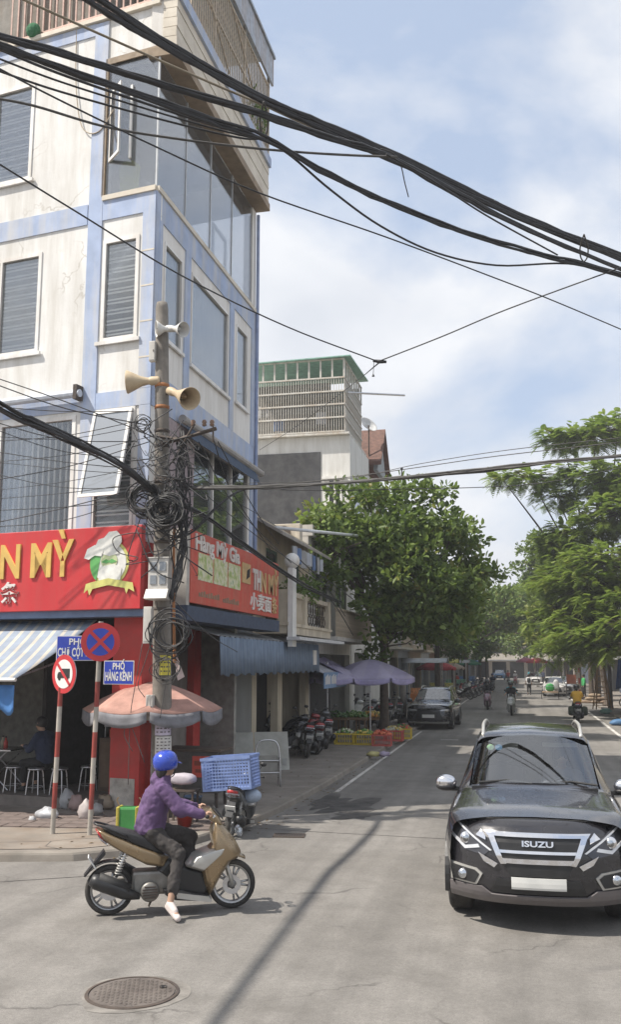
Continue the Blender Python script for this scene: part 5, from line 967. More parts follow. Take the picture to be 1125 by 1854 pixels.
sp_ = thing('cable_splice', 'small black splice box where fine wires meet in mid sky', 'splice', gz(688, 655, 6.6)); q = gz(688, 655, 6.6); part('sleeve', B().tube([q + Vector((-.09, 0, .02)), q, q + Vector((.09, 0, -.01))], [.018, .028, .018], 8), M_WIRE, sp_, world=True); part('drop_weight', B().tube([q + Vector((-.08, 0, 0)), q + Vector((-.09, 0, -.16)), q + Vector((-.09, 0, -.2))], [.004, .004, .022], 6), M_WIRE, sp_, world=True)
for k, (px, py, h) in enumerate(((478, 190, 60), (1058, 430, 45))):
    t = thing('cable_hanger', ['twisted wire tie hanging round the sky cables near the blue house', 'twisted wire tie hanging round the sky cables at the right edge'][k], 'cable tie', gz(px, py, 7.5))
    for s_ in (-1, 1): part('loop', B().tube([gz(px, py - 5, 7.5), gz(px + 7 * s_, py + h * 0.4, 7.5), gz(px + 6 * s_, py + h * 0.8, 7.5), gz(px, py + h, 7.5)], 0.009, 5, smooth=4), M_WIREG, t, True, world=True)
wire('cable_end', 'loose curled cable end dangling from the thick bundle', H(7.5, [(690, 270), (712, 278), (726, 300), (733, 330), (740, 357)]), 0.006, M_WIREG)
# bundle from the pole across to the right
bundle('cable_bundle', 'grey cable bundle crossing the street from the pole over the trees', [gy(300, 884, 15.1)] + H(5.45, [(460, 883), (560, 878), (660, 871), (760, 862), (880, 851), (1000, 838), (1130, 826), (1300, 806)]), 0.03, 6, 0.013, M_WIREG, 5)
wire('overhead_cable', 'thin line just above the grey bundle over the street', [gy(330, 878, 15.1)] + H(5.6, [(480, 878), (600, 868), (760, 846), (900, 826), (1130, 800)]), 0.007, M_WIREG); wire('overhead_cable', 'upper thin line touching the feathery tree above the grey bundle', [gy(330, 876, 15.1)] + H(5.7, [(600, 870), (760, 840), (920, 815), (1150, 790)]), 0.006, M_WIREG)
wire('overhead_cable', 'thin line below the grey bundle along the tree tops', [gy(320, 880, 15.1)] + H(5.4, [(560, 888), (700, 886), (880, 882), (1000, 872), (1150, 842)]), 0.007)
st = thing('line_spacer', 'small dark spacer standing on the grey bundle above the leafy tree', 'spacer', H(5.5, [(728, 862)])[0]); q = H(5.5, [(728, 862)])[0]; part('stem', B().tube([q, q + Vector((0, 0, 0.11))], 0.010, 5), M_WIRE, st, world=True); part('head', B().ball(q + Vector((0, 0, .12)), 0.022), M_WIRE, st, True, world=True)
# heavy bundle leaving the pole towards the camera side (its shadow lies on the road)
pA = pole_at(5.45) + Vector((0, -0.2, 0))
bundle('cable_bundle', 'heavy tangled black bundle from the pole to the left edge of the view', [pA, gx(230, 850, -6.02), gx(130, 798, -6.08), gx(60, 765, -6.12), gx(0, 735, -6.15), Vector((-6.25, 6.5, 6.05)), Vector((-6.3, 3.0, 6.3)), Vector((-6.35, -4, 6.4))], 0.068, 14, 0.015, seed=6)
r_ = np.random.default_rng(11)
fan = [(690, 770, .011), (760, 800, .009), (772, 830, .008), (800, 760, .008), (815, 850, .008), (838, 790, .007), (855, 880, .007), (872, 800, .009), (890, 842, .006), (905, 870, .007), (925, 905, .008), (950, 880, .010), (955, 900, .008), (735, 745, .008), (790, 770, .006), (835, 860, .006)]
for i, (yl, yp, rr) in enumerate(fan):
    a = gy(-25, yl, 14.6 + r_.uniform(-.5, .4)); c_ = gy(250 + r_.uniform(-10, 45), yp, 14.95); md = (a + c_) / 2 - Vector((0, 0, r_.uniform(0.02, 0.16)))
    wire('overhead_cable', 'black wire in the fan between the pole and the left window bars', [a, md, c_], rr, group='fan of wires left of the pole')
wire('overhead_cable', 'long black wire rising left from the pole above the tilted casement', [gy(-20, 680, 14.4), gy(120, 728, 14.6), gy(240, 775, 14.8), gy(285, 795, 14.95)], 0.010)
# lines running on along the street from the pole
bundle('cable_bundle', 'black bundle running from the pole down past the faded sign', [pA + Vector((.1, .1, -.05)), gx(370, 935, -5.5), gx(440, 985, -5.35), gx(505, 1030, -5.3), gx(560, 1065, -5.3), gx(620, 1092, -5.3)], 0.05, 8, 0.016, seed=8)
bundle('cable_bundle', 'thin black bundle looping up right from the pole to the grey bundle', [pole_at(4.7) + Vector((.2, -.1, 0)), gy(350, 960, 15.3), gy(400, 910, 15.6), gy(450, 882, 16), gz(520, 880, 5.45)], 0.025, 4, 0.013, seed=9)
for i, (pa, pb, pc) in enumerate((((385, 790), (420, 890), (500, 1010)), ((360, 800), (430, 920), (560, 1050)), ((395, 800), (460, 920), (505, 985)))):
    wire('overhead_cable', ['left', 'long', 'right'][i] + ' black wire dropping from the cross arm before the mirrored window', [gy(*pa, 15.0), gx(*pb, -5.6), gx(*pc, -5.5)], 0.010, group='wires dropping from the cross arm')
for i, (pa, pb) in enumerate((((330, 905), (460, 840)), ((330, 860), (620, 1080)), ((340, 840), (465, 930)))): wire('overhead_cable', ['thin wire rising from the pole to the grey gable', 'thin wire falling from the pole along the stone balcony', 'thin wire from the pole to the tarpaulin roof'][i], [gy(*pa, 15.1), gy((pa[0] + pb[0]) / 2, (pa[1] + pb[1]) / 2 + 8, 18), gy(*pb, 22)], 0.008, group='thin wires to the street houses')
for i, L_ in enumerate((((560, 1030), (600, 1055), (640, 1085)), ((575, 1060), (610, 1100), (640, 1150)), ((540, 1010), (590, 1060), (625, 1115)))): wire('overhead_cable', ['black wire sagging along the balcony, highest', 'black wire sagging along the balcony, lowest and longest drop', 'black wire sagging along the balcony, middle one'][i], [gx(px, py, -5.4) for px, py in L_], 0.014, group='wires along the balcony')
# coils and tangles on the pole
def coil(label, px, py, Y, ra, nl, seed, tilt=0.5, rw=0.009):
    r_ = np.random.default_rng(seed); c_ = gy(px, py, Y); t = thing('cable_coil', label, 'cable coil', c_)
    for k in range(nl):
        a = ra * r_.uniform(0.65, 1.12); bb_ = a * r_.uniform(0.75, 1.1); o = Vector((r_.normal(0, ra * .16), r_.uniform(-.10, .04), r_.normal(0, ra * .16))); ph = r_.uniform(0, 2 * PI); ti = r_.normal(0, tilt); pts = []
        for i in range(25):
            th = ph + 2 * PI * i / 24 * r_.choice([1.0, 0.8]) if i == 0 else ph + 2 * PI * i / 24
            wob = 1 + .14 * math.sin(th * 2 + k) + .10 * math.sin(th * 3 + 2 * k); pts.append(c_ + o + Vector((a * wob * math.cos(th), a * math.sin(th) * math.sin(ti) * 0.35, bb_ * math.sin(th))))
        wire('loop', None, pts, rw * r_.uniform(0.7, 1.3), M_WIRE if k % 5 else M_WIREG, parent=t, sm=0, n=5)
coil('large messy black cable coil on the pole beside the red signboard', 262, 905, 14.75, 0.26, 16, 1, 0.5, 0.013); coil('dense dark knot of coiled cables at the middle of the pole', 300, 925, 14.72, 0.26, 24, 2, 0.9, 0.014); coil('round loop of black cable hanging at the lower part of the pole', 312, 1145, 14.78, 0.33, 10, 3, 0.3, 0.011); coil('thin wire loops round the yellow notice on the pole', 300, 1210, 14.82, 0.20, 6, 4, 0.5, 0.006); coil('upper wire loops at the pole beside the tilted casement', 262, 770, 14.85, 0.13, 7, 5, 0.6, 0.007)
tg = thing('cable_drop', 'thick vertical run of black cables down the street side of the pole', 'cable bundle', gy(325, 1000, 14.95)); r_ = np.random.default_rng(21)
for k in range(17):
    o = lambda s=6: r_.normal(0, s); wire('strand', None, [gy(330 + o(), 790 + o(12), 15.0), gy(335 + o(9), 860, 14.95), gy(330 + o(10), 930 + o(10), 14.9), gy(332 + o(7), 985, 14.9), gy(322 + o(4), 1040, 14.88), gy(312 + o(4), 1085 + o(6), 14.85)], 0.013 * r_.uniform(.6, 1.4), parent=tg)
for k in range(75):
    x0, x1 = r_.uniform(235, 345), r_.uniform(235, 385); y0_ = r_.uniform(770, 960); y1_ = y0_ + r_.uniform(-60, 110)
    wire('strand', None, [gy(x0, y0_, 14.85), gy((x0 + x1) / 2 + r_.normal(0, 18), (y0_ + y1_) / 2 + r_.uniform(0, 40), 14.75), gy(x1, y1_, 14.85)], 0.0085 * r_.uniform(.6, 1.6), parent=tg)
for k, L_ in enumerate((((258, 1165), (245, 1240), (236, 1300), (232, 1420)), ((275, 1160), (262, 1200), (250, 1240), (262, 1262)), ((240, 1360), (225, 1330), (235, 1310), (262, 1380)), ((284, 1090), (305, 1200), (298, 1250), (290, 1300)))): wire('loose_wire', ['long loose wire hanging straight from the narrow box to knee height', 'short loose wire curving from the narrow box to the small grey box', 'loose wire loop sticking out beside the red column', 'loose wire running down the face of the pole past the notice'][k], [gy(px, py, 14.8) for px, py in L_], 0.007, M_WIREG, group='loose wires low on the pole')
wire('loose_wire', 'wire hooked across the right part of the red signboard', [gy(275, 968, 14.85), gy(240, 965, 14.9), gy(205, 975, 14.9), gy(215, 1000, 14.9), gy(250, 1010, 14.85), gy(228, 1022, 14.85), gy(268, 1016, 14.85)], 0.009)
wire('loose_wire', 'wire drooping under the faded sign from the pole', [gy(318, 1090, 14.95), gx(380, 1150, -5.6), gx(430, 1180, -5.6)], 0.008, M_WIREG)
# ================================================================ PEOPLE, SCOOTERS, CARS
MC = {}
def cpart(key, name, fn, m, parent, smooth=False, **kw):
    if key not in MC: MC[key] = mesh_of(fn(), smooth); MC[key].materials.append(m)
    return put(name, MC[key], m, parent, **kw)
M_TYRE = mat('tyre', (0.022, 0.021, 0.02), 0.85, var=0.3, scale=20, bmp=0.3, bscale=80, dirt=(0.10, 0.09, 0.08)); M_RIM = mat('rim_alloy', (0.42, 0.42, 0.42), 0.35, 0.8, var=0.15); M_CHROME = mat('chrome', (0.78, 0.78, 0.80), 0.12, 1.0, var=0.05); M_SILV = mat('silver_plastic', (0.50, 0.49, 0.46), 0.35, 0.4, var=0.1); M_SEAT = mat('seat_vinyl', (0.028, 0.028, 0.03), 0.55, var=0.2, bmp=0.2, bscale=120)
M_GOLDP = mat('gold_paint', (0.31, 0.225, 0.13), 0.28, 0.55, var=0.1, scale=2, coat=0.5); M_ENG = mat('engine_alloy', (0.26, 0.255, 0.24), 0.5, 0.7, var=0.25, dirt=(0.12, 0.1, 0.08)); M_PLATE = mat('plate_white', (0.66, 0.66, 0.63), 0.5, var=0.08); M_TAIL = mat('tail_red', (0.45, 0.02, 0.02), 0.25, coat=0.5); M_LENS = glassmat('lamp_lens', (0.85, 0.88, 0.9), 0.18); M_AMB = mat('amber_lens', (0.6, 0.25, 0.03), 0.25)
SKIN = mat('skin', (0.42, 0.26, 0.18), 0.55, var=0.1); HAIR = mat('hair', (0.015, 0.012, 0.011), 0.5, var=0.2)
sx_ = lambda px: -0.645 + (px - 255) * 0.002186
sz_ = lambda px, py: (1280 - (px - 255) * 0.0678 - py) * 0.00218
def SP(L): return [(sx_(a), sz_(a, c)) for a, c in L]
WR = 0.255
def wheel_fn(kind):
    def tyre(): return B().lathe([(WR - .055, -.035), (WR - .02, -.042), (WR - .004, -.025), (WR, 0), (WR - .004, .025), (WR - .02, .042), (WR - .055, .035), (WR - .06, 0), (WR - .055, -.035)], (0, 0, 0), (0, 1, 0), 32)
    def rim():
        b = B().lathe([(WR - .052, -.03), (WR - .075, -.028), (WR - .078, .028), (WR - .052, .03)], (0, 0, 0), (0, 1, 0), 32); b.lathe([(0.0, -.05), (0.045, -.045), (0.05, .045), (0, .05)], (0, 0, 0), (0, 1, 0), 16)
        for k in range(5):
            a = 2 * PI * k / 5
            for da in (-0.16, 0.16): b.tube([(0.035 * math.cos(a), 0, 0.035 * math.sin(a)), ((WR - .065) * math.cos(a + da), 0, (WR - .065) * math.sin(a + da))], [0.016, 0.011], 6)
        return b
    return tyre if kind == 't' else rim
def scooter(label, loc, rz, paint, group=None, name='scooter', mirrors=True, lean=0.0, plate=True, steer=0.0):
    t = thing(name, label, 'motorbike', loc, rz, group, rx=lean)
    for x in (-0.645, 0.645):
        w_ = cpart('tyre', 'wheel', wheel_fn('t'), M_TYRE, t, True, loc=(x, 0, WR), rot=(0, 0, steer if x > 0 else 0)); cpart('rim', 'rim', wheel_fn('r'), M_RIM, w_, True)
        cpart('brake', 'brake_disc', lambda: B().lathe([(0.05, -.052), (0.10, -.054), (0.10, -.05), (0.05, -.05)], (0, 0, 0), (0, 1, 0), 20), M_STEEL, w_)
    cpart('rbody', 'rear_body', lambda: B().pillow(SP([(178, 878), (230, 892), (300, 915), (400, 955), (500, 985), (535, 1002), (528, 1052), (430, 1042), (340, 1002), (260, 962), (205, 925)]), 0.15, 0.30), paint, t, True, bevel=0.01)
    cpart('seat', 'seat', lambda: B().pillow(SP([(200, 872), (250, 866), (350, 886), (430, 905), (490, 940), (520, 985), (500, 995), (400, 960), (300, 920), (230, 898)]), 0.125, 0.35), M_SEAT, t, True, bevel=0.008)
    cpart('grabrail', 'grab_rail', lambda: B().tube([(sx_(330), .13, .80), (sx_(240), .12, .885), (sx_(178), .06, .93), (sx_(178), -.06, .93), (sx_(240), -.12, .885), (sx_(330), -.13, .80)], 0.012, 6, smooth=4), M_BPLAS, t, True)
    cpart('shield', 'leg_shield', lambda: B().pillow(SP([(752, 808), (800, 845), (855, 905), (888, 965), (868, 995), (840, 1005), (790, 1075), (750, 1150), (728, 1178), (700, 1130), (690, 1065), (650, 1040), (700, 980), (745, 935), (735, 870)]), 0.20, 0.42), paint, t, True, bevel=0.012)
    cpart('panel', 'side_panel', lambda: B().pillow(SP([(612, 1042), (645, 990), (740, 950), (815, 932), (800, 965), (740, 1020), (690, 1062)]), 0.212, 0.25), M_SILV, t, True, bevel=0.008)
    cpart('tunnel', 'centre_tunnel', lambda: B().pillow(SP([(520, 1000), (600, 1040), (700, 1060), (735, 1140), (725, 1180), (560, 1160), (530, 1100), (470, 1060)]), 0.13, 0.2), M_BPLAS, t, bevel=0.01)
    cpart('floor', 'footboard', lambda: B().pillow(SP([(500, 1140), (600, 1148), (725, 1162), (738, 1192), (560, 1190), (510, 1168)]), 0.205, 0.1), M_BPLAS, t, bevel=0.008)
    cpart('trim', 'sill_trim', lambda: B().pillow(SP([(560, 1152), (720, 1166), (740, 1182), (735, 1194), (565, 1178)]), 0.212, 0.05), M_SILV, t)
    cpart('head', 'handlebar_cover', lambda: B().pillow(SP([(690, 770), (730, 758), (772, 800), (800, 850), (770, 850), (720, 820), (680, 800)]), 0.13, 0.35), paint, t, True, bevel=0.01)
    cpart('bars', 'handlebar', lambda: B().tube([(.33, -.33, 1.005), (.38, -.2, 1.01), (.40, -.08, 1.0), (.40, .08, 1.0), (.38, .2, 1.01), (.33, .33, 1.005)], 0.013, 8, smooth=4), M_BPLAS, t, True)
    for s_ in (-1, 1):
        cpart('grip%d' % s_, 'grip', lambda: B().tube([(.325, s_ * .345, 1.004), (.365, s_ * .24, 1.009)], 0.019, 8), M_BLACK, t, True); cpart('lever%d' % s_, 'brake_lever', lambda: B().tube([(.40, s_ * .20, 1.005), (.42, s_ * .28, 1.0), (.39, s_ * .345, .995)], 0.007, 5), M_CHROME, t)
        if mirrors:
            m_ = cpart('mst%d' % s_, 'mirror', lambda: B().tube([(.40, s_ * .17, 1.02), (.41, s_ * .22, 1.14), (.38, s_ * .27, 1.21)], 0.007, 5), M_BPLAS, t); cpart('mgl%d' % s_, 'mirror_head', lambda: B().ball((.37, s_ * .29, 1.24), (.022, .062, .042)), M_BPLAS, m_, True)
        cpart('fork%d' % s_, 'fork', lambda: B().tube([(.645, s_ * .075, WR), (.60, s_ * .075, .40), (.55, s_ * .06, .55)], 0.02, 8), M_SILV, t, True)
        cpart('hl%d' % s_, 'headlight', lambda: B().ball((.715, s_ * .075, .80), (.035, .06, .05), 10, 6), M_LENS, t, True)
        cpart('sh%d' % s_, 'shock', lambda: B().tube([(-.49, s_ * .12, .66), (-.585, s_ * .125, .40)], 0.017, 7), M_STEEL, t, True)
        def spring():
            pts = [Vector((-.50, s_ * .12, .63)).lerp(Vector((-.575, s_ * .125, .43)), i / 60) + Vector((.033 * math.cos(i * .85), .033 * math.sin(i * .85), 0)) for i in range(61)]; return B().tube(pts, 0.006, 4)
        cpart('spr%d' % s_, 'spring', spring, M_SILV, t, True)
    def ff(): 
        b = B()
        b.grid(lambda u, v: (.645 + (WR + .03) * math.cos(R(62) + R(108) * u), -.07 + .14 * v, WR + .01 + (WR + .03 + .02 * math.sin(PI * v)) * math.sin(R(62) + R(108) * u)), 14, 6); return b
    cpart('ffend', 'front_fender', ff, paint, t, True, solid=0.014)
    cpart('rfend', 'rear_fender', lambda: B().grid(lambda u, v: (-.645 + (WR + .035) * math.cos(R(50) + R(85) * u), -.07 + .14 * v, WR + (WR + .035) * math.sin(R(50) + R(85) * u)), 14, 2), M_BPLAS, t, True, solid=0.012)
    cpart('muff', 'exhaust', lambda: B().tube([(sx_(395), -.15, .20), (sx_(350), -.165, .23), (sx_(320), -.17, .26), (sx_(190), -.175, .375), (sx_(165), -.175, .40)], [.028, .055, .075, .078, .055], 14), M_BPLAS, t, True)
    cpart('msh', 'exhaust_guard', lambda: B().tube([(sx_(345), -.178, .285), (sx_(200), -.182, .41)], [.055, .06], 10), M_BLACK, t, True)
    cpart('eng', 'engine', lambda: B().box(-.42, .0, -.11, .12, .20, .44).box(-.62, -.4, .06, .14, .20, .34), M_ENG, t, bevel=0.03)
    def fan():
        b = B(); b.lathe([(0.0, 0), (.085, 0), (.10, -.02), (.10, -.06)], (sx_(442), -.17, .24), (0, -1, 0), 20); return b
    rad = cpart('fan', 'radiator_cover', fan, M_ENG, t, True); 
    def slat(): 
        b = B()
        for k in range(5): z = -.055 + k * .0275; h = math.sqrt(max(0, .08 ** 2 - z ** 2)); b.cbox((sx_(442), -.174, .24 + z), (2 * h, .012, .012), ry=-0.0)
        return b
    setp(cpart('fsl', 'cover_fins', slat, M_DSTEEL, rad), kind='stuff')
    cpart('hose', 'air_box', lambda: B().pillow([(-.62, .36), (-.40, .34), (-.36, .42), (-.5, .5), (-.62, .46)], .05, .3, yc=.16), M_BPLAS, t, bevel=.01)
    cpart('tail', 'tail_lamp', lambda: B().pillow(SP([(178, 885), (200, 920), (232, 945), (215, 915), (196, 890)]), .10, .3), M_TAIL, t, True)
    cpart('tailw', 'tail_indicator', lambda: B().pillow(SP([(190, 912), (205, 932), (240, 955), (228, 935)]), .135, .2), M_LENS, t, True)
    mg = cpart('mud', 'mudguard', lambda: B().prism([(-.70, -.07, .62), (-.90, -.065, .40), (-.915, -.065, .41), (-.72, -.07, .66)], (0, .14, 0)), M_BPLAS, t)
    if plate: cpart('plate', 'number_plate', lambda: B().cbox((-.835, 0, .54), (.012, .19, .14), ry=R(-35)), M_PLATE, mg)
    cpart('std', 'stand', lambda: B().tube([(-.15, .12, .2), (-.22, .24, .01)], .012, 5), M_DSTEEL, t); cpart('hub', 'swing_arm', lambda: B().box(-.66, -.35, .085, .12, .21, .28), M_ENG, t, bevel=.015)
    cpart('dash', 'dashboard', lambda: B().pillow([(.30, 1.01), (.37, 1.045), (.42, 1.03), (.40, .99)], .09, .2), M_BPLAS, t, True); cpart('scr', 'smoke_screen', lambda: B().grid(lambda u, v: (.43 + .10 * v + .0 * u, -.09 + .18 * u, 1.06 - .13 * v + .02 * math.sin(PI * u)), 6, 4), M_BPLAS, t, True, solid=.006)
    return t
def fold(o, k):
    tx = bpy.data.textures.get('folds') or bpy.data.textures.new('folds', 'MARBLE'); tx.noise_scale = .11; tx.turbulence = 7; tx.noise_depth = 2; tx.marble_type = 'SOFT'
    m_ = o.modifiers.new('folds', 'DISPLACE'); m_.texture = tx; m_.strength = k; m_.mid_level = .5; m_.texture_coords = 'LOCAL'; return o
def person(label, loc, rz, J, mats, vox=0.014, name='person', group=None, helmet=None, cap=None, mask=False, hood=False, shoes=None, detail_hand=False, sleeve=True, shorts=False, lean=0.0, gaze=0.0, nod=0.0, fat=1.0, bag=None, hair='bun'):
    """J: joints in metres (pel, chest, neck, head, shL/R, elL/R, haL/R, hipL/R, knL/R, anL/R, toL/R)"""
    t = thing(name, label, 'person', loc, rz, group, rx=lean); V = {k: Vector(v) for k, v in J.items()}; h = V['head']
    G = Matrix.Translation(h) @ Matrix.Rotation(gaze, 4, 'Z') @ Matrix.Rotation(nod, 4, 'Y'); HP = lambda x, y, z: G @ Vector((x, y, z))
    # the body: one continuous skin surface
    b = B(); b.ball((0, 0, 0), 0.001, 3, 2) if False else None
    b.capsule(HP(-.012, 0, .02), HP(-.005, 0, .025), .092, .09); b.capsule(HP(.015, 0, -.03), HP(.035, 0, -.075), .068, .046); b.capsule(HP(.088, 0, .0), HP(.108, 0, -.025), .011, .016, 8)
    for s_ in (-1, 1): b.capsule(HP(-.01, s_ * .088, -.01), HP(-.015, s_ * .096, .02), .014, .018, 8); b.capsule(HP(.072, s_ * .03, -.03), HP(.06, s_ * .05, -.03), .022, .02, 8)
    b.capsule(HP(.078, -.02, -.062), HP(.078, .02, -.062), .013, .013, 8); b.capsule(HP(-.02, 0, -.07), V['neck'], .052, .058)
    b.capsule(V['neck'] + Vector((0, 0, -.02)), V['chest'], .07, .115); b.capsule(V['chest'], V['pel'], .115, .12)
    for s_ in 'LR':
        b.capsule(V['neck'] - Vector((0, 0, .03)), V['sh' + s_], .05, .052); b.capsule(V['sh' + s_], V['el' + s_], .046, .036); b.capsule(V['el' + s_], V['ha' + s_], .036, .025)
        b.capsule(V['pel'], V['hip' + s_], .1, .085); b.capsule(V['hip' + s_], V['kn' + s_], .075, .05); b.capsule(V['kn' + s_], V['an' + s_], .05, .034); b.capsule(V['an' + s_], V['to' + s_], .036, .03)
        ha = V['ha' + s_]; d = (ha - V['el' + s_]).normalized(); sd = 1 if s_ == 'L' else -1
        if detail_hand:   # fist closed round a bar that runs along y
            b.capsule(ha, ha + d * .045 + Vector((0, 0, .012)), .027, .026)
            for k, ln in enumerate((.9, 1.05, 1.0, .82)):
                yk = ha.y + sd * (.033 - .022 * k) * -1; x0, z0 = ha.x + .062, ha.z + .022
                pts = [(x0 - .02, yk, z0 + .004), (x0 + .016 * ln, yk, z0 - .004), (x0 + .022 * ln, yk, z0 - .032 * ln), (x0 + .002, yk, z0 - .046 * ln)]
                for a, c in zip(pts[:-1], pts[1:]): b.capsule(a, c, .0095, .009, 8)
            b.capsule((ha.x + .015, ha.y - sd * .03, ha.z - .006), (ha.x + .035, ha.y - sd * .043, ha.z - .03), .012, .010, 8); b.capsule((ha.x + .035, ha.y - sd * .043, ha.z - .03), (ha.x + .06, ha.y - sd * .040, ha.z - .036), .010, .009, 8)
        else:
            e = d.cross(Vector((0, 0, 1))); e = e.normalized() if e.length > .1 else Vector((1, 0, 0)); b.capsule(ha, ha + d * .06, .03, .032, 8); dn_ = Vector((0, 0, -.028))
            for k, ln in enumerate((.055, .066, .062, .05)): o = e * (.028 - .019 * k); p_ = ha + d * .075 + o; q_ = p_ + d * ln * .6; b.capsule(p_, q_, .011, .010, 6); b.capsule(q_, q_ + d * ln * .3 + dn_, .010, .009, 6)
            b.capsule(ha + d * .02 + e * .03, ha + d * .06 + e * .052, .012, .010, 6)
    sk = put('body', mesh_of(b), mats['skin'], t, remesh=vox * (0.6 if detail_hand else 1), smooth_it=3)
    for s_ in (-1, 1): part('eye', B().ball(HP(.086, s_ * .032, .006), (.008, .013, .008), 8, 6), HAIR, sk); part('eyebrow', B().capsule(HP(.09, s_ * .022, .026), HP(.084, s_ * .048, .026), .004, .003, 6), HAIR, sk)
    part('mouth', B().capsule(HP(.094, -.018, -.058), HP(.094, .018, -.058), .005, .005, 6), mat('lip', (0.35, 0.13, 0.11), 0.5), sk)
    # clothes follow the limbs
    b = B(); g_ = .022 * fat
    b.capsule(V['neck'] - Vector((0, 0, .05)), V['chest'], .075 + g_, .125 + g_); b.capsule(V['chest'], V['pel'] + Vector((0, 0, .04)), .125 + g_, .135 + g_)
    for s_ in 'LR':
        sv = V['sh' + s_]; b.capsule(V['chest'] + Vector((0, (sv.y - V['chest'].y) * .5, .02)), V['pel'] + Vector((0, (sv.y - V['pel'].y) * .35, .05)), .10 + g_, .105 + g_)
        b.capsule(V['neck'] - Vector((0, 0, .05)), sv, .058 + g_, .05 + g_); b.capsule(sv, V['el' + s_] if sleeve else sv.lerp(V['el' + s_], .65), .05 + g_, .042 + g_)
        if sleeve:
            e_ = V['el' + s_].lerp(V['ha' + s_], .86); b.capsule(V['el' + s_], e_, .042 + g_, .034 + g_ * .6)
            b.capsule(V['el' + s_] + Vector((.02, 0, -.02)), V['el' + s_] + Vector((-.03, 0, .0)), .045 + g_, .04 + g_)
    if hood: b.capsule(V['neck'] + Vector((-.06, -.06, .0)), V['neck'] + Vector((-.06, .06, .0)), .06, .06); b.capsule(V['neck'] + Vector((.0, -.07, .02)), V['neck'] + Vector((.05, 0, .02)), .045, .04); b.capsule(V['neck'] + Vector((.0, .07, .02)), V['neck'] + Vector((.05, 0, .02)), .045, .04); b.capsule(V['neck'] + Vector((-.03, 0, .05)), V['neck'] + Vector((.0, 0, .06)), .075, .07)
    fold(part('jacket', b, mats['top'], t, remesh=vox, smooth_it=3), .022 if vox < .013 else .012)
    b = B(); b.capsule(V['pel'] + Vector((0, 0, .06)), V['pel'] - Vector((0, 0, .02)), .13 + g_ * .5, .14)
    for s_ in 'LR':
        b.capsule(V['pel'], V['hip' + s_], .12, .105); e_ = V['kn' + s_].lerp(V['an' + s_], .72); b.capsule(V['hip' + s_], V['kn' + s_], .10, .078)
        if not shorts: b.capsule(V['kn' + s_], e_, .078, .062)
    fold(part('trousers', b, mats['leg'], t, remesh=vox, smooth_it=3), .024 if vox < .013 else .012)
    for s_ in 'LR':
        a, c = V['an' + s_], V['to' + s_]; dn = Vector((0, 0, -.035)); f = (c - a); f = f / max(f.length, 1e-3); heel = a - Vector((f.x, f.y, 0)) * .03 + dn; b = B(); b.capsule(heel, c, .042, .036); b.capsule(a + dn * .3, c.lerp(a, .4) + Vector((0, 0, .01)), .044, .036)
        part('shoe', b, shoes or mats.get('shoe', M_BLACK), t, remesh=max(.01, vox * .8), smooth_it=2)
    if helmet:
        b = B(); A = (G.to_3x3() @ Vector((-.12, 0, 1))).normalized(); c_ = HP(-.012, 0, .02); prof = [(.118, -.045), (.126, -.01), (.132, .03), (.124, .075), (.098, .112), (.055, .135), (.001, .142)]; b.lathe(prof, c_, A, 24)
        hm = part('helmet', b, helmet, t, True, solid=.012); part('helmet_peak', B().grid(lambda u, v: HP(.095 + .07 * v, (-.10 + .2 * u) * (1 - .25 * v), .03 + .02 * math.sin(PI * u) - .012 * v), 8, 3), helmet, hm, True, solid=.006)
        part('chin_strap', B().tube([HP(.02, -.112, .0), HP(.05, -.075, -.09), HP(.05, 0, -.125), HP(.05, .075, -.09), HP(.02, .112, .0)], .006, 5, smooth=3), M_BLACK, hm)
    if cap or not helmet:
        b = B(); b.lathe([(.10, -.06), (.106, 0.0), (.10, .06), (.07, .10), (.03, .118), (.001, .12)], HP(-.022, 0, .02), (G.to_3x3() @ Vector((-.25, 0, 1))), 16); part('hair' if not cap else 'cap', b, cap or HAIR, t, True)
    if hair == 'bun' and helmet: part('hair', B().capsule(HP(-.07, 0, -.05), HP(-.085, 0, -.10), .065, .045), HAIR, t, True)
    if mask: part('face_mask', B().grid(lambda u, v: HP(.05 + .065 * math.sin(PI * u) , -.075 + .15 * u, -.02 - .085 * v), 8, 4), mask, t, True, solid=.006)
    return t
def ride(foot_down=False, off=0.0, dz=0.0):
    J = dict(pel=(-.17, 0, .84), chest=(-.10, 0, 1.16), neck=(-.045, 0, 1.35), head=(-.005, 0, 1.50), shR=(-.06, -.165, 1.285), shL=(-.06, .165, 1.285), elR=(.08, -.255, 1.075), elL=(.08, .255, 1.075), haR=(.30, -.29, 1.02), haL=(.30, .29, 1.02),
             hipR=(-.14, -.095, .82), hipL=(-.14, .095, .82), knR=(.20, -.15, .73), knL=(.20, .15, .73), anR=(.16, -.14, .37), anL=(.16, .14, .37), toR=(.30, -.14, .315), toL=(.30, .14, .315))
    if foot_down:
        for k_ in ('pel', 'chest', 'neck', 'head', 'shR', 'shL', 'hipR', 'hipL'): J[k_] = (J[k_][0] - .08, J[k_][1], J[k_][2])
        J['elR'] = (.05, -.245, 1.085); J['elL'] = (.05, .245, 1.085); J.update(knR=(.05, -.235, .61), anR=(-.04, -.345, .165), toR=(.03, -.47, .045))
    return J
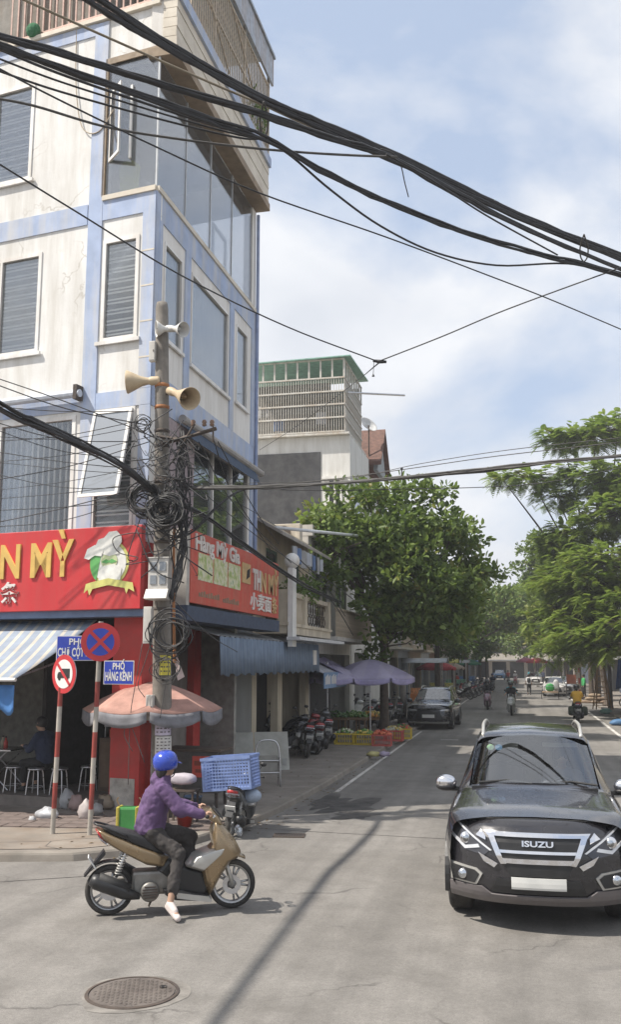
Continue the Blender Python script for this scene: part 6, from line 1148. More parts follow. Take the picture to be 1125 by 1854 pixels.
def stand(h=1.62, walk=0.1):
    return dict(pel=(0, 0, .92), chest=(0, 0, 1.22), neck=(0, 0, 1.42), head=(.02, 0, 1.57), shR=(0, -.17, 1.36), shL=(0, .17, 1.36), elR=(-.04, -.22, 1.09), elL=(.04, .22, 1.09), haR=(.04, -.23, .88), haL=(.12, .23, .88), hipR=(0, -.09, .9), hipL=(0, .09, .9), knR=(walk, -.1, .5), knL=(-walk * .4, .1, .49), anR=(walk * .8, -.1, .09), anL=(-walk * 2, .1, .12), toR=(walk * .8 + .15, -.11, .035), toL=(-walk * 2 + .14, .11, .045))
def sit(seat=.45):
    return dict(pel=(0, 0, seat + .09), chest=(.05, 0, seat + .42), neck=(.10, 0, seat + .62), head=(.15, 0, seat + .76), shR=(.07, -.17, seat + .55), shL=(.07, .17, seat + .55), elR=(.18, -.24, seat + .33), elL=(.18, .24, seat + .33), haR=(.40, -.14, seat + .36), haL=(.40, .14, seat + .36), hipR=(.02, -.09, seat + .08), hipL=(.02, .09, seat + .08), knR=(.40, -.15, seat + .06), knL=(.40, .15, seat + .06), anR=(.36, -.15, .09), anL=(.36, .15, .09), toR=(.50, -.15, .035), toL=(.50, .15, .035))
# ---- the gold scooter and its rider in the foreground
pr_, pf_ = gz(196, 1656), gz(420, 1643); mid = (pr_ + pf_) / 2; hd = math.atan2(pf_.y - pr_.y, pf_.x - pr_.x)
scooter('gold scooter ridden across the foreground by the person in the purple jacket', (mid.x, mid.y, 0), hd, M_GOLDP, mirrors=False, steer=-0.12)
M_PURP = cloth('purple_fleece', (0.105, 0.062, 0.14), 0.95, 0.0, 0.2); M_DTROU = cloth('dark_trousers', (0.045, 0.040, 0.038), 0.9, 0.0, 0.25); M_HBLUE = mat('helmet_blue', (0.022, 0.06, 0.42), 0.22, coat=0.6, var=0.1)
person('rider in purple hooded jacket and blue helmet with one foot on the road', (mid.x, mid.y, 0), hd, ride(True), dict(skin=SKIN, top=M_PURP, leg=M_DTROU), vox=0.011, helmet=M_HBLUE, hood=True, shoes=mat('shoe_pale', (0.62, 0.55, 0.52), 0.7, var=0.15), detail_hand=True, gaze=R(38), fat=1.15)
# ---------------------------------------------------------------- cars
def interp_sections(S, ny=4, nx=3):
    """S: list of (y, [7 half points]) -> dense grid; returns rows of (y, pts) plus original indices"""
    A = np.array([[(y, p[0], p[1]) for p in pts] for y, pts in S]); n, k, _ = A.shape
    def dense(P, m):
        P = np.concatenate([[2 * P[0] - P[1]], P, [2 * P[-1] - P[-2]]]); out_ = []; idx = []
        for i in range(1, len(P) - 2):
            for j in range(m):
                t = j / m; a, b_, c, d = P[i - 1], P[i], P[i + 1], P[i + 2]; q = 0.5 * (2 * b_ + (c - a) * t + (2 * a - 5 * b_ + 4 * c - d) * t * t + (3 * b_ - a - 3 * c + d) * t ** 3); l = b_ * (1 - t) + c * t
                out_.append(0.55 * q + 0.45 * l); idx.append(i - 1 + t)
        out_.append(P[-2]); idx.append(len(P) - 3); return np.array(out_), idx
    D, iy = dense(A, ny); D2, ix = dense(D.transpose(1, 0, 2), nx); return D2.transpose(1, 0, 2), iy, ix
def car(label, loc, rz, paint, k=(1, 1, 1), group=None, style='suv', name='parked_car', cat='car'):
    t = thing(name, label, cat, loc, rz, group); kx, ky, kz = k
    lo = [(.80, .33), (.91, .5), (.93, .8)]
    S = [(.26, [(.70, .33), (.84, .42), (.87, .70), (.83, .96), (.74, 1.02), (.45, 1.06), (0, 1.07)]), (.52, [(.78, .33), (.90, .46), (.925, .75), (.895, 1.02), (.80, 1.08), (.47, 1.10), (0, 1.115)]), (1.0, lo + [(.905, 1.05), (.80, 1.12), (.47, 1.145), (0, 1.16)]), (1.42, lo + [(.90, 1.08), (.78, 1.16), (.48, 1.185), (0, 1.20)]),
         (1.60, lo + [(.895, 1.09), (.735, 1.19), (.48, 1.235), (0, 1.25)]), (2.05, lo + [(.89, 1.10), (.70, 1.42), (.50, 1.47), (0, 1.49)]), (2.42, lo + [(.89, 1.10), (.665, 1.62), (.52, 1.69), (0, 1.72)]), (2.60, lo + [(.89, 1.10), (.665, 1.67), (.54, 1.74), (0, 1.765)]), (3.0, lo + [(.89, 1.105), (.665, 1.69), (.55, 1.77), (0, 1.80)]), (3.8, lo + [(.885, 1.11), (.66, 1.68), (.55, 1.765), (0, 1.795)]), (4.4, [(.78, .40), (.90, .54), (.915, .82), (.875, 1.12), (.645, 1.63), (.53, 1.71), (0, 1.74)]), (4.70, [(.70, .44), (.85, .56), (.87, .84), (.835, 1.11), (.61, 1.47), (.5, 1.55), (0, 1.58)]), (4.82, [(.6, .46), (.8, .58), (.82, .84), (.80, 1.05), (.60, 1.30), (.48, 1.36), (0, 1.38)])]
    key = style + str(k)
    if key not in MC:
        D, iy, ix = interp_sections(S); D = D * np.array([ky, kx, kz]); ny, nx, _ = D.shape; body = B(); ws = B(); SW = {}; rw = B()
        for s_ in (-1, 1):
            P = [[(s_ * D[i, j, 1], D[i, j, 0], D[i, j, 2]) for j in range(nx)] for i in range(ny)]
            for i in range(ny - 1):
                for j in range(nx - 1):
                    y_, x_ = (iy[i] + iy[i + 1]) / 2, (ix[j] + ix[j + 1]) / 2; tgt = body
                    if 4.0 < y_ < 6.0 and x_ > 4.0: tgt = ws
                    elif 3 + .12 < x_ < 4 - .05 and (5.1 < y_ < 7.2 or 7.45 < y_ < 8.7 or 8.9 < y_ < 10): tgt = SW.setdefault((s_, int(y_ > 7.3) + int(y_ > 8.8)), B())
                    elif 10.2 < y_ < 10.9 and x_ > 4.1: tgt = rw
                    q = [P[i][j], P[i][j + 1], P[i + 1][j + 1], P[i + 1][j]]; tgt.quad(*q)
        ws = B(); e0, e1 = (.755, 1.56, 1.165, 1.235), (.685, 2.44, 1.635, 1.725)
        def wsf(u, v):
            q = [p * (1 - v) + r * v for p, r in zip(e0, e1)]; x = -q[0] + 2 * q[0] * u; f = (x / q[0]) ** 2; return (x * kx, (q[1] + .10 * f) * ky, (q[3] - (q[3] - q[2]) * f * f * .55 - (q[3] - q[2]) * f * .35 + .012) * kz)
        ws.grid(wsf, 20, 8)
        # tail and floor
        last = [(D[-1, j, 1], D[-1, j, 0], D[-1, j, 2]) for j in range(nx)]; body.poly(last + [(-x, y, z) for x, y, z in last[::-1][1:]]); sill = [(D[i, 0, 1], D[i, 0, 0], D[i, 0, 2]) for i in range(ny)]; body.poly(sill + [(-x, y, z) for x, y, z in sill[::-1]])
        rows = [(.27, .12), (.34, .04), (.46, .0), (.60, .0), (.74, .01), (.86, .035), (.94, .075), (1.0, .13), (1.045, .20), (1.068, .31)]; ZS = [r[0] for r in rows]; DS = [r[1] for r in rows]
        def front(x, z): return float(np.interp(z, ZS, DS)) * ky + .40 * (min(abs(x) / kx, .93) / .93) ** 2.7 * ky
        fas = B(); W_ = .885
        def fg(u, v):
            x = (-W_ + 2 * W_ * u); i = v * (len(rows) - 1); z = float(np.interp(i, range(len(rows)), ZS)); zz = z - .055 * (abs(x) / W_) ** 3 * (1 if z > .9 else 0); return (x * kx, front(x * kx, z), zz * kz)
        fas.grid(fg, 40, 27)
        MC[key] = [mesh_of(q, True) for q in (body, ws, rw, fas)] + [[mesh_of(q, True) for q in SW.values()], front]
    bo, ws, rw, fas, sws, front = MC[key]
    bd_ = put('body', bo, paint, t); put('windscreen', ws, glassmat('car_glass', (0.74, 0.78, 0.80), 0.16), t); [put('side_window', q, glassmat('tint_glass', (0.06, 0.07, 0.075), 0.10), t) for q in sws]; put('rear_window', rw, MATS['tint_glass'], t); put('front_bumper', fas, paint, t)
    P3 = lambda x, z, o=0: (x, front(x, z / kz) - o, z)
    def patch(name, poly, m, off=.008, th=.012, parent=None, mirror=True):
        rs = []
        for s_ in ((-1, 1) if mirror else (1,)):
            bm = bmesh.new(); bm.faces.new([bm.verts.new((s_ * x * kx, 0, z * kz)) for x, z in poly])
            for ax, rg in (((1, 0, 0), np.arange(-.95, .96, .05)), ((0, 0, 1), np.arange(.25, 1.15, .04))):
                for c in rg: bmesh.ops.bisect_plane(bm, geom=bm.verts[:] + bm.edges[:] + bm.faces[:], plane_co=Vector(ax) * float(c), plane_no=ax)
            for v in bm.verts: v.co.y = front(v.co.x, v.co.z / kz) - off
            bmesh.ops.recalc_face_normals(bm, faces=bm.faces); me = bpy.data.meshes.new(name); bm.to_mesh(me); bm.free(); rs.append(put(name, me, m, parent or t, solid=th))
        return rs
    # wheels
    r_ = .385 * kz if style == 'suv' else .34
    for y in (.95 * ky, 3.79 * ky):
        for s_ in (-1, 1):
            w_ = cpart('cty%.3f' % r_, 'wheel', lambda: B().lathe([(r_ * .62, -.11), (r_ * .9, -.125), (r_ * .99, -.10), (r_, -.05), (r_, .05), (r_ * .99, .10), (r_ * .9, .125), (r_ * .62, .11)], (0, 0, 0), (1, 0, 0), 28), M_TYRE, t, True, loc=(s_ * .80 * kx, y, r_))
            def rimf():
                b = B().lathe([(0, .09), (r_ * .2, .10), (r_ * .22, .06), (r_ * .6, .07), (r_ * .64, .11)], (0, 0, 0), (1, 0, 0), 24).lathe([(0, -.09), (r_ * .2, -.10), (r_ * .22, -.06), (r_ * .6, -.07), (r_ * .64, -.11)], (0, 0, 0), (1, 0, 0), 24)
                for q in range(6):
                    a = q * PI / 3
                    for sx in (-1, 1): b.tube([(sx * .095, .06 * math.cos(a), .06 * math.sin(a)), (sx * .09, r_ * .6 * math.cos(a), r_ * .6 * math.sin(a))], [.035, .025], 6)
                return b
            cpart('crm%.3f' % r_, 'rim', rimf, M_RIM, w_, True)
            part('wheel_arch', B().lathe([(r_ + .015, s_ * .925 * kx), (r_ + .03, s_ * .945 * kx), (r_ + .09, s_ * .942 * kx), (r_ + .10, s_ * .91 * kx)], (0, y, r_), (1, 0, 0), 20, 0, 2 * PI).lathe([(0, s_ * .922 * kx), (r_ + .02, s_ * .93 * kx)], (0, y, r_), (1, 0, 0), 20) if False else B().add(*arch(s_, y, r_, kx)), M_BPLAS, t)
    part('cabin_floor', B().box(-.72 * kx, .72 * kx, 1.7 * ky, 4.4 * ky, .5, .55), M_DARK, t)
    part('dashboard_shelf', B().box(-.70 * kx, .70 * kx, 1.62 * ky, 2.15 * ky, .98 * kz, 1.08 * kz), mat('dash_dark', (0.03, 0.03, 0.032), 0.6), t, bevel=.03)
    for s_ in (-1, 1):
        se = part('seat', B().pillow([(2.55 * ky, .6), (3.0 * ky, .6), (3.12 * ky, 1.28), (2.98 * ky, 1.30)], .24, .15), M_SEAT, t, rot=(0, 0, 0)); 
        me = se.data
        for v in me.vertices: v.co = Vector((v.co.y + s_ * .36 * kx, v.co.x, v.co.z * kz))
        part('headrest', B().ball((s_ * .36 * kx, 3.0 * ky, 1.42 * kz), (.13, .06, .09)), M_SEAT, t, True)
    st_ = part('steering_wheel', B().lathe([(.17, -.012), (.185, 0), (.17, .012), (.16, 0), (.17, -.012)], (.36 * kx, 2.28 * ky, 1.06 * kz), (0, -1, .35), 20), M_BLACK, t, True)
    part('inner_mirror', B().cbox((0, 2.12 * ky, 1.47 * kz), (.24, .03, .07)), M_BPLAS, t, bevel=.01)
    for s_ in (-1, 1):
        m_ = part('door_mirror', B().ball((s_ * 1.02 * kx, 1.86 * ky, 1.20 * kz), (.125, .075, .085), 16, 10), M_CHROME if style == 'suv' else paint, t, True); part('mirror_base', B().cbox((s_ * .92 * kx, 1.90 * ky, 1.12 * kz), (.16, .06, .05)), M_BPLAS, m_, bevel=.01); part('mirror_underside', B().ball((s_ * 1.02 * kx, 1.862 * ky, 1.145 * kz), (.122, .076, .05), 14, 8), M_BPLAS, m_, True)
        part('wiper', B().tube([(-.62 * kx + (s_ + 1) * .36, 1.60 * ky, 1.235 * kz), (-.30 * kx + (s_ + 1) * .36, 1.63 * ky, 1.262 * kz), (-.02 * kx + (s_ + 1) * .36, 1.58 * ky, 1.235 * kz)], .014, 6), M_BLACK, t)
        part('roof_rail', B().tube([(s_ * .595 * kx, 2.50 * ky, 1.70 * kz), (s_ * .60 * kx, 2.75 * ky, 1.768 * kz), (s_ * .61 * kx, 3.2 * ky, 1.805 * kz), (s_ * .605 * kx, 4.0 * ky, 1.80 * kz), (s_ * .59 * kx, 4.3 * ky, 1.74 * kz)], .022, 8, smooth=4), M_SILV, t, True)
        part('door_handle', B().box(s_ * .93 * kx - .015, s_ * .93 * kx + .02, 2.9 * ky, 3.1 * ky, .93 * kz, .965 * kz), M_CHROME if style == 'suv' else paint, t, bevel=.008)
        part('tail_lamp', B().box(s_ * .80 * kx - .06, s_ * .80 * kx + .05, 4.60 * ky, 4.80 * ky, .95 * kz, 1.2 * kz), M_TAIL, t, bevel=.02)
    part('rear_plate', B().cbox((0, 4.84 * ky, .80 * kz), (.48, .02, .12)), M_PLATE, t); part('hood_gap', patch_strip(front, [(x, 1.052 - .05 * (abs(x) / .86) ** 3) for x in np.linspace(-.83, .83, 13)], .006, .001), M_BLACK, t) if style == 'suv' else None; part('cowl', B().box(-.70 * kx, .70 * kx, 1.50 * ky, 1.62 * ky, 1.17 * kz, 1.205 * kz), M_BPLAS, t)
    if style == 'suv':
        hl = patch('headlight', [(.845, .87), (.845, 1.035), (.81, 1.045), (.62, .90), (.45, .775), (.52, .715), (.71, .75)], mat('lamp_dark', (0.10, 0.10, 0.11), 0.15, 0.6), .006, .01)
        for h_, s_ in zip(hl, (-1, 1)):
            patch('daylight_strip', [(s_ * x, z) for x, z in [(.855, .985), (.855, 1.012), (.81, 1.016), (.62, .886), (.44, .772), (.46, .765), (.62, .866), (.80, .988)]], mat('lamp_white', (0.62, 0.63, 0.65), 0.15, 0.3), .020, .016, h_, False); patch('lower_strip', [(s_ * x, z) for x, z in [(.85, .895), (.85, .865), (.71, .755), (.56, .785), (.575, .815), (.705, .787)]], MATS['lamp_white'], .018, .014, h_, False)
            part('projector', B().lathe([(0, .04), (.045, .03), (.055, 0), (.062, 0)], P3(s_ * .70, .855, .01), (0, -1, 0), 18), M_CHROME, h_, True); part('projector_lens', B().ball(P3(s_ * .70, .855, .03), (.045, .02, .045)), M_LENS, h_, True)
        gr = patch('grille', [(-.44, .93), (.44, .93), (.36, .70), (.27, .55), (-.27, .55), (-.36, .70)], M_BPLAS, .006, .01, mirror=False)[0]
        patch('grille_bar', [(-.51, .945), (.51, .945), (.48, .905), (-.48, .905)], M_CHROME, .026, .02, gr, False); patch('grille_bar', [(-.38, .785), (.38, .785), (.37, .758), (-.37, .758)], M_CHROME, .020, .016, gr, False); patch('grille_bar', [(-.345, .71), (.345, .71), (.32, .665), (-.32, .665)], M_CHROME, .020, .016, gr, False)
        patch('grille_wing', [(.475, .905), (.415, .905), (.34, .72), (.30, .66), (.355, .655), (.395, .72)], M_CHROME, .024, .02, gr); patch('wing_blade', [(.385, .655), (.575, .745), (.52, .665), (.42, .615)], M_CHROME, .020, .02, gr); patch('wing_blade', [(.545, .95), (.60, .895), (.50, .86), (.50, .895)], M_CHROME, .020, .016, gr)
        me = text_mesh('ISUZU', .10, .006, .003)
        xs = [v.co.x for v in me.vertices]; kk = .30 / (max(xs) - min(xs))
        for v in me.vertices: x, z, d = v.co.x * kk, .848 + v.co.y * .72, v.co.z; v.co = Vector((x, front(x, z) - .022 - d, z))
        put('emblem_lettering', me, M_CHROME, gr)
        for s_, f_ in zip((-1, 1), patch('fog_lamp_bezel', [(.86, .44), (.865, .61), (.60, .585), (.54, .54), (.60, .43)], M_SILV, .012, .018)): patch('fog_recess', [(s_ * x, z) for x, z in [(.835, .455), (.84, .59), (.62, .568), (.575, .535), (.62, .448)]], M_BPLAS, .026, .014, f_, False); part('fog_lamp', B().lathe([(0, .05), (.04, .045), (.052, .02), (.055, 0)], P3(s_ * .735, .515, .012), (s_ * .25, -1, 0), 18), M_CHROME, f_, True); part('fog_lens', B().lathe([(0, .056), (.036, .05), (.042, .04)], P3(s_ * .735, .515, .012), (s_ * .25, -1, 0), 18), M_LENS, f_, True)
        patch('lower_guard', [(-.87, .27), (.87, .27), (.875, .42), (.55, .42), (.46, .36), (-.46, .36), (-.55, .42), (-.875, .42)], mat('guard_grey', (0.17, 0.155, 0.155), 0.45, 0.2, var=0.1), .018, .02, mirror=False); patch('lower_intake', [(-.46, .38), (.46, .38), (.40, .52), (-.40, .52)], M_BPLAS, .010, .012, mirror=False)
        patch('number_plate', [(-.26, .43), (.26, .43), (.26, .54), (-.26, .54)], M_PLATE, .03, .012, mirror=False)
        for i, c in enumerate(((.18, .30, .18), (.12, .24, .38))): part('windscreen_sticker', B().lathe([(0, .004), (.042, .004), (.045, 0)], (-.50 + .10 * i, 2.27, 1.575), (0, -.78, .62), 16), mat('sticker_%d' % i, c, .5), t)
        part('sun_visor', B().cbox((.34, 2.50, 1.60), (.42, .02, .05)), mat('visor', (0.5, 0.47, 0.38), 0.7), t); part('sun_visor', B().cbox((-.32, 2.50, 1.58), (.30, .02, .08)), MATS['visor'], t)
    else:
        patch('headlight', [(.86, .80), (.86, .90), (.50, .86), (.46, .81)], mat('lamp_pale', (0.45, 0.46, 0.47), 0.2, 0.3), .006, .01); patch('grille', [(-.46, .80), (.46, .80), (.56, .42), (-.56, .42)], M_BPLAS, .006, .01, mirror=False); patch('upper_grille', [(-.40, .87), (.40, .87), (.42, .82), (-.42, .82)], M_BPLAS, .006, .01, mirror=False)
        patch('fog_lamp_bezel', [(.86, .42), (.86, .58), (.74, .56), (.70, .44)], M_BPLAS, .006, .01); patch('number_plate', [(-.25, .52), (.25, .52), (.25, .66), (-.25, .66)], M_PLATE, .02, .012, mirror=False); patch('lower_guard', [(-.8, .27), (.8, .27), (.8, .34), (-.8, .34)], M_SILV, .012, .012, mirror=False)
    return t
def arch(s_, y, r, kx):
    vs = []; n = 20
    for i in range(n + 1):
        a = -.25 + (PI + .5) * i / n
        for rr, xx in ((r + .02, .90), (r + .02, .945), (r + .085, .945), (r + .095, .90)): vs.append((s_ * xx * kx, y + rr * math.cos(a), r + rr * math.sin(a)))
    c0 = len(vs); fs = [(i * 4 + k, i * 4 + k + 1, (i + 1) * 4 + k + 1, (i + 1) * 4 + k) for i in range(n) for k in range(3)]
    vs.append((s_ * .932 * kx, y, r)); vs += [(s_ * .932 * kx, y + (r + .03) * math.cos(-.25 + (PI + .5) * i / n), r + (r + .03) * math.sin(-.25 + (PI + .5) * i / n)) for i in range(n + 1)]
    fs += [(c0, c0 + 1 + i, c0 + 2 + i) for i in range(n)]; return vs, fs
def patch_strip(front, pts, r, off):
    P = catmull([(x, front(x, z) - off, z) for x, z in pts], 4); return B().tube([(p.x, front(p.x, p.z) - off, p.z) for p in P], r, 6)
def patch_poly(front, pts, off): return B().prism([(x, front(x, z) - off, z) for x, z in pts], (0, .01, 0))
M_CARBLK = mat('car_black', (0.026, 0.025, 0.029), 0.22, 0.2, var=0.2, scale=3, coat=0.9); M_CARGRY = mat('car_charcoal', (0.035, 0.037, 0.042), 0.25, 0.5, var=0.12, coat=0.8); M_CARWHT = mat('car_white', (0.66, 0.65, 0.63), 0.25, 0.0, var=0.06, coat=0.7); M_CARBLU = mat('car_blue', (0.08, 0.25, 0.50), 0.25, 0.2, coat=0.7); M_CARSIL = mat('car_silver', (0.42, 0.43, 0.44), 0.25, 0.6, coat=0.7)
car('black off-road car with chrome grille driving towards the camera at lower right', (0.09, 9.82, 0), R(0), M_CARBLK, style='suv', name='black_suv')
p = gz(776, 1321); car('dark grey crossover parked at the left pavement under the leafy tree', (p.x + .02, p.y - .1, 0), R(-2), M_CARGRY, k=(.975, .93, .90), style='cross')
p = gz(985, 1262); car('white car parked facing up the street on the right', (p.x + 0.9, p.y + 1, 0), R(0), M_CARWHT, k=(.95, .92, .85), style='cross', group='cars far down the street'); p = gz(966, 1240); car('white car farther away behind the other white car', (p.x + .3, p.y, 0), 0, M_CARWHT, k=(.95, .92, .85), style='cross', group='cars far down the street')
p = gz(905, 1231); car('small bright blue car far down the street', (p.x, p.y, 0), 0, M_CARBLU, k=(.95, .92, .85), style='cross', group='cars far down the street'); p = gz(1010, 1262); car('silver car parked behind the handcart on the right', (p.x + .8, p.y + 4, 0), 0, M_CARSIL, k=(.95, .92, .85), style='cross', group='cars far down the street')
# ---------------------------------------------------------------- other riders and parked motorbikes
M_PINK = mat('scooter_pink', (0.30, 0.19, 0.24), 0.3, 0.3, coat=0.5); M_SCW = mat('scooter_white', (0.55, 0.56, 0.54), 0.3, 0.1, coat=0.5); M_SCB = mat('scooter_black', (0.02, 0.02, 0.022), 0.3, 0.2, coat=0.5); M_SCR = mat('scooter_red', (0.25, 0.02, 0.02), 0.3, 0.1, coat=0.5); M_SCG = mat('scooter_grey', (0.14, 0.145, 0.15), 0.35, 0.4, coat=0.4); M_SCBLU = mat('scooter_blue', (0.04, 0.08, 0.2), 0.35, 0.3, coat=0.4)
T_BLK = cloth('top_black', (0.02, 0.02, 0.022), .9, 0); T_TEAL = cloth('top_teal', (0.06, 0.28, 0.34), .9, 0); T_YEL = cloth('top_yellow', (0.62, 0.36, 0.05), .9, 0); T_WHT = cloth('top_white', (0.6, 0.6, 0.6), .9, 0); T_NAVY = cloth('top_navy', (0.025, 0.035, 0.07), .9, 0); T_GRY = cloth('top_grey', (0.2, 0.2, 0.21), .9, 0); T_RED = cloth('top_red', (0.4, 0.06, 0.05), .9, 0)
def H_(c): return mat('helmet_%s' % str(c), c, .25, coat=.5)
def rider_on(lab_s, lab_p, px, py, rz, paint, top, leg, hel, vox=.022, sleeve=False, **kw):
    p = gz(px, py); scooter(lab_s, (p.x, p.y, 0), rz, paint, group='motorbikes riding down the street'); return person(lab_p, (p.x, p.y, 0), rz, ride(), dict(skin=SKIN, top=top, leg=leg), vox=vox, helmet=hel, sleeve=sleeve, group='riders on the street', **kw), p
DN = R(-90); UPD = R(90)
_, p = rider_on('white-grey scooter carrying two people towards the camera', 'front rider in black top and cap-like helmet on the pale scooter', 927, 1294, DN, M_SCW, T_BLK, M_DTROU, H_((.05, .05, .055)))
Jp = {k: (v[0] - .36, v[1], v[2] + .03) for k, v in ride().items()}; person('passenger in teal behind the rider in black on the pale scooter', (p.x, p.y, 0), DN, Jp, dict(skin=SKIN, top=T_TEAL, leg=M_DTROU), vox=.022, helmet=H_((.08, .2, .14)), group='riders on the street')
rider_on('pinkish purple scooter coming towards the camera', 'rider in black jacket on the pinkish scooter', 884, 1284, DN, M_PINK, T_BLK, M_DTROU, H_((.02, .02, .022)), sleeve=True, mask=T_GRY)
_, p = rider_on('motorbike with dark saddle bags riding away on the right', 'rider in yellow shirt riding away on the right', 1047, 1307, UPD, M_SCB, T_YEL, M_DTROU, H_((.03, .03, .035)))
for s_ in (-1, 1): single('saddle_bag', B().pillow([(-.3, .30), (.12, .28), (.2, .5), (.12, .72), (-.25, .74), (-.36, .5)], .14, .35, yc=s_ * .28), cloth('bag_green', (0.035, 0.045, 0.03), .9, 0), 'dark bulging saddle bag on the %s side of the yellow rider motorbike' % ('right' if s_ < 0 else 'left'), 'bag', 'saddle bags', smooth=True, loc=(p.x, p.y - .35, 0), rot=(0, 0, UPD), subsurf=1)
rider_on('dark motorbike behind the pinkish scooter', 'rider in navy behind the pinkish scooter', 893, 1252, DN, M_SCB, T_NAVY, M_DTROU, H_((.02, .03, .12)), vox=.03); rider_on('dark motorbike far off in mid street', 'rider in white far off in mid street', 934, 1240, DN, M_SCR, T_WHT, M_DTROU, H_((.3, .3, .3)), vox=.035); rider_on('motorbike riding away beside the far blue car', 'rider in red riding away beside the far blue car', 921, 1236, UPD, M_SCG, T_RED, M_DTROU, H_((.03, .03, .03)), vox=.035)
p = gz(959, 1258); person('person in white shirt and dark trousers walking away in the street', (p.x, p.y, 0), UPD, stand(), dict(skin=SKIN, top=T_WHT, leg=T_BLK), vox=.025, sleeve=False); single('backpack', B().pillow([(-.10, 1.0), (.08, 1.0), (.10, 1.2), (.06, 1.38), (-.06, 1.38), (-.12, 1.2)], .14, .3), T_BLK, 'black backpack worn by the walker in white', 'bag', smooth=True, loc=(p.x, p.y - .22, 0), rot=(0, 0, UPD))
# bike with the blue basket at the corner
p = gz(432, 1519); scooter('old motorbike with a blue basket on its seat parked at the corner', (p.x - .19, p.y + .62, 0), R(93), M_SCG, lean=R(5)).scale = (.82, .82, .82)
# rows of parked bikes, seen from behind
def park(lab, px, py, rz, paint, z=SWZ, lean=R(6), group='motorbikes parked on the left pavement'): p = gz(px, py, z); scooter(lab, (p.x, p.y, z), rz, paint, group=group, lean=lean)
park('black motorbike nearest in the parked row beside the white boards', 528, 1366, R(200), M_SCB); park('black motorbike second in the parked row, plate showing', 548, 1368, R(112), M_SCB); park('dark red motorbike third in the parked row by the green shutter', 568, 1362, R(110), M_SCR); park('dark grey motorbike farthest in the parked row by the green shutter', 586, 1352, R(108), M_SCG); park('black motorbike with front wheel against the green shutter', 512, 1350, R(160), M_SCB)
for i, (px, py, pt, nm) in enumerate(((655, 1318, M_SCW, 'white motorbike under the lilac canopy behind the fruit crates'), (678, 1316, M_SCG, 'grey motorbike under the lilac canopy behind the fruit crates'), (700, 1310, M_SCB, 'black motorbike at the edge of the lilac canopy'), (722, 1308, M_SCW, 'white scooter right beside the parked crossover'), (640, 1312, M_SCB, 'black motorbike deepest under the lilac canopy'))): park(nm, px, py, R(120 - i * 8), pt)
for i in range(7): park(['black', 'red', 'grey', 'white', 'blue', 'silver black', 'dark'][i] + ' motorbike in the far row beyond the crossover, ' + ['first', 'second', 'third', 'fourth', 'fifth', 'sixth', 'seventh'][i] + ' from the car', 838 + i * 7, 1266 - i * 3.2, R(150 + 8 * (i % 3)), [M_SCB, M_SCR, M_SCG, M_SCW, M_SCBLU, M_SCG, M_SCB][i], z=SWZ, group='far row of motorbikes on the left')

person('driver in grey shirt behind the windscreen of the black car', (0.09 + .36, 9.82 + 2.78, .30), R(-90), sit(.38), dict(skin=SKIN, top=T_GRY, leg=T_BLK), vox=.03, sleeve=False)
# ================================================================ STREET SIGNS AND CLUTTER
M_SRED = mat('sign_red', (0.50, 0.03, 0.035), 0.45, var=0.1); M_SBLUE = mat('sign_blue', (0.03, 0.06, 0.42), 0.45, var=0.1); M_SWHITE = mat('sign_white', (0.70, 0.69, 0.66), 0.5, var=0.08)
M_POSTS = stripes('post_stripes', (0.52, 0.48, 0.42), (0.36, 0.065, 0.05), 2, 1.35, 0.5, var=0.55)
def post(base, top, r=.036, name='sign_post'):
    b = B(); d = Vector(top) - Vector(base); b.tube([(0, 0, -.05), d], r, 12); return b
def rdisc(c, rad, nrm, h0, h1, n=36): return B().lathe([(0, h1), (rad, h1), (rad, h0), (0, h0)], c, nrm, n)
def flatpoly(c, nrm, pts, h0, th=.004):
    nrm = Vector(nrm).normalized(); xd = Vector((0, 0, 1)).cross(nrm).normalized(); zd = nrm.cross(xd); c = Vector(c)   # xd runs to the viewer's right when nrm faces the viewer
    return B().prism([c + xd * x + zd * z + nrm * h0 for x, z in pts], nrm * th)
# no stopping sign
bA = gz(162, 1512, SWZ); cA = gy(182, 1162, bA.y - .06); tA = gy(176, 1205, bA.y); nA = Vector((.42, -1, .0)).normalized()
ns = thing('no_stopping_sign', 'round blue and red crossed no-stopping sign on the taller striped post', 'road sign', bA)
part('post', post(bA, gy(183, 1125, bA.y)), M_POSTS, ns, loc=(0, 0, 0)); part('back_plate', rdisc(cA, .29, nA, -.012, 0), M_STEEL, ns, world=True); part('red_rim', rdisc(cA, .29, nA, .0005, .004), M_SRED, ns, world=True); part('blue_disc', rdisc(cA, .205, nA, .0045, .008), M_SBLUE, ns, world=True)
for a in (PI / 4, -PI / 4):
    ca, sa = math.cos(a), math.sin(a); part('cross_bar', flatpoly(cA, nA, [(x * ca - z * sa, x * sa + z * ca) for x, z in ((-.21, -.026), (.21, -.026), (.21, .026), (-.21, .026))], .009 + .001 * (a > 0)), M_SRED, ns, world=True)
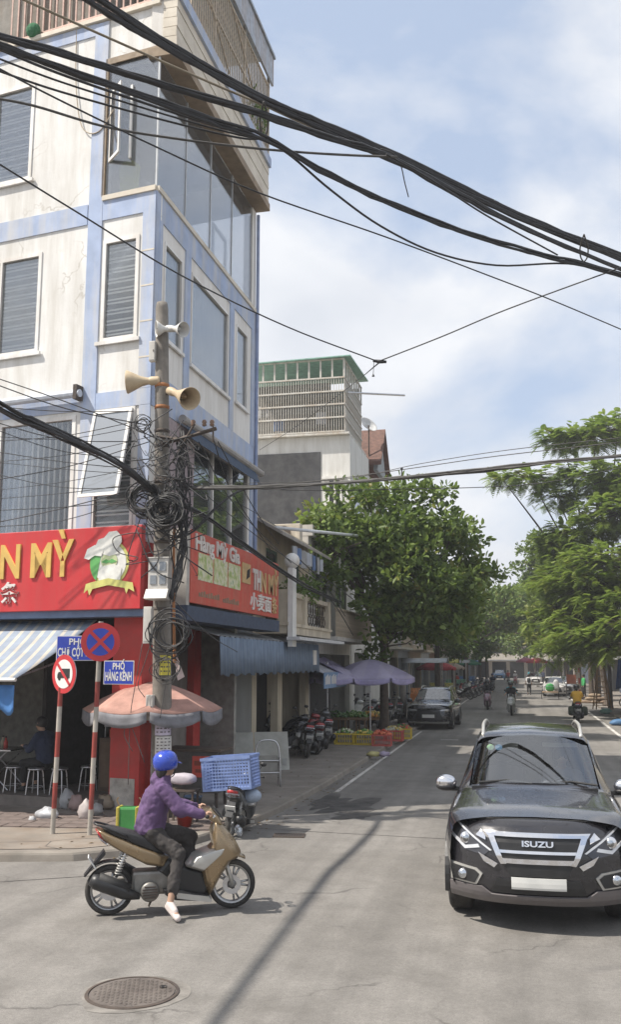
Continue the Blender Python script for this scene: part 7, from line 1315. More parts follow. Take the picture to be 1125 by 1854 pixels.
# no lorries sign, turned half away
bB = gz(95, 1510, SWZ); cB = gy(116, 1220, bB.y - .06); nB = Vector((.95, -.85, 0)).normalized(); nB = Vector((-.50, -1.0, 0)).normalized()
nl = thing('no_lorry_sign', 'round white and red no-lorries sign turned sideways on the shorter striped post', 'road sign', bB)
part('post', post(bB, gy(110, 1245, bB.y)), M_POSTS, nl); part('back_plate', rdisc(cB, .29, nB, -.012, 0), M_STEEL, nl, world=True); part('red_rim', rdisc(cB, .29, nB, .0005, .004), M_SRED, nl, world=True); part('white_disc', rdisc(cB, .215, nB, .0045, .008), M_SWHITE, nl, world=True)
part('lorry_symbol', flatpoly(cB, nB, [(-.15, -.06), (-.15, -.01), (-.12, .03), (-.06, .03), (-.06, .08), (.15, .08), (.15, -.06)], .0085), M_BLACK, nl, world=True)
for x in (-.10, .09): part('lorry_wheel', flatpoly(cB, nB, [(x + .032 * math.cos(k * PI / 6), -.065 + .032 * math.sin(k * PI / 6)) for k in range(12)], .0088), M_BLACK, nl, world=True)
a = -PI / 4; ca, sa = math.cos(a), math.sin(a); part('slash_bar', flatpoly(cB, nB, [(x * ca - z * sa, x * sa + z * ca) for x, z in ((-.22, -.022), (.22, -.022), (.22, .022), (-.22, .022))], .0135), M_SRED, nl, world=True)
# street name plates on the taller post
def plate(label, px0, py0, px1, py1, Y, small, big, yaw, wbig):
    c = (gy(px0, py0, Y) + gy(px1, py1, Y)) / 2; w_ = abs(gy(px1, py0, Y).x - gy(px0, py0, Y).x) / 2; h = abs(gy(px0, py0, Y).z - gy(px0, py1, Y).z) / 2; n = Vector((math.sin(yaw), -math.cos(yaw), 0))
    t = thing('street_name_plate', label, 'street sign', c, group='street name plates'); part('plate', flatpoly(c, n, [(-w_, -h), (w_, -h), (w_, h), (-w_, h)], -.012, .01), M_SWHITE, t, world=True); part('blue_field', flatpoly(c, n, [(-w_ + .012, -h + .012), (w_ - .012, -h + .012), (w_ - .012, h - .012), (-w_ + .012, h - .012)], -.001, .003), M_SBLUE, t, world=True)
    X = Vector((0, 0, 1)).cross(n).normalized(); lettering('lettering', small, .14, M_SWHITE, t, c + Vector((0, 0, h * .5)) + n * .004, X, width=w_ * .8, depth=.002, bold=.003); lettering('lettering', big, .19, M_SWHITE, t, c - Vector((0, 0, h * .36)) + n * .004, X, width=wbig * w_, depth=.002, bold=.0045); return t
plate('blue street plate reading PHỐ HÀNG KÊNH', 187, 1196, 243, 1239, 13.78, 'PHỐ', 'HÀNG KÊNH', R(-4), 1.75)
plate('blue street plate reading PHỐ CHỢ CỘT ĐÈN behind the no-stopping sign', 105, 1151, 176, 1196, 14.0, 'PHỐ', 'CHỢ CỘT ĐÈN', R(10), 1.85)
# ---- parasols
def parasol(label, c, rad, ztop, zrim, m, mv, nseg=8, val=.22, group=None, phase=.2, zb=SWZ, tilt=0.0, stub=True):
    t = thing('parasol', label, 'parasol', (c[0], c[1], zb), group=group, rx=tilt); b = B(); z0 = ztop - zb; z1 = zrim - zb
    P = lambda k, f: (rad * f * math.cos(phase + 2 * PI * k / nseg), rad * f * math.sin(phase + 2 * PI * k / nseg), z0 + (z1 - z0) * (f ** 1.5))
    sub = 4
    def surf(u, v):
        k = u * nseg; k0 = math.floor(k - 1e-9); fr = k - k0; A, C = Vector(P(k0, v)), Vector(P(k0 + 1, v)); p = A.lerp(C, fr); p.z -= .05 * v * math.sin(PI * fr); return p
    part('canopy', B().grid(surf, nseg * sub, 7), m, t, True, solid=.006)
    for k in range(nseg):
        A, C = Vector(P(k, 1)), Vector(P(k + 1, 1)); A2, C2 = A.lerp(C, .03), A.lerp(C, .97)
        part('valance_flap', B().grid(lambda u, v: A2.lerp(C2, u) * (1.004 + .01 * v) - Vector((0, 0, .004 + (A2.lerp(C2, u) * .004).z + (A2.lerp(C2, u).z * .01 * v) + .05 * math.sin(PI * u) + val * v * (1 - .25 * abs(2 * u - 1) ** 3))), 6, 3), mv, t, True, solid=.005)
        part('rib', B().tube([(0, 0, z0 - .03), Vector(P(k, .5)) - Vector((0, 0, .02)), Vector(P(k, 1)) - Vector((0, 0, .02))], .009, 5), M_STEEL, t)
    part('pole', B().tube([(0, 0, 0), (0, 0, z0 + .06)], .022, 8), M_STEEL, t); part('finial', B().ball((0, 0, z0 + .07), .03, 8, 6), M_STEEL, t, True)
    if stub: part('foot', B().lathe([(0, .10), (.16, .09), (.2, 0)], (0, 0, 0), (0, 0, 1), 16), M_KERB, t)
    return t
pc = gy(278, 1240, 15.9); parasol('faded salmon pink parasol with grey valance behind the utility pole', (pc.x, 15.9), 1.22, pc.z + .06, gy(278, 1300, 15.9).z + .17, cloth('salmon_cloth', (0.52, 0.30, 0.245), .9, .2, .22), cloth('grey_valance', (0.25, 0.25, 0.27), .9, .2, .3), phase=.32)
M_LIL = stripes('lilac_canopy', (0.48, 0.44, 0.62), (0.52, 0.48, 0.64), 0, 1.2, .5, var=.2, translucent=.2)
parasol('big lilac market parasol over the fruit crates', (-4.95, 31.4), 1.5, 2.72, 2.12, M_LIL, cloth('lilac_valance', (0.42, 0.38, 0.58)), nseg=6, val=.18, phase=.1)
parasol('smaller lilac parasol tucked behind the big one near the house front', (-6.15, 30.2), 1.25, 2.55, 2.12, M_LIL, cloth('lilac_valance', (0.42, 0.38, 0.58)), nseg=6, val=.16, phase=.4)
b = B(); b.grid(lambda u, v: (-6.9 + 1.5 * v, 29.6 + 2.3 * u, 2.95 - .75 * v - .06 * math.sin(PI * u)), 10, 6); single('lilac_sheet', b, cloth('lilac_sheet_cloth', (0.40, 0.36, 0.56)), 'lilac sheet stretched from the house front to the big parasol', 'sheet', smooth=True, solid=.01)
t = thing('canopy_post', 'grey concrete post beside the parked crossover under the lilac parasol', 'post', gz(731, 1308, SWZ)); part('shaft', B().tube([(0, 0, 0), (0, 0, 2.2)], .13, 12), M_POLE, t, True); part('collar', B().lathe([(.15, 0), (.15, .2), (.13, .22)], (0, 0, 0), (0, 0, 1), 12), M_POLE, t)
for i, (px, py, Y, r_, col, lab) in enumerate(((790, 1196, 62, 1.3, (.42, .05, .06), 'red parasol over the far stalls on the left'), (812, 1197, 70, 1.2, (.35, .28, .22), 'tan parasol over the far stalls on the left'), (973, 1190, 105, 1.2, (.45, .05, .07), 'red parasol far away on the right'), (845, 1192, 90, 1.4, (.08, .26, .16), 'green parasol far away on the left'), (952, 1190, 120, 1.2, (.40, .10, .16), 'pinkish red parasol farthest away on the right'))):
    c = gy(px, py, Y); parasol(lab, (c.x, c.y), r_, c.z, c.z - .45, cloth('far_cloth_%d' % i, col), cloth('far_cloth_%d' % i, col), val=.12, group='far parasols')
# ---- crates
def crate(label, loc, rz, d, m, name='crate', group=None, tilt=0.0, nx=6, nz=3, rx=0.0):
    lx, ly, h = d; t = thing(name, label, 'crate', loc, rz, group, ry=tilt, rx=rx); part('base', B().box(-lx / 2, lx / 2, -ly / 2, ly / 2, 0, .015), m, t)
    def side(F, L, n):
        fr = .03; g_ = min(.014, .22 * (L - 2 * fr) / n + .002); cw = (L - 2 * fr) / n; chh = (h - 2 * fr) / nz; holes = [(fr + i * cw + g_ / 2, fr + (i + 1) * cw - g_ / 2, fr + j * chh + g_ / 2, fr + (j + 1) * chh - g_ / 2) for i in range(n) for j in range(nz)]; return wall_mesh(B(F), 0, L, 0.016, h, holes, .012)
    part('side', side(lambda s, q, z: (-lx / 2 + s, -ly / 2 + q, z), lx, nx), m, t); part('side', side(lambda s, q, z: (-lx / 2 + s, ly / 2 - q, z), lx, nx), m, t)
    part('end', side(lambda s, q, z: (-lx / 2 + q, -ly / 2 + .013 + s, z), ly - .026, max(3, nx - 2)), m, t); part('end', side(lambda s, q, z: (lx / 2 - q, -ly / 2 + .013 + s, z), ly - .026, max(3, nx - 2)), m, t); part('rim', B().box(-lx / 2 - .012, lx / 2 + .012, -ly / 2 - .012, -ly / 2 - .001, h - .04, h + .005).box(-lx / 2 - .012, lx / 2 + .012, ly / 2 + .001, ly / 2 + .012, h - .04, h + .005), m, t); return t
p = gy(417, 1436, 14.55); crate('sky blue plastic lattice basket on the parked motorbike seat', (p.x + .03, 14.55, .66), R(-3), (.80, .46, .50), mat('crate_blue', (0.18, 0.25, 0.47), .5, var=.25), tilt=R(-5), nx=15, nz=9, name='basket')
single('plastic_bag', B().ball((0, 0, 0), (.17, .12, .11), 14, 9), cloth('blue_white_bag', (.42, .50, .62), .5, .2, .4), 'crumpled blue and white plastic bag beside the blue basket', 'bag', smooth=True, loc=gy(455, 1440, 14.6))
M_CY = mat('crate_yellow', (0.62, 0.46, 0.04), .5, var=.15); M_CR = mat('crate_red', (0.50, 0.10, 0.08), .5, var=.15)
def fruit(label, loc, d, cols, n, r_, heap=.12, leaf=False):
    ms = []
    for ci, col in enumerate(cols):
        b = B()
        for i in range(n // len(cols)):
            x, y = rng.uniform(-.45, .45) * d[0], rng.uniform(-.45, .45) * d[1]; z = d[2] + heap * (1 - (2 * x / d[0]) ** 2) * (1 - (2 * y / d[1]) ** 2) * rng.uniform(.4, 1.1); rr = r_ * rng.uniform(.8, 1.2); b.ball((loc[0] + x, loc[1] + y, loc[2] + z), (rr, rr, rr * .9), 8, 6)
        ms.append((b, col))
    b, col = ms[0]; o = put('fruit_heap', mesh_of(b, True), mat('fruit_%s' % str(cols[0]), cols[0], .4, var=.2)); setp(o, label, 'fruit', None, 'stuff')
    for b, col in ms[1:]: setp(put('fruit', mesh_of(b, True), mat('fruit_%s' % str(col), col, .4, var=.2), o), kind='stuff')
CG = 'fruit crates on the left pavement'; G1, O1, R1, Y1, W1 = (.10, .22, .05), (.62, .30, .05), (.55, .09, .05), (.55, .42, .10), (.5, .48, .36)
for (px, py, m, lab, flab, cols, dx) in ((622, 1348, M_CY, 'yellow crate at the left end of the fruit row', 'green and pale fruit heaped in the left yellow crate', (G1, W1), 0), (657, 1349, M_CY, 'yellow crate second from left in the fruit row', 'green and yellow fruit heaped in the second yellow crate', (G1, Y1), 0), (690, 1351, M_CR, 'red crate in front with tomatoes', 'red tomatoes heaped in the front red crate', (R1, (.6, .16, .07)), 0), (712, 1342, M_CR, 'red crate behind the tomato crate', 'yellow fruit heaped in the rear red crate', (Y1, W1), 0), (728, 1338, M_CY, 'yellow crate nearest to the crossover', 'reddish fruit heaped in the yellow crate nearest to the crossover', (R1, G1), 0)):
    p = gz(px, py, SWZ); crate(lab, (p.x, p.y + .25, SWZ), R(rng.uniform(-4, 4)), (.60, .42, .34), m, group=CG, nx=7, nz=2); fruit(flab, (p.x, p.y + .25, SWZ), (.58, .4, .34), cols, 70, .045)
for k, (px, py, lab, fl, cols) in enumerate(((640, 1322, 'low wooden tray of greens behind the yellow crates', 'leafy greens and limes on the low tray', (G1, (.16, .28, .07))), (672, 1322, 'low wooden tray of oranges behind the yellow crates', 'oranges and greens on the low tray', (O1, G1, Y1)), (605, 1322, 'low wooden tray of herbs at the back left', 'dark greens on the back left tray', (G1, (.07, .15, .04))))):
    p = gz(px, py, SWZ); t = thing('display_tray', lab, 'tray', (p.x, p.y, SWZ)); M_WD = mat('raw_wood', (.30, .2, .12), .8, var=.25); part('board', B().box(-.6, .6, -.4, .4, .40, .44), M_WD, t); [part('leg', B().box(x - .03, x + .03, y - .03, y + .03, 0, .40), M_WD, t) for x in (-.5, .5) for y in (-.32, .32)]; part('lip', B().box(-.6, .6, -.42, -.401, .40, .50), M_WD, t); fruit(fl, (p.x, p.y, SWZ), (1.15, .75, .5), cols, 120, .06, .2)
p = gz(676, 1368, SWZ)
for k, (dx, col, lab) in enumerate(((0, (.55, .50, .22), 'crumpled yellowish plastic litter on the pavement edge'), (.28, (.45, .38, .50), 'crumpled lilac plastic litter on the pavement edge'))):
    bag = B().ball((0, 0, 0), (.17, .12, .07), 12, 8); me = mesh_of(bag, True)
    for v in me.vertices: v.co *= 1 + .3 * math.sin(v.co.x * 50 + k) * math.cos(v.co.y * 60)
    setp(put('litter', me, cloth('litter_%d' % k, col, .5, .2), loc=(p.x + dx, p.y + .05 * k, SWZ + .05)), lab, 'litter')
# ---- boards and folding chair frame by the pavement
for k, (xa, ya, xb, yb, lab) in enumerate(((-7.05, 21.45, -6.20, 21.85, 'grey white board leaning at the left of the pair by the pavement'), (-6.18, 21.9, -5.45, 22.25, 'grey white board leaning at the right of the pair by the pavement'))):
    t = thing('leaning_board', lab, 'board', ((xa + xb) / 2, (ya + yb) / 2, SWZ)); a, c = Vector((xa, ya, SWZ + .01)), Vector((xb, yb, SWZ + .01)); back = Vector((-.12, .25, .86)); b = B().prism([a, c, c + back, a + back], Vector((.008, -.02, 0))); part('panel', b, mat('board_grey', (.42, .42, .38), .6, var=.12, dirt=(.3, .28, .24)), t, world=True)
    for f in (.18, .80): q = a.lerp(c, f) + back * .12 + Vector((.012, -.032, 0)); part('printed_mark', B().prism([q, q + (c - a) * .13, q + (c - a) * .13 + back * .18, q + back * .18], Vector((.001, -.003, 0))), mat('board_mark', (.30, .30, .28), .6), t, world=True)
p = gz(483, 1424, SWZ); t = thing('folding_chair_frame', 'silver tubular folded chair frame standing before the leaning boards', 'chair frame', (p.x, p.y, SWZ), R(20))
part('hoop', B().tube([(-.26, -.05, 0), (-.24, -.02, .6), (-.20, 0, .84), (-.10, .01, .92), (.12, .01, .92), (.22, 0, .84), (.26, -.02, .6), (.28, -.05, 0)], .017, 8, smooth=4), M_STEEL, t, True); part('cross_bar', B().tube([(-.25, -.02, .52), (.26, -.02, .52)], .012, 6), M_STEEL, t); part('cross_bar', B().tube([(-.25, -.03, .28), (.27, -.03, .28)], .012, 6), M_STEEL, t); part('rear_leg', B().tube([(-.24, .02, .6), (-.25, .3, 0)], .015, 6), M_STEEL, t); part('rear_leg', B().tube([(.25, .02, .6), (.26, .3, 0)], .015, 6), M_STEEL, t); part('seat_panel', B().box(-.22, .23, .02, .05, .3, .62), mat('chair_seat', (.35, .34, .31), .7), t)
# ---- stall under the pink parasol
t = thing('vendor_cart', 'dark vendor cart with small red sign under the pink parasol', 'cart', (-5.75, 16.5, SWZ)); part('cabinet', B().box(-.5, .5, -.3, .3, .25, .95), mat('cart_dark', (.09, .085, .08), .6, .2, var=.3), t, bevel=.01); part('top_tray', B().box(-.55, .55, -.35, .35, .955, 1.0), M_DSTEEL, t); [part('leg', B().box(x - .025, x + .025, y - .025, y + .025, 0, .25), M_DSTEEL, t) for x in (-.45, .45) for y in (-.25, .25)]; part('red_sign', B().box(.02, .34, -.325, -.305, .52, .88), M_SIGN2, t); part('sign_lines', B().box(.06, .30, -.331, -.326, .72, .80).box(.08, .28, -.331, -.326, .60, .66), mat('sign_brown', (.25, .05, .03), .6), t)
single('cushion', B().pillow([(-.2, -.09), (.2, -.09), (.23, 0), (.18, .10), (-.2, .10), (-.24, 0)], .14, .4), cloth('pillow_white', (.55, .50, .54)), 'pale mauve bundle lying on a low stand behind the rider', 'bundle', smooth=True, loc=gy(332, 1410, 14.6), subsurf=1)
pq = gy(332, 1424, 14.6); t = thing('low_stand', 'low dark stand behind the rider holding the pale bundle', 'stand', (pq.x, 14.6, SWZ)); part('top', B().box(-.24, .24, -.15, .15, pq.z - SWZ - .06, pq.z - SWZ - .03), M_DSTEEL, t); [part('leg', B().box(x - .015, x + .015, y - .015, y + .015, 0, pq.z - SWZ - .06), M_DSTEEL, t) for x in (-.2, .2) for y in (-.12, .12)]
def pail(label, px, py, r0, r1, h, m, name='bucket', mh=None):
    p = gz(px, py, SWZ); t = thing(name, label, 'bucket', (p.x, p.y + .1, SWZ)); part('shell', B().lathe([(0, .01), (r0, .01), (r0, 0), (r1, h), (r1 + .012, h), (r1 + .012, h - .02), (r1 - .006, h - .02), (r0 - .006, .02), (0, .02)], (0, 0, 0), (0, 0, 1), 20), m, t, True); part('handle', B().tube([(-r1, 0, h - .02), (-r1 * .7, -.1, h + .05), (0, -.14, h + .08), (r1 * .7, -.1, h + .05), (r1, 0, h - .02)], .006, 5, smooth=3), mh or M_STEEL, t); return t
t = pail('red plastic bucket beside the rider knee', 330, 1500, .10, .13, .24, mat('bucket_red', (.5, .04, .03), .4)); t = pail('dark blue bucket with yellow label by the pole foot', 345, 1478, .13, .15, .32, mat('bucket_navy', (.05, .09, .16), .4)); part('label_patch', B().ball((.02, -.15, .2), (.07, .012, .07), 12, 8), mat('label_yellow', (.6, .55, .2), .5), t)
p = gz(228, 1507, SWZ); t = thing('green_bin_bag', 'green woven bag with yellow edges standing on the pavers', 'bag', (p.x, p.y + .1, SWZ), R(8)); part('body', B().prism([(-.15, -.11, 0), (.15, -.11, 0), (.13, .11, 0), (-.13, .11, 0)], (0, 0, .36)), cloth('green_weave', (.05, .25, .06), .7, .1), t, bevel=.03)
for s_ in (-1, 1): part('yellow_edge', B().box(s_ * .145 - .025, s_ * .145 + .025, -.125, .12, .01, .37), cloth('yellow_weave', (.50, .42, .07), .7, .1), t, bevel=.015); part('handle', B().tube([(s_ * .15, 0, .36), (s_ * .19, -.02, .46), (s_ * .16, -.04, .50)], .012, 5), cloth('handle_tan', (.5, .35, .22)), t)
def rubbish(label, px, py, s, col, seed):
    r_ = np.random.default_rng(seed); me = mesh_of(B().ball((0, 0, 0), 1.0, 16, 10), True)
    for v in me.vertices:
        c = v.co; k = 1 + .18 * math.sin(c.x * 7 + seed) * math.cos(c.y * 6 + seed * 2) + .12 * math.sin(c.z * 11 + seed * 3); v.co = Vector((c.x * s[0] * k, c.y * s[1] * k, max(c.z, -.75) * s[2] * k + .25 * s[2] * (c.z > .8)))
    p = gz(px, py, SWZ); setp(put('rubbish_bag', me, cloth('bag_%d' % seed, col, .35, .3, .2), loc=(p.x, p.y + s[1], SWZ + s[2] * .75)), label, 'rubbish bag')
rubbish('flat white plastic bag lying left of the shorter sign post', 80, 1484, (.20, .12, .09), (.55, .56, .58), 1); rubbish('small scrap of white plastic at the left on the pavers', 55, 1487, (.06, .05, .04), (.6, .6, .6), 2); rubbish('clear white bag between the two sign posts', 115, 1465, (.14, .12, .16), (.45, .46, .47), 3); rubbish('reddish tinted bag between the sign posts', 133, 1468, (.14, .10, .13), (.42, .30, .28), 4); rubbish('white bag with red print leaning on the taller post', 150, 1485, (.13, .10, .15), (.58, .52, .50), 5); rubbish('tan bag at the foot of the red column', 185, 1466, (.16, .10, .12), (.40, .32, .24), 6); rubbish('grey bag behind the taller post', 170, 1478, (.12, .1, .1), (.4, .4, .4), 7)
# ---- restaurant furniture and guests
FLZ = .28
def stool(label, s, d):
    q = FL(s, d, FLZ); t = thing('steel_stool', label, 'stool', q, group='steel stools in the restaurant'); part('seat', B().lathe([(0, .455), (.14, .455), (.15, .44), (.145, .425), (0, .43)], (0, 0, 0), (0, 0, 1), 20), M_STEEL, t, True)
    for k in range(4): a = PI / 4 + k * PI / 2; part('leg', B().tube([(.11 * math.cos(a), .11 * math.sin(a), .43), (.13 * math.cos(a), .13 * math.sin(a), .36), (.17 * math.cos(a), .17 * math.sin(a), 0)], .011, 6), M_STEEL, t)
    part('ring', B().lathe([(.147, .12), (.155, .125), (.147, .13), (.139, .125), (.147, .12)], (0, 0, 0), (0, 0, 1), 20), M_STEEL, t, True)
stool('steel stool nearest to the shorter sign post', 1.72, .05); stool('steel stool second from the shorter sign post', 2.12, -.1); stool('steel stool third from the post beside the folding table', 2.7, .0); stool('steel stool in the dark behind the other stools', 1.45, .55)
q = FL(3.35, .35, FLZ); t = thing('folding_table', 'steel topped folding table at the left edge of the restaurant', 'table', q); part('top', B().box(-.5, .45, -.35, .35, .70, .73), M_STEEL, t, bevel=.006)
for y in (-.3, .3): part('leg', B().tube([(-.4, y, 0), (.35, y, .70)], .014, 6), M_STEEL, t); part('leg', B().tube([(.4, y, 0), (-.35, y, .70)], .014, 6), M_STEEL, t)
for k, (x, y, c, lab) in enumerate(((.2, -.1, (.45, .05, .04), 'red sauce bottle on the folding table'), (.05, .05, (.5, .45, .35), 'pale chopstick jar on the folding table'))): t2 = thing('table_bottle', lab, 'bottle', (q.x + x, q.y + y, FLZ + .73)); part('jar', B().lathe([(0, 0), (.04, 0), (.042, .12), (.02, .16), (.018, .2), (0, .2)], (0, 0, 0), (0, 0, 1), 12), mat('jar_%d' % k, c, .3), t2, True); part('cap', B().lathe([(0, .225), (.02, .225), (.022, .2)], (0, 0, 0), (0, 0, 1), 10), M_BPLAS, t2)
q = FL(2.15, .2, FLZ); person('guest in dark jacket seated on a stool with back to the street corner', (q.x, q.y, FLZ), R(165), sit(.45), dict(skin=SKIN, top=T_NAVY, leg=T_BLK), vox=.018)
q = FL(3.95, .25, FLZ); person('guest in brownish red shirt at the left edge of the restaurant', (q.x, q.y, FLZ), R(15), sit(.45), dict(skin=SKIN, top=cloth('top_brown', (.16, .07, .05), .9, 0), leg=T_BLK), vox=.02, sleeve=False); stool('steel stool under the guest at the left edge', 3.95, .25)
q = FL(1.2, 1.6, FLZ); t = thing('steel_rack', 'dim metal rack with pots inside the restaurant beside the red column', 'rack', q, math.atan2(UL.y, UL.x) + PI)
for z in (.35, .75, 1.1): part('shelf', B().box(-.5, .5, -.22, .22, z, z + .02), M_STEEL, t)
for x in (-.48, .48): part('upright', B().box(x - .015, x + .015, -.21, .21, 0, 1.4), M_STEEL, t)
for k, (x, z, r_, h) in enumerate(((-.28, .77, .13, .2), (.05, .77, .1, .16), (.3, .77, .12, .24), (-.2, 1.12, .14, .22), (.2, 1.12, .12, .16), (0, .37, .18, .2))): t2 = thing('cooking_pot', ['wide pot at the left on the rack middle shelf', 'small pot in the centre of the rack middle shelf', 'tall pot at the right on the rack middle shelf', 'tall pot on the rack top shelf, left', 'low pot on the rack top shelf, right', 'big pot on the lowest rack shelf'][k], 'pot', q + Vector((-x, .0, z)), group='pots on the rack'); part('body', B().lathe([(0, 0), (r_, 0), (r_, h), (r_ - .01, h), (r_ - .01, .02), (0, .02)], (0, 0, 0), (0, 0, 1), 16), M_STEEL if k % 2 else M_DSTEEL, t2, True); part('lid', B().lathe([(0, h + .05), (.02, h + .03), (r_ * .6, h + .02), (r_ + .01, h + .003)], (0, 0, 0), (0, 0, 1), 16), M_STEEL, t2, True)
q = FL(3.2, 3.6, FLZ); t = thing('fridge', 'dim tall drinks fridge at the back of the restaurant', 'fridge', q, math.atan2(UL.y, UL.x) + PI); part('case', B().box(-.4, .4, -.3, .3, 0, 1.9), mat('fridge_case', (.28, .30, .33), .5), t, bevel=.02); part('door_glass', B().box(-.34, .34, -.315, -.302, .2, 1.6), MATS['dark_glass'], t); part('handle', B().box(.28, .31, -.35, -.316, .8, 1.2), M_STEEL, t)
q = FL(.95, .9, FLZ); t = thing('wooden_cabinet', 'low dark cabinet with red and yellow packets just inside beside the red column', 'cabinet', q, math.atan2(UL.y, UL.x) + PI); part('case', B().box(-.35, .35, -.25, .25, 0, .95), mat('cab_wood', (.10, .07, .05), .7), t); part('door', B().box(-.3, .3, -.262, -.251, .08, .88), mat('cab_door', (.13, .09, .06), .7), t)
for k, (x, c) in enumerate(((-.2, (.5, .1, .05)), (.0, (.55, .45, .1)), (.2, (.4, .4, .38)))): single('packet', B().cbox((0, 0, .08), (.12, .1, .16)), mat('packet_%d' % k, c, .6), ['red packet on the low cabinet', 'yellow packet on the low cabinet', 'white packet on the low cabinet'][k], 'packet', group='packets on the cabinet', loc=(q.x + x, q.y, FLZ + .95), bevel=.01)
# ---- right pavement
p = gz(1092, 1284, .12); t = thing('step_ladder', 'tall wooden step ladder standing on the right pavement', 'ladder', (p.x, p.y, .12), R(8)); M_LAD = mat('ladder_wood', (.36, .22, .12), .8, var=.2)
for s_ in (-1, 1): part('front_rail', B().tube([(s_ * .42, -.35, 0), (s_ * .15, 0, 2.35)], .035, 4), M_LAD, t); part('rear_rail', B().tube([(s_ * .42, .5, 0), (s_ * .15, .04, 2.35)], .03, 4), M_LAD, t)
for i in range(7): f = (i + .7) / 7.6; w_ = .42 - .27 * f; part('rung', B().box(-w_, w_, -.35 + .35 * f - .05, -.35 + .35 * f + .05, 2.35 * f, 2.35 * f + .03), M_LAD, t)
p = gz(1107, 1283, .12); t = thing('concrete_post', 'thin pale concrete post at the right edge beside the ladder', 'post', (p.x, p.y, .12)); part('shaft', B().tube([(0, 0, 0), (.02, 0, 3.4)], [.12, .1], 12), M_POLE, t, True); part('collar', B().lathe([(.14, 0), (.14, .15), (.12, .17)], (0, 0, 0), (0, 0, 1), 12), M_POLE, t)
p = gz(1051, 1268, .12); t = thing('round_sign', 'round yellowish sign seen from behind on the right pavement', 'road sign', (p.x, p.y, .12)); part('post', B().tube([(0, 0, 0), (0, 0, 2.5)], .05, 8), M_POSTS, t); part('disc', rdisc((0, -.06, 2.55), .38, (0, -1, 0), 0, .012), mat('sign_back', (.55, .48, .30), .6), t)
p = gz(1040, 1262, .12); t = thing('stall_sign', 'orange red stall board on the right pavement', 'sign board', (p.x, p.y + 3, .12)); part('board', B().box(-.35, .35, -.03, .03, .9, 1.6), mat('stall_red', (.34, .11, .06), .6, var=.2), t); part('leg', B().box(-.4, -.35, -.025, .025, 0, .9), M_DSTEEL, t); part('leg', B().box(.35, .4, -.025, .025, 0, .9), M_DSTEEL, t)
p = gz(1064, 1274, .12)
for k in range(6): single('sand_sack', B().pillow([(-.38, 0), (.38, 0), (.42, .1), (.36, .22), (-.36, .22), (-.42, .1)], .24, .35), cloth('sack_%d' % (k % 2), ((.34, .25, .18), (.40, .31, .22))[k % 2]), ['tan sack at the street end of the pile by the ladder', 'tan sack in the middle of the lower row by the ladder', 'tan sack nearest to the ladder in the lower row', 'upper tan sack at the street end of the pile', 'upper tan sack nearest to the ladder', 'single top sack of the pile by the ladder'][k], 'sack', 'sacks by the ladder', smooth=True, loc=(p.x + (k % 3) * .55 * (k < 3) + (.3 + .55 * (k - 3)) * (3 <= k < 5) + .5 * (k == 5), p.y + .6, .12 + .2 * (0 if k < 3 else 1 if k < 5 else 2)), rot=(0, 0, rng.uniform(-.3, .3)), subsurf=1)
p = gz(997, 1266); t = thing('handcart', 'handcart loaded beside the parked white car on the right', 'cart', (p.x, p.y, 0)); part('bed', B().box(-.55, .55, -.8, .8, .5, .56), M_WD, t); 
for x in (-.6, .6): w_ = part('wheel', B().lathe([(.28, -.02), (.32, 0), (.28, .02), (.26, 0), (.28, -.02)], (x, 0, .32), (1, 0, 0), 20), M_TYRE, t, True); part('spokes', B().tube([(x, 0, .05), (x, 0, .6)], .01, 4).tube([(x, -.27, .32), (x, .27, .32)], .01, 4), M_STEEL, w_)
part('handle', B().tube([(-.4, -.8, .55), (-.4, -1.5, .95), (.4, -1.5, .95), (.4, -.8, .55)], .02, 6), M_STEEL, t)
single('green_sack', B().pillow([(-.3, 0), (.3, 0), (.36, .3), (.22, .62), (-.2, .62), (-.36, .3)], .3, .35), cloth('sack_green', (.06, .34, .10), .5), 'bright green sack on the handcart', 'sack', smooth=True, loc=(p.x, p.y - .3, .56), subsurf=1); single('white_sack', B().pillow([(-.22, 0), (.22, 0), (.26, .4), (.16, .9), (-.16, .9), (-.26, .4)], .25, .35), cloth('sack_white', (.55, .55, .55), .5), 'tall white sack at the right of the handcart', 'sack', smooth=True, loc=(p.x + .45, p.y + .3, .56), subsurf=1)
p = gz(1062, 1266, .12); person('vendor in bright green top standing by the right pavement', (p.x, p.y + 2, .12), R(200), stand(walk=.03), dict(skin=SKIN, top=cloth('top_green', (.05, .32, .10), .9, 0), leg=T_BLK), vox=.03)
rub = gz(1098, 1292, .02); single('teal_bag', B().pillow([(-.3, 0), (.3, 0), (.34, .15), (.2, .32), (-.22, .3), (-.34, .14)], .22, .35), cloth('bag_teal', (.22, .42, .38), .5), 'pale teal bag lying at the right road edge below the ladder', 'bag', smooth=True, loc=(rub.x, rub.y, .0), subsurf=1); rub = gz(1122, 1312, .02); single('blue_sheet_heap', B().pillow([(-.4, 0), (.4, 0), (.44, .12), (.2, .3), (-.25, .26), (-.44, .1)], .3, .35), cloth('heap_blue', (.10, .22, .40), .6), 'crumpled blue sheet at the right edge of the road', 'sheet', smooth=True, loc=(rub.x, rub.y, .0), subsurf=1)
b = B(); c0 = gy(1116, 1192, 52); b.grid(lambda u, v: (c0.x + 3 * u, 52 + 2.2 * (v - .5), c0.z - 1.6 * v + .1 * math.sin(5 * u)), 10, 6); single('blue_tarp', b, cloth('tarp_blue', (.05, .14, .42), .6, .2), 'dark blue tarpaulin stall roof at the right edge', 'tarpaulin', smooth=True, solid=.01)
scooter('dark red motorbike parked at the right edge beyond the post', (6.2, 57.0, .12), R(160), M_SCR)
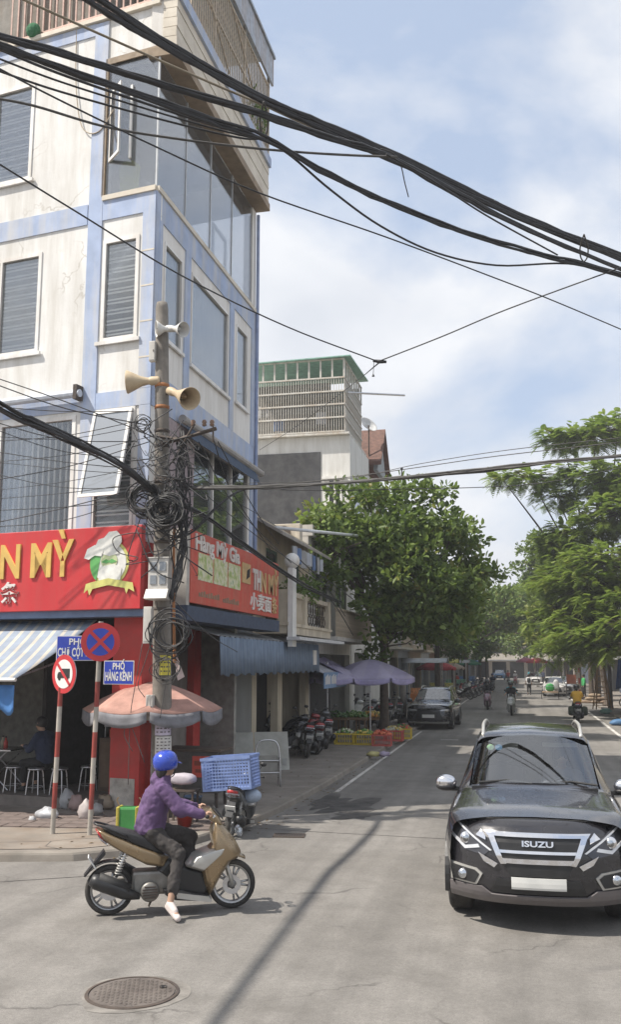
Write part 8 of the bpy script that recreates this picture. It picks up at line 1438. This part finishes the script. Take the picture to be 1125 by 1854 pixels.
# ---- far stalls on the left
for i, (px, Y, c, lab) in enumerate(((772, 52, (.52, .18, .05), 'orange roofed stall past the crossover on the left'), (800, 66, (.45, .42, .12), 'yellow stall under the far trees on the left'), (826, 80, (.12, .3, .2), 'green stall under the far trees on the left'), (846, 100, (.1, .2, .4), 'blue stall far down on the left'))):
    x = gy(px, 1230, Y).x; x = min(x, -4.6); t = thing('market_stall', lab, 'stall', (x, Y, SWZ), group='far market stalls'); part('counter', B().box(-.9, .9, -.4, .4, 0, .85), mat('stall_%d' % i, c, .7, var=.25), t); [part('pole', B().tube([(sx, sy, 0), (sx, sy, 2.5)], .03, 6), M_STEEL, t) for sx in (-.85, .85) for sy in (-.5, .5)]; part('roof', B().grid(lambda u, v: (-1.2 + 2.4 * u, -1.0 + 2 * v, 2.5 + .25 * math.sin(PI * v)), 4, 8), M_TIN if i % 2 == 0 else cloth('stall_cloth_%d' % i, c), t, True, solid=.01); part('goods_shelf', B().box(-.8, .8, -.35, .35, .86, 1.15), mat('goods_%d' % i, tuple(min(1, k * 1.4 + .05) for k in c), .6, var=.6, scale=12), t)
for i, (px, py, z) in enumerate(((800, 1268, SWZ), (828, 1255, SWZ), (985, 1240, .12), (960, 1236, 0))):
    p = gz(px, py, z); person(['shopper in grey standing by the yellow stall', 'shopper in red standing by the far motorbikes', 'person in navy by the right pavement trees', 'person in teal far along the street'][i], (p.x, p.y, z), R(60 + 80 * i), stand(walk=.05), dict(skin=SKIN, top=[T_GRY, T_RED, T_NAVY, T_TEAL][i], leg=T_BLK), vox=.035, group='people far down the street')
# ---------------------------------------------------------------- haze
hz = B(); hz.box(-700, 700, -200, 1300, -1.0, 24.0)
m, nt, b_, o_ = newmat('haze_air'); nt.nodes.remove(b_); pv_ = nt.nodes.new('ShaderNodeVolumePrincipled'); pv_.inputs['Color'].default_value = (0.96, 0.97, 1.0, 1); pv_.inputs['Density'].default_value = 0.0012; pv_.inputs['Anisotropy'].default_value = 0.2; nt.links.new(pv_.outputs[0], o_.inputs['Volume'])
setp(put('haze', mesh_of(hz), m), kind='stuff')
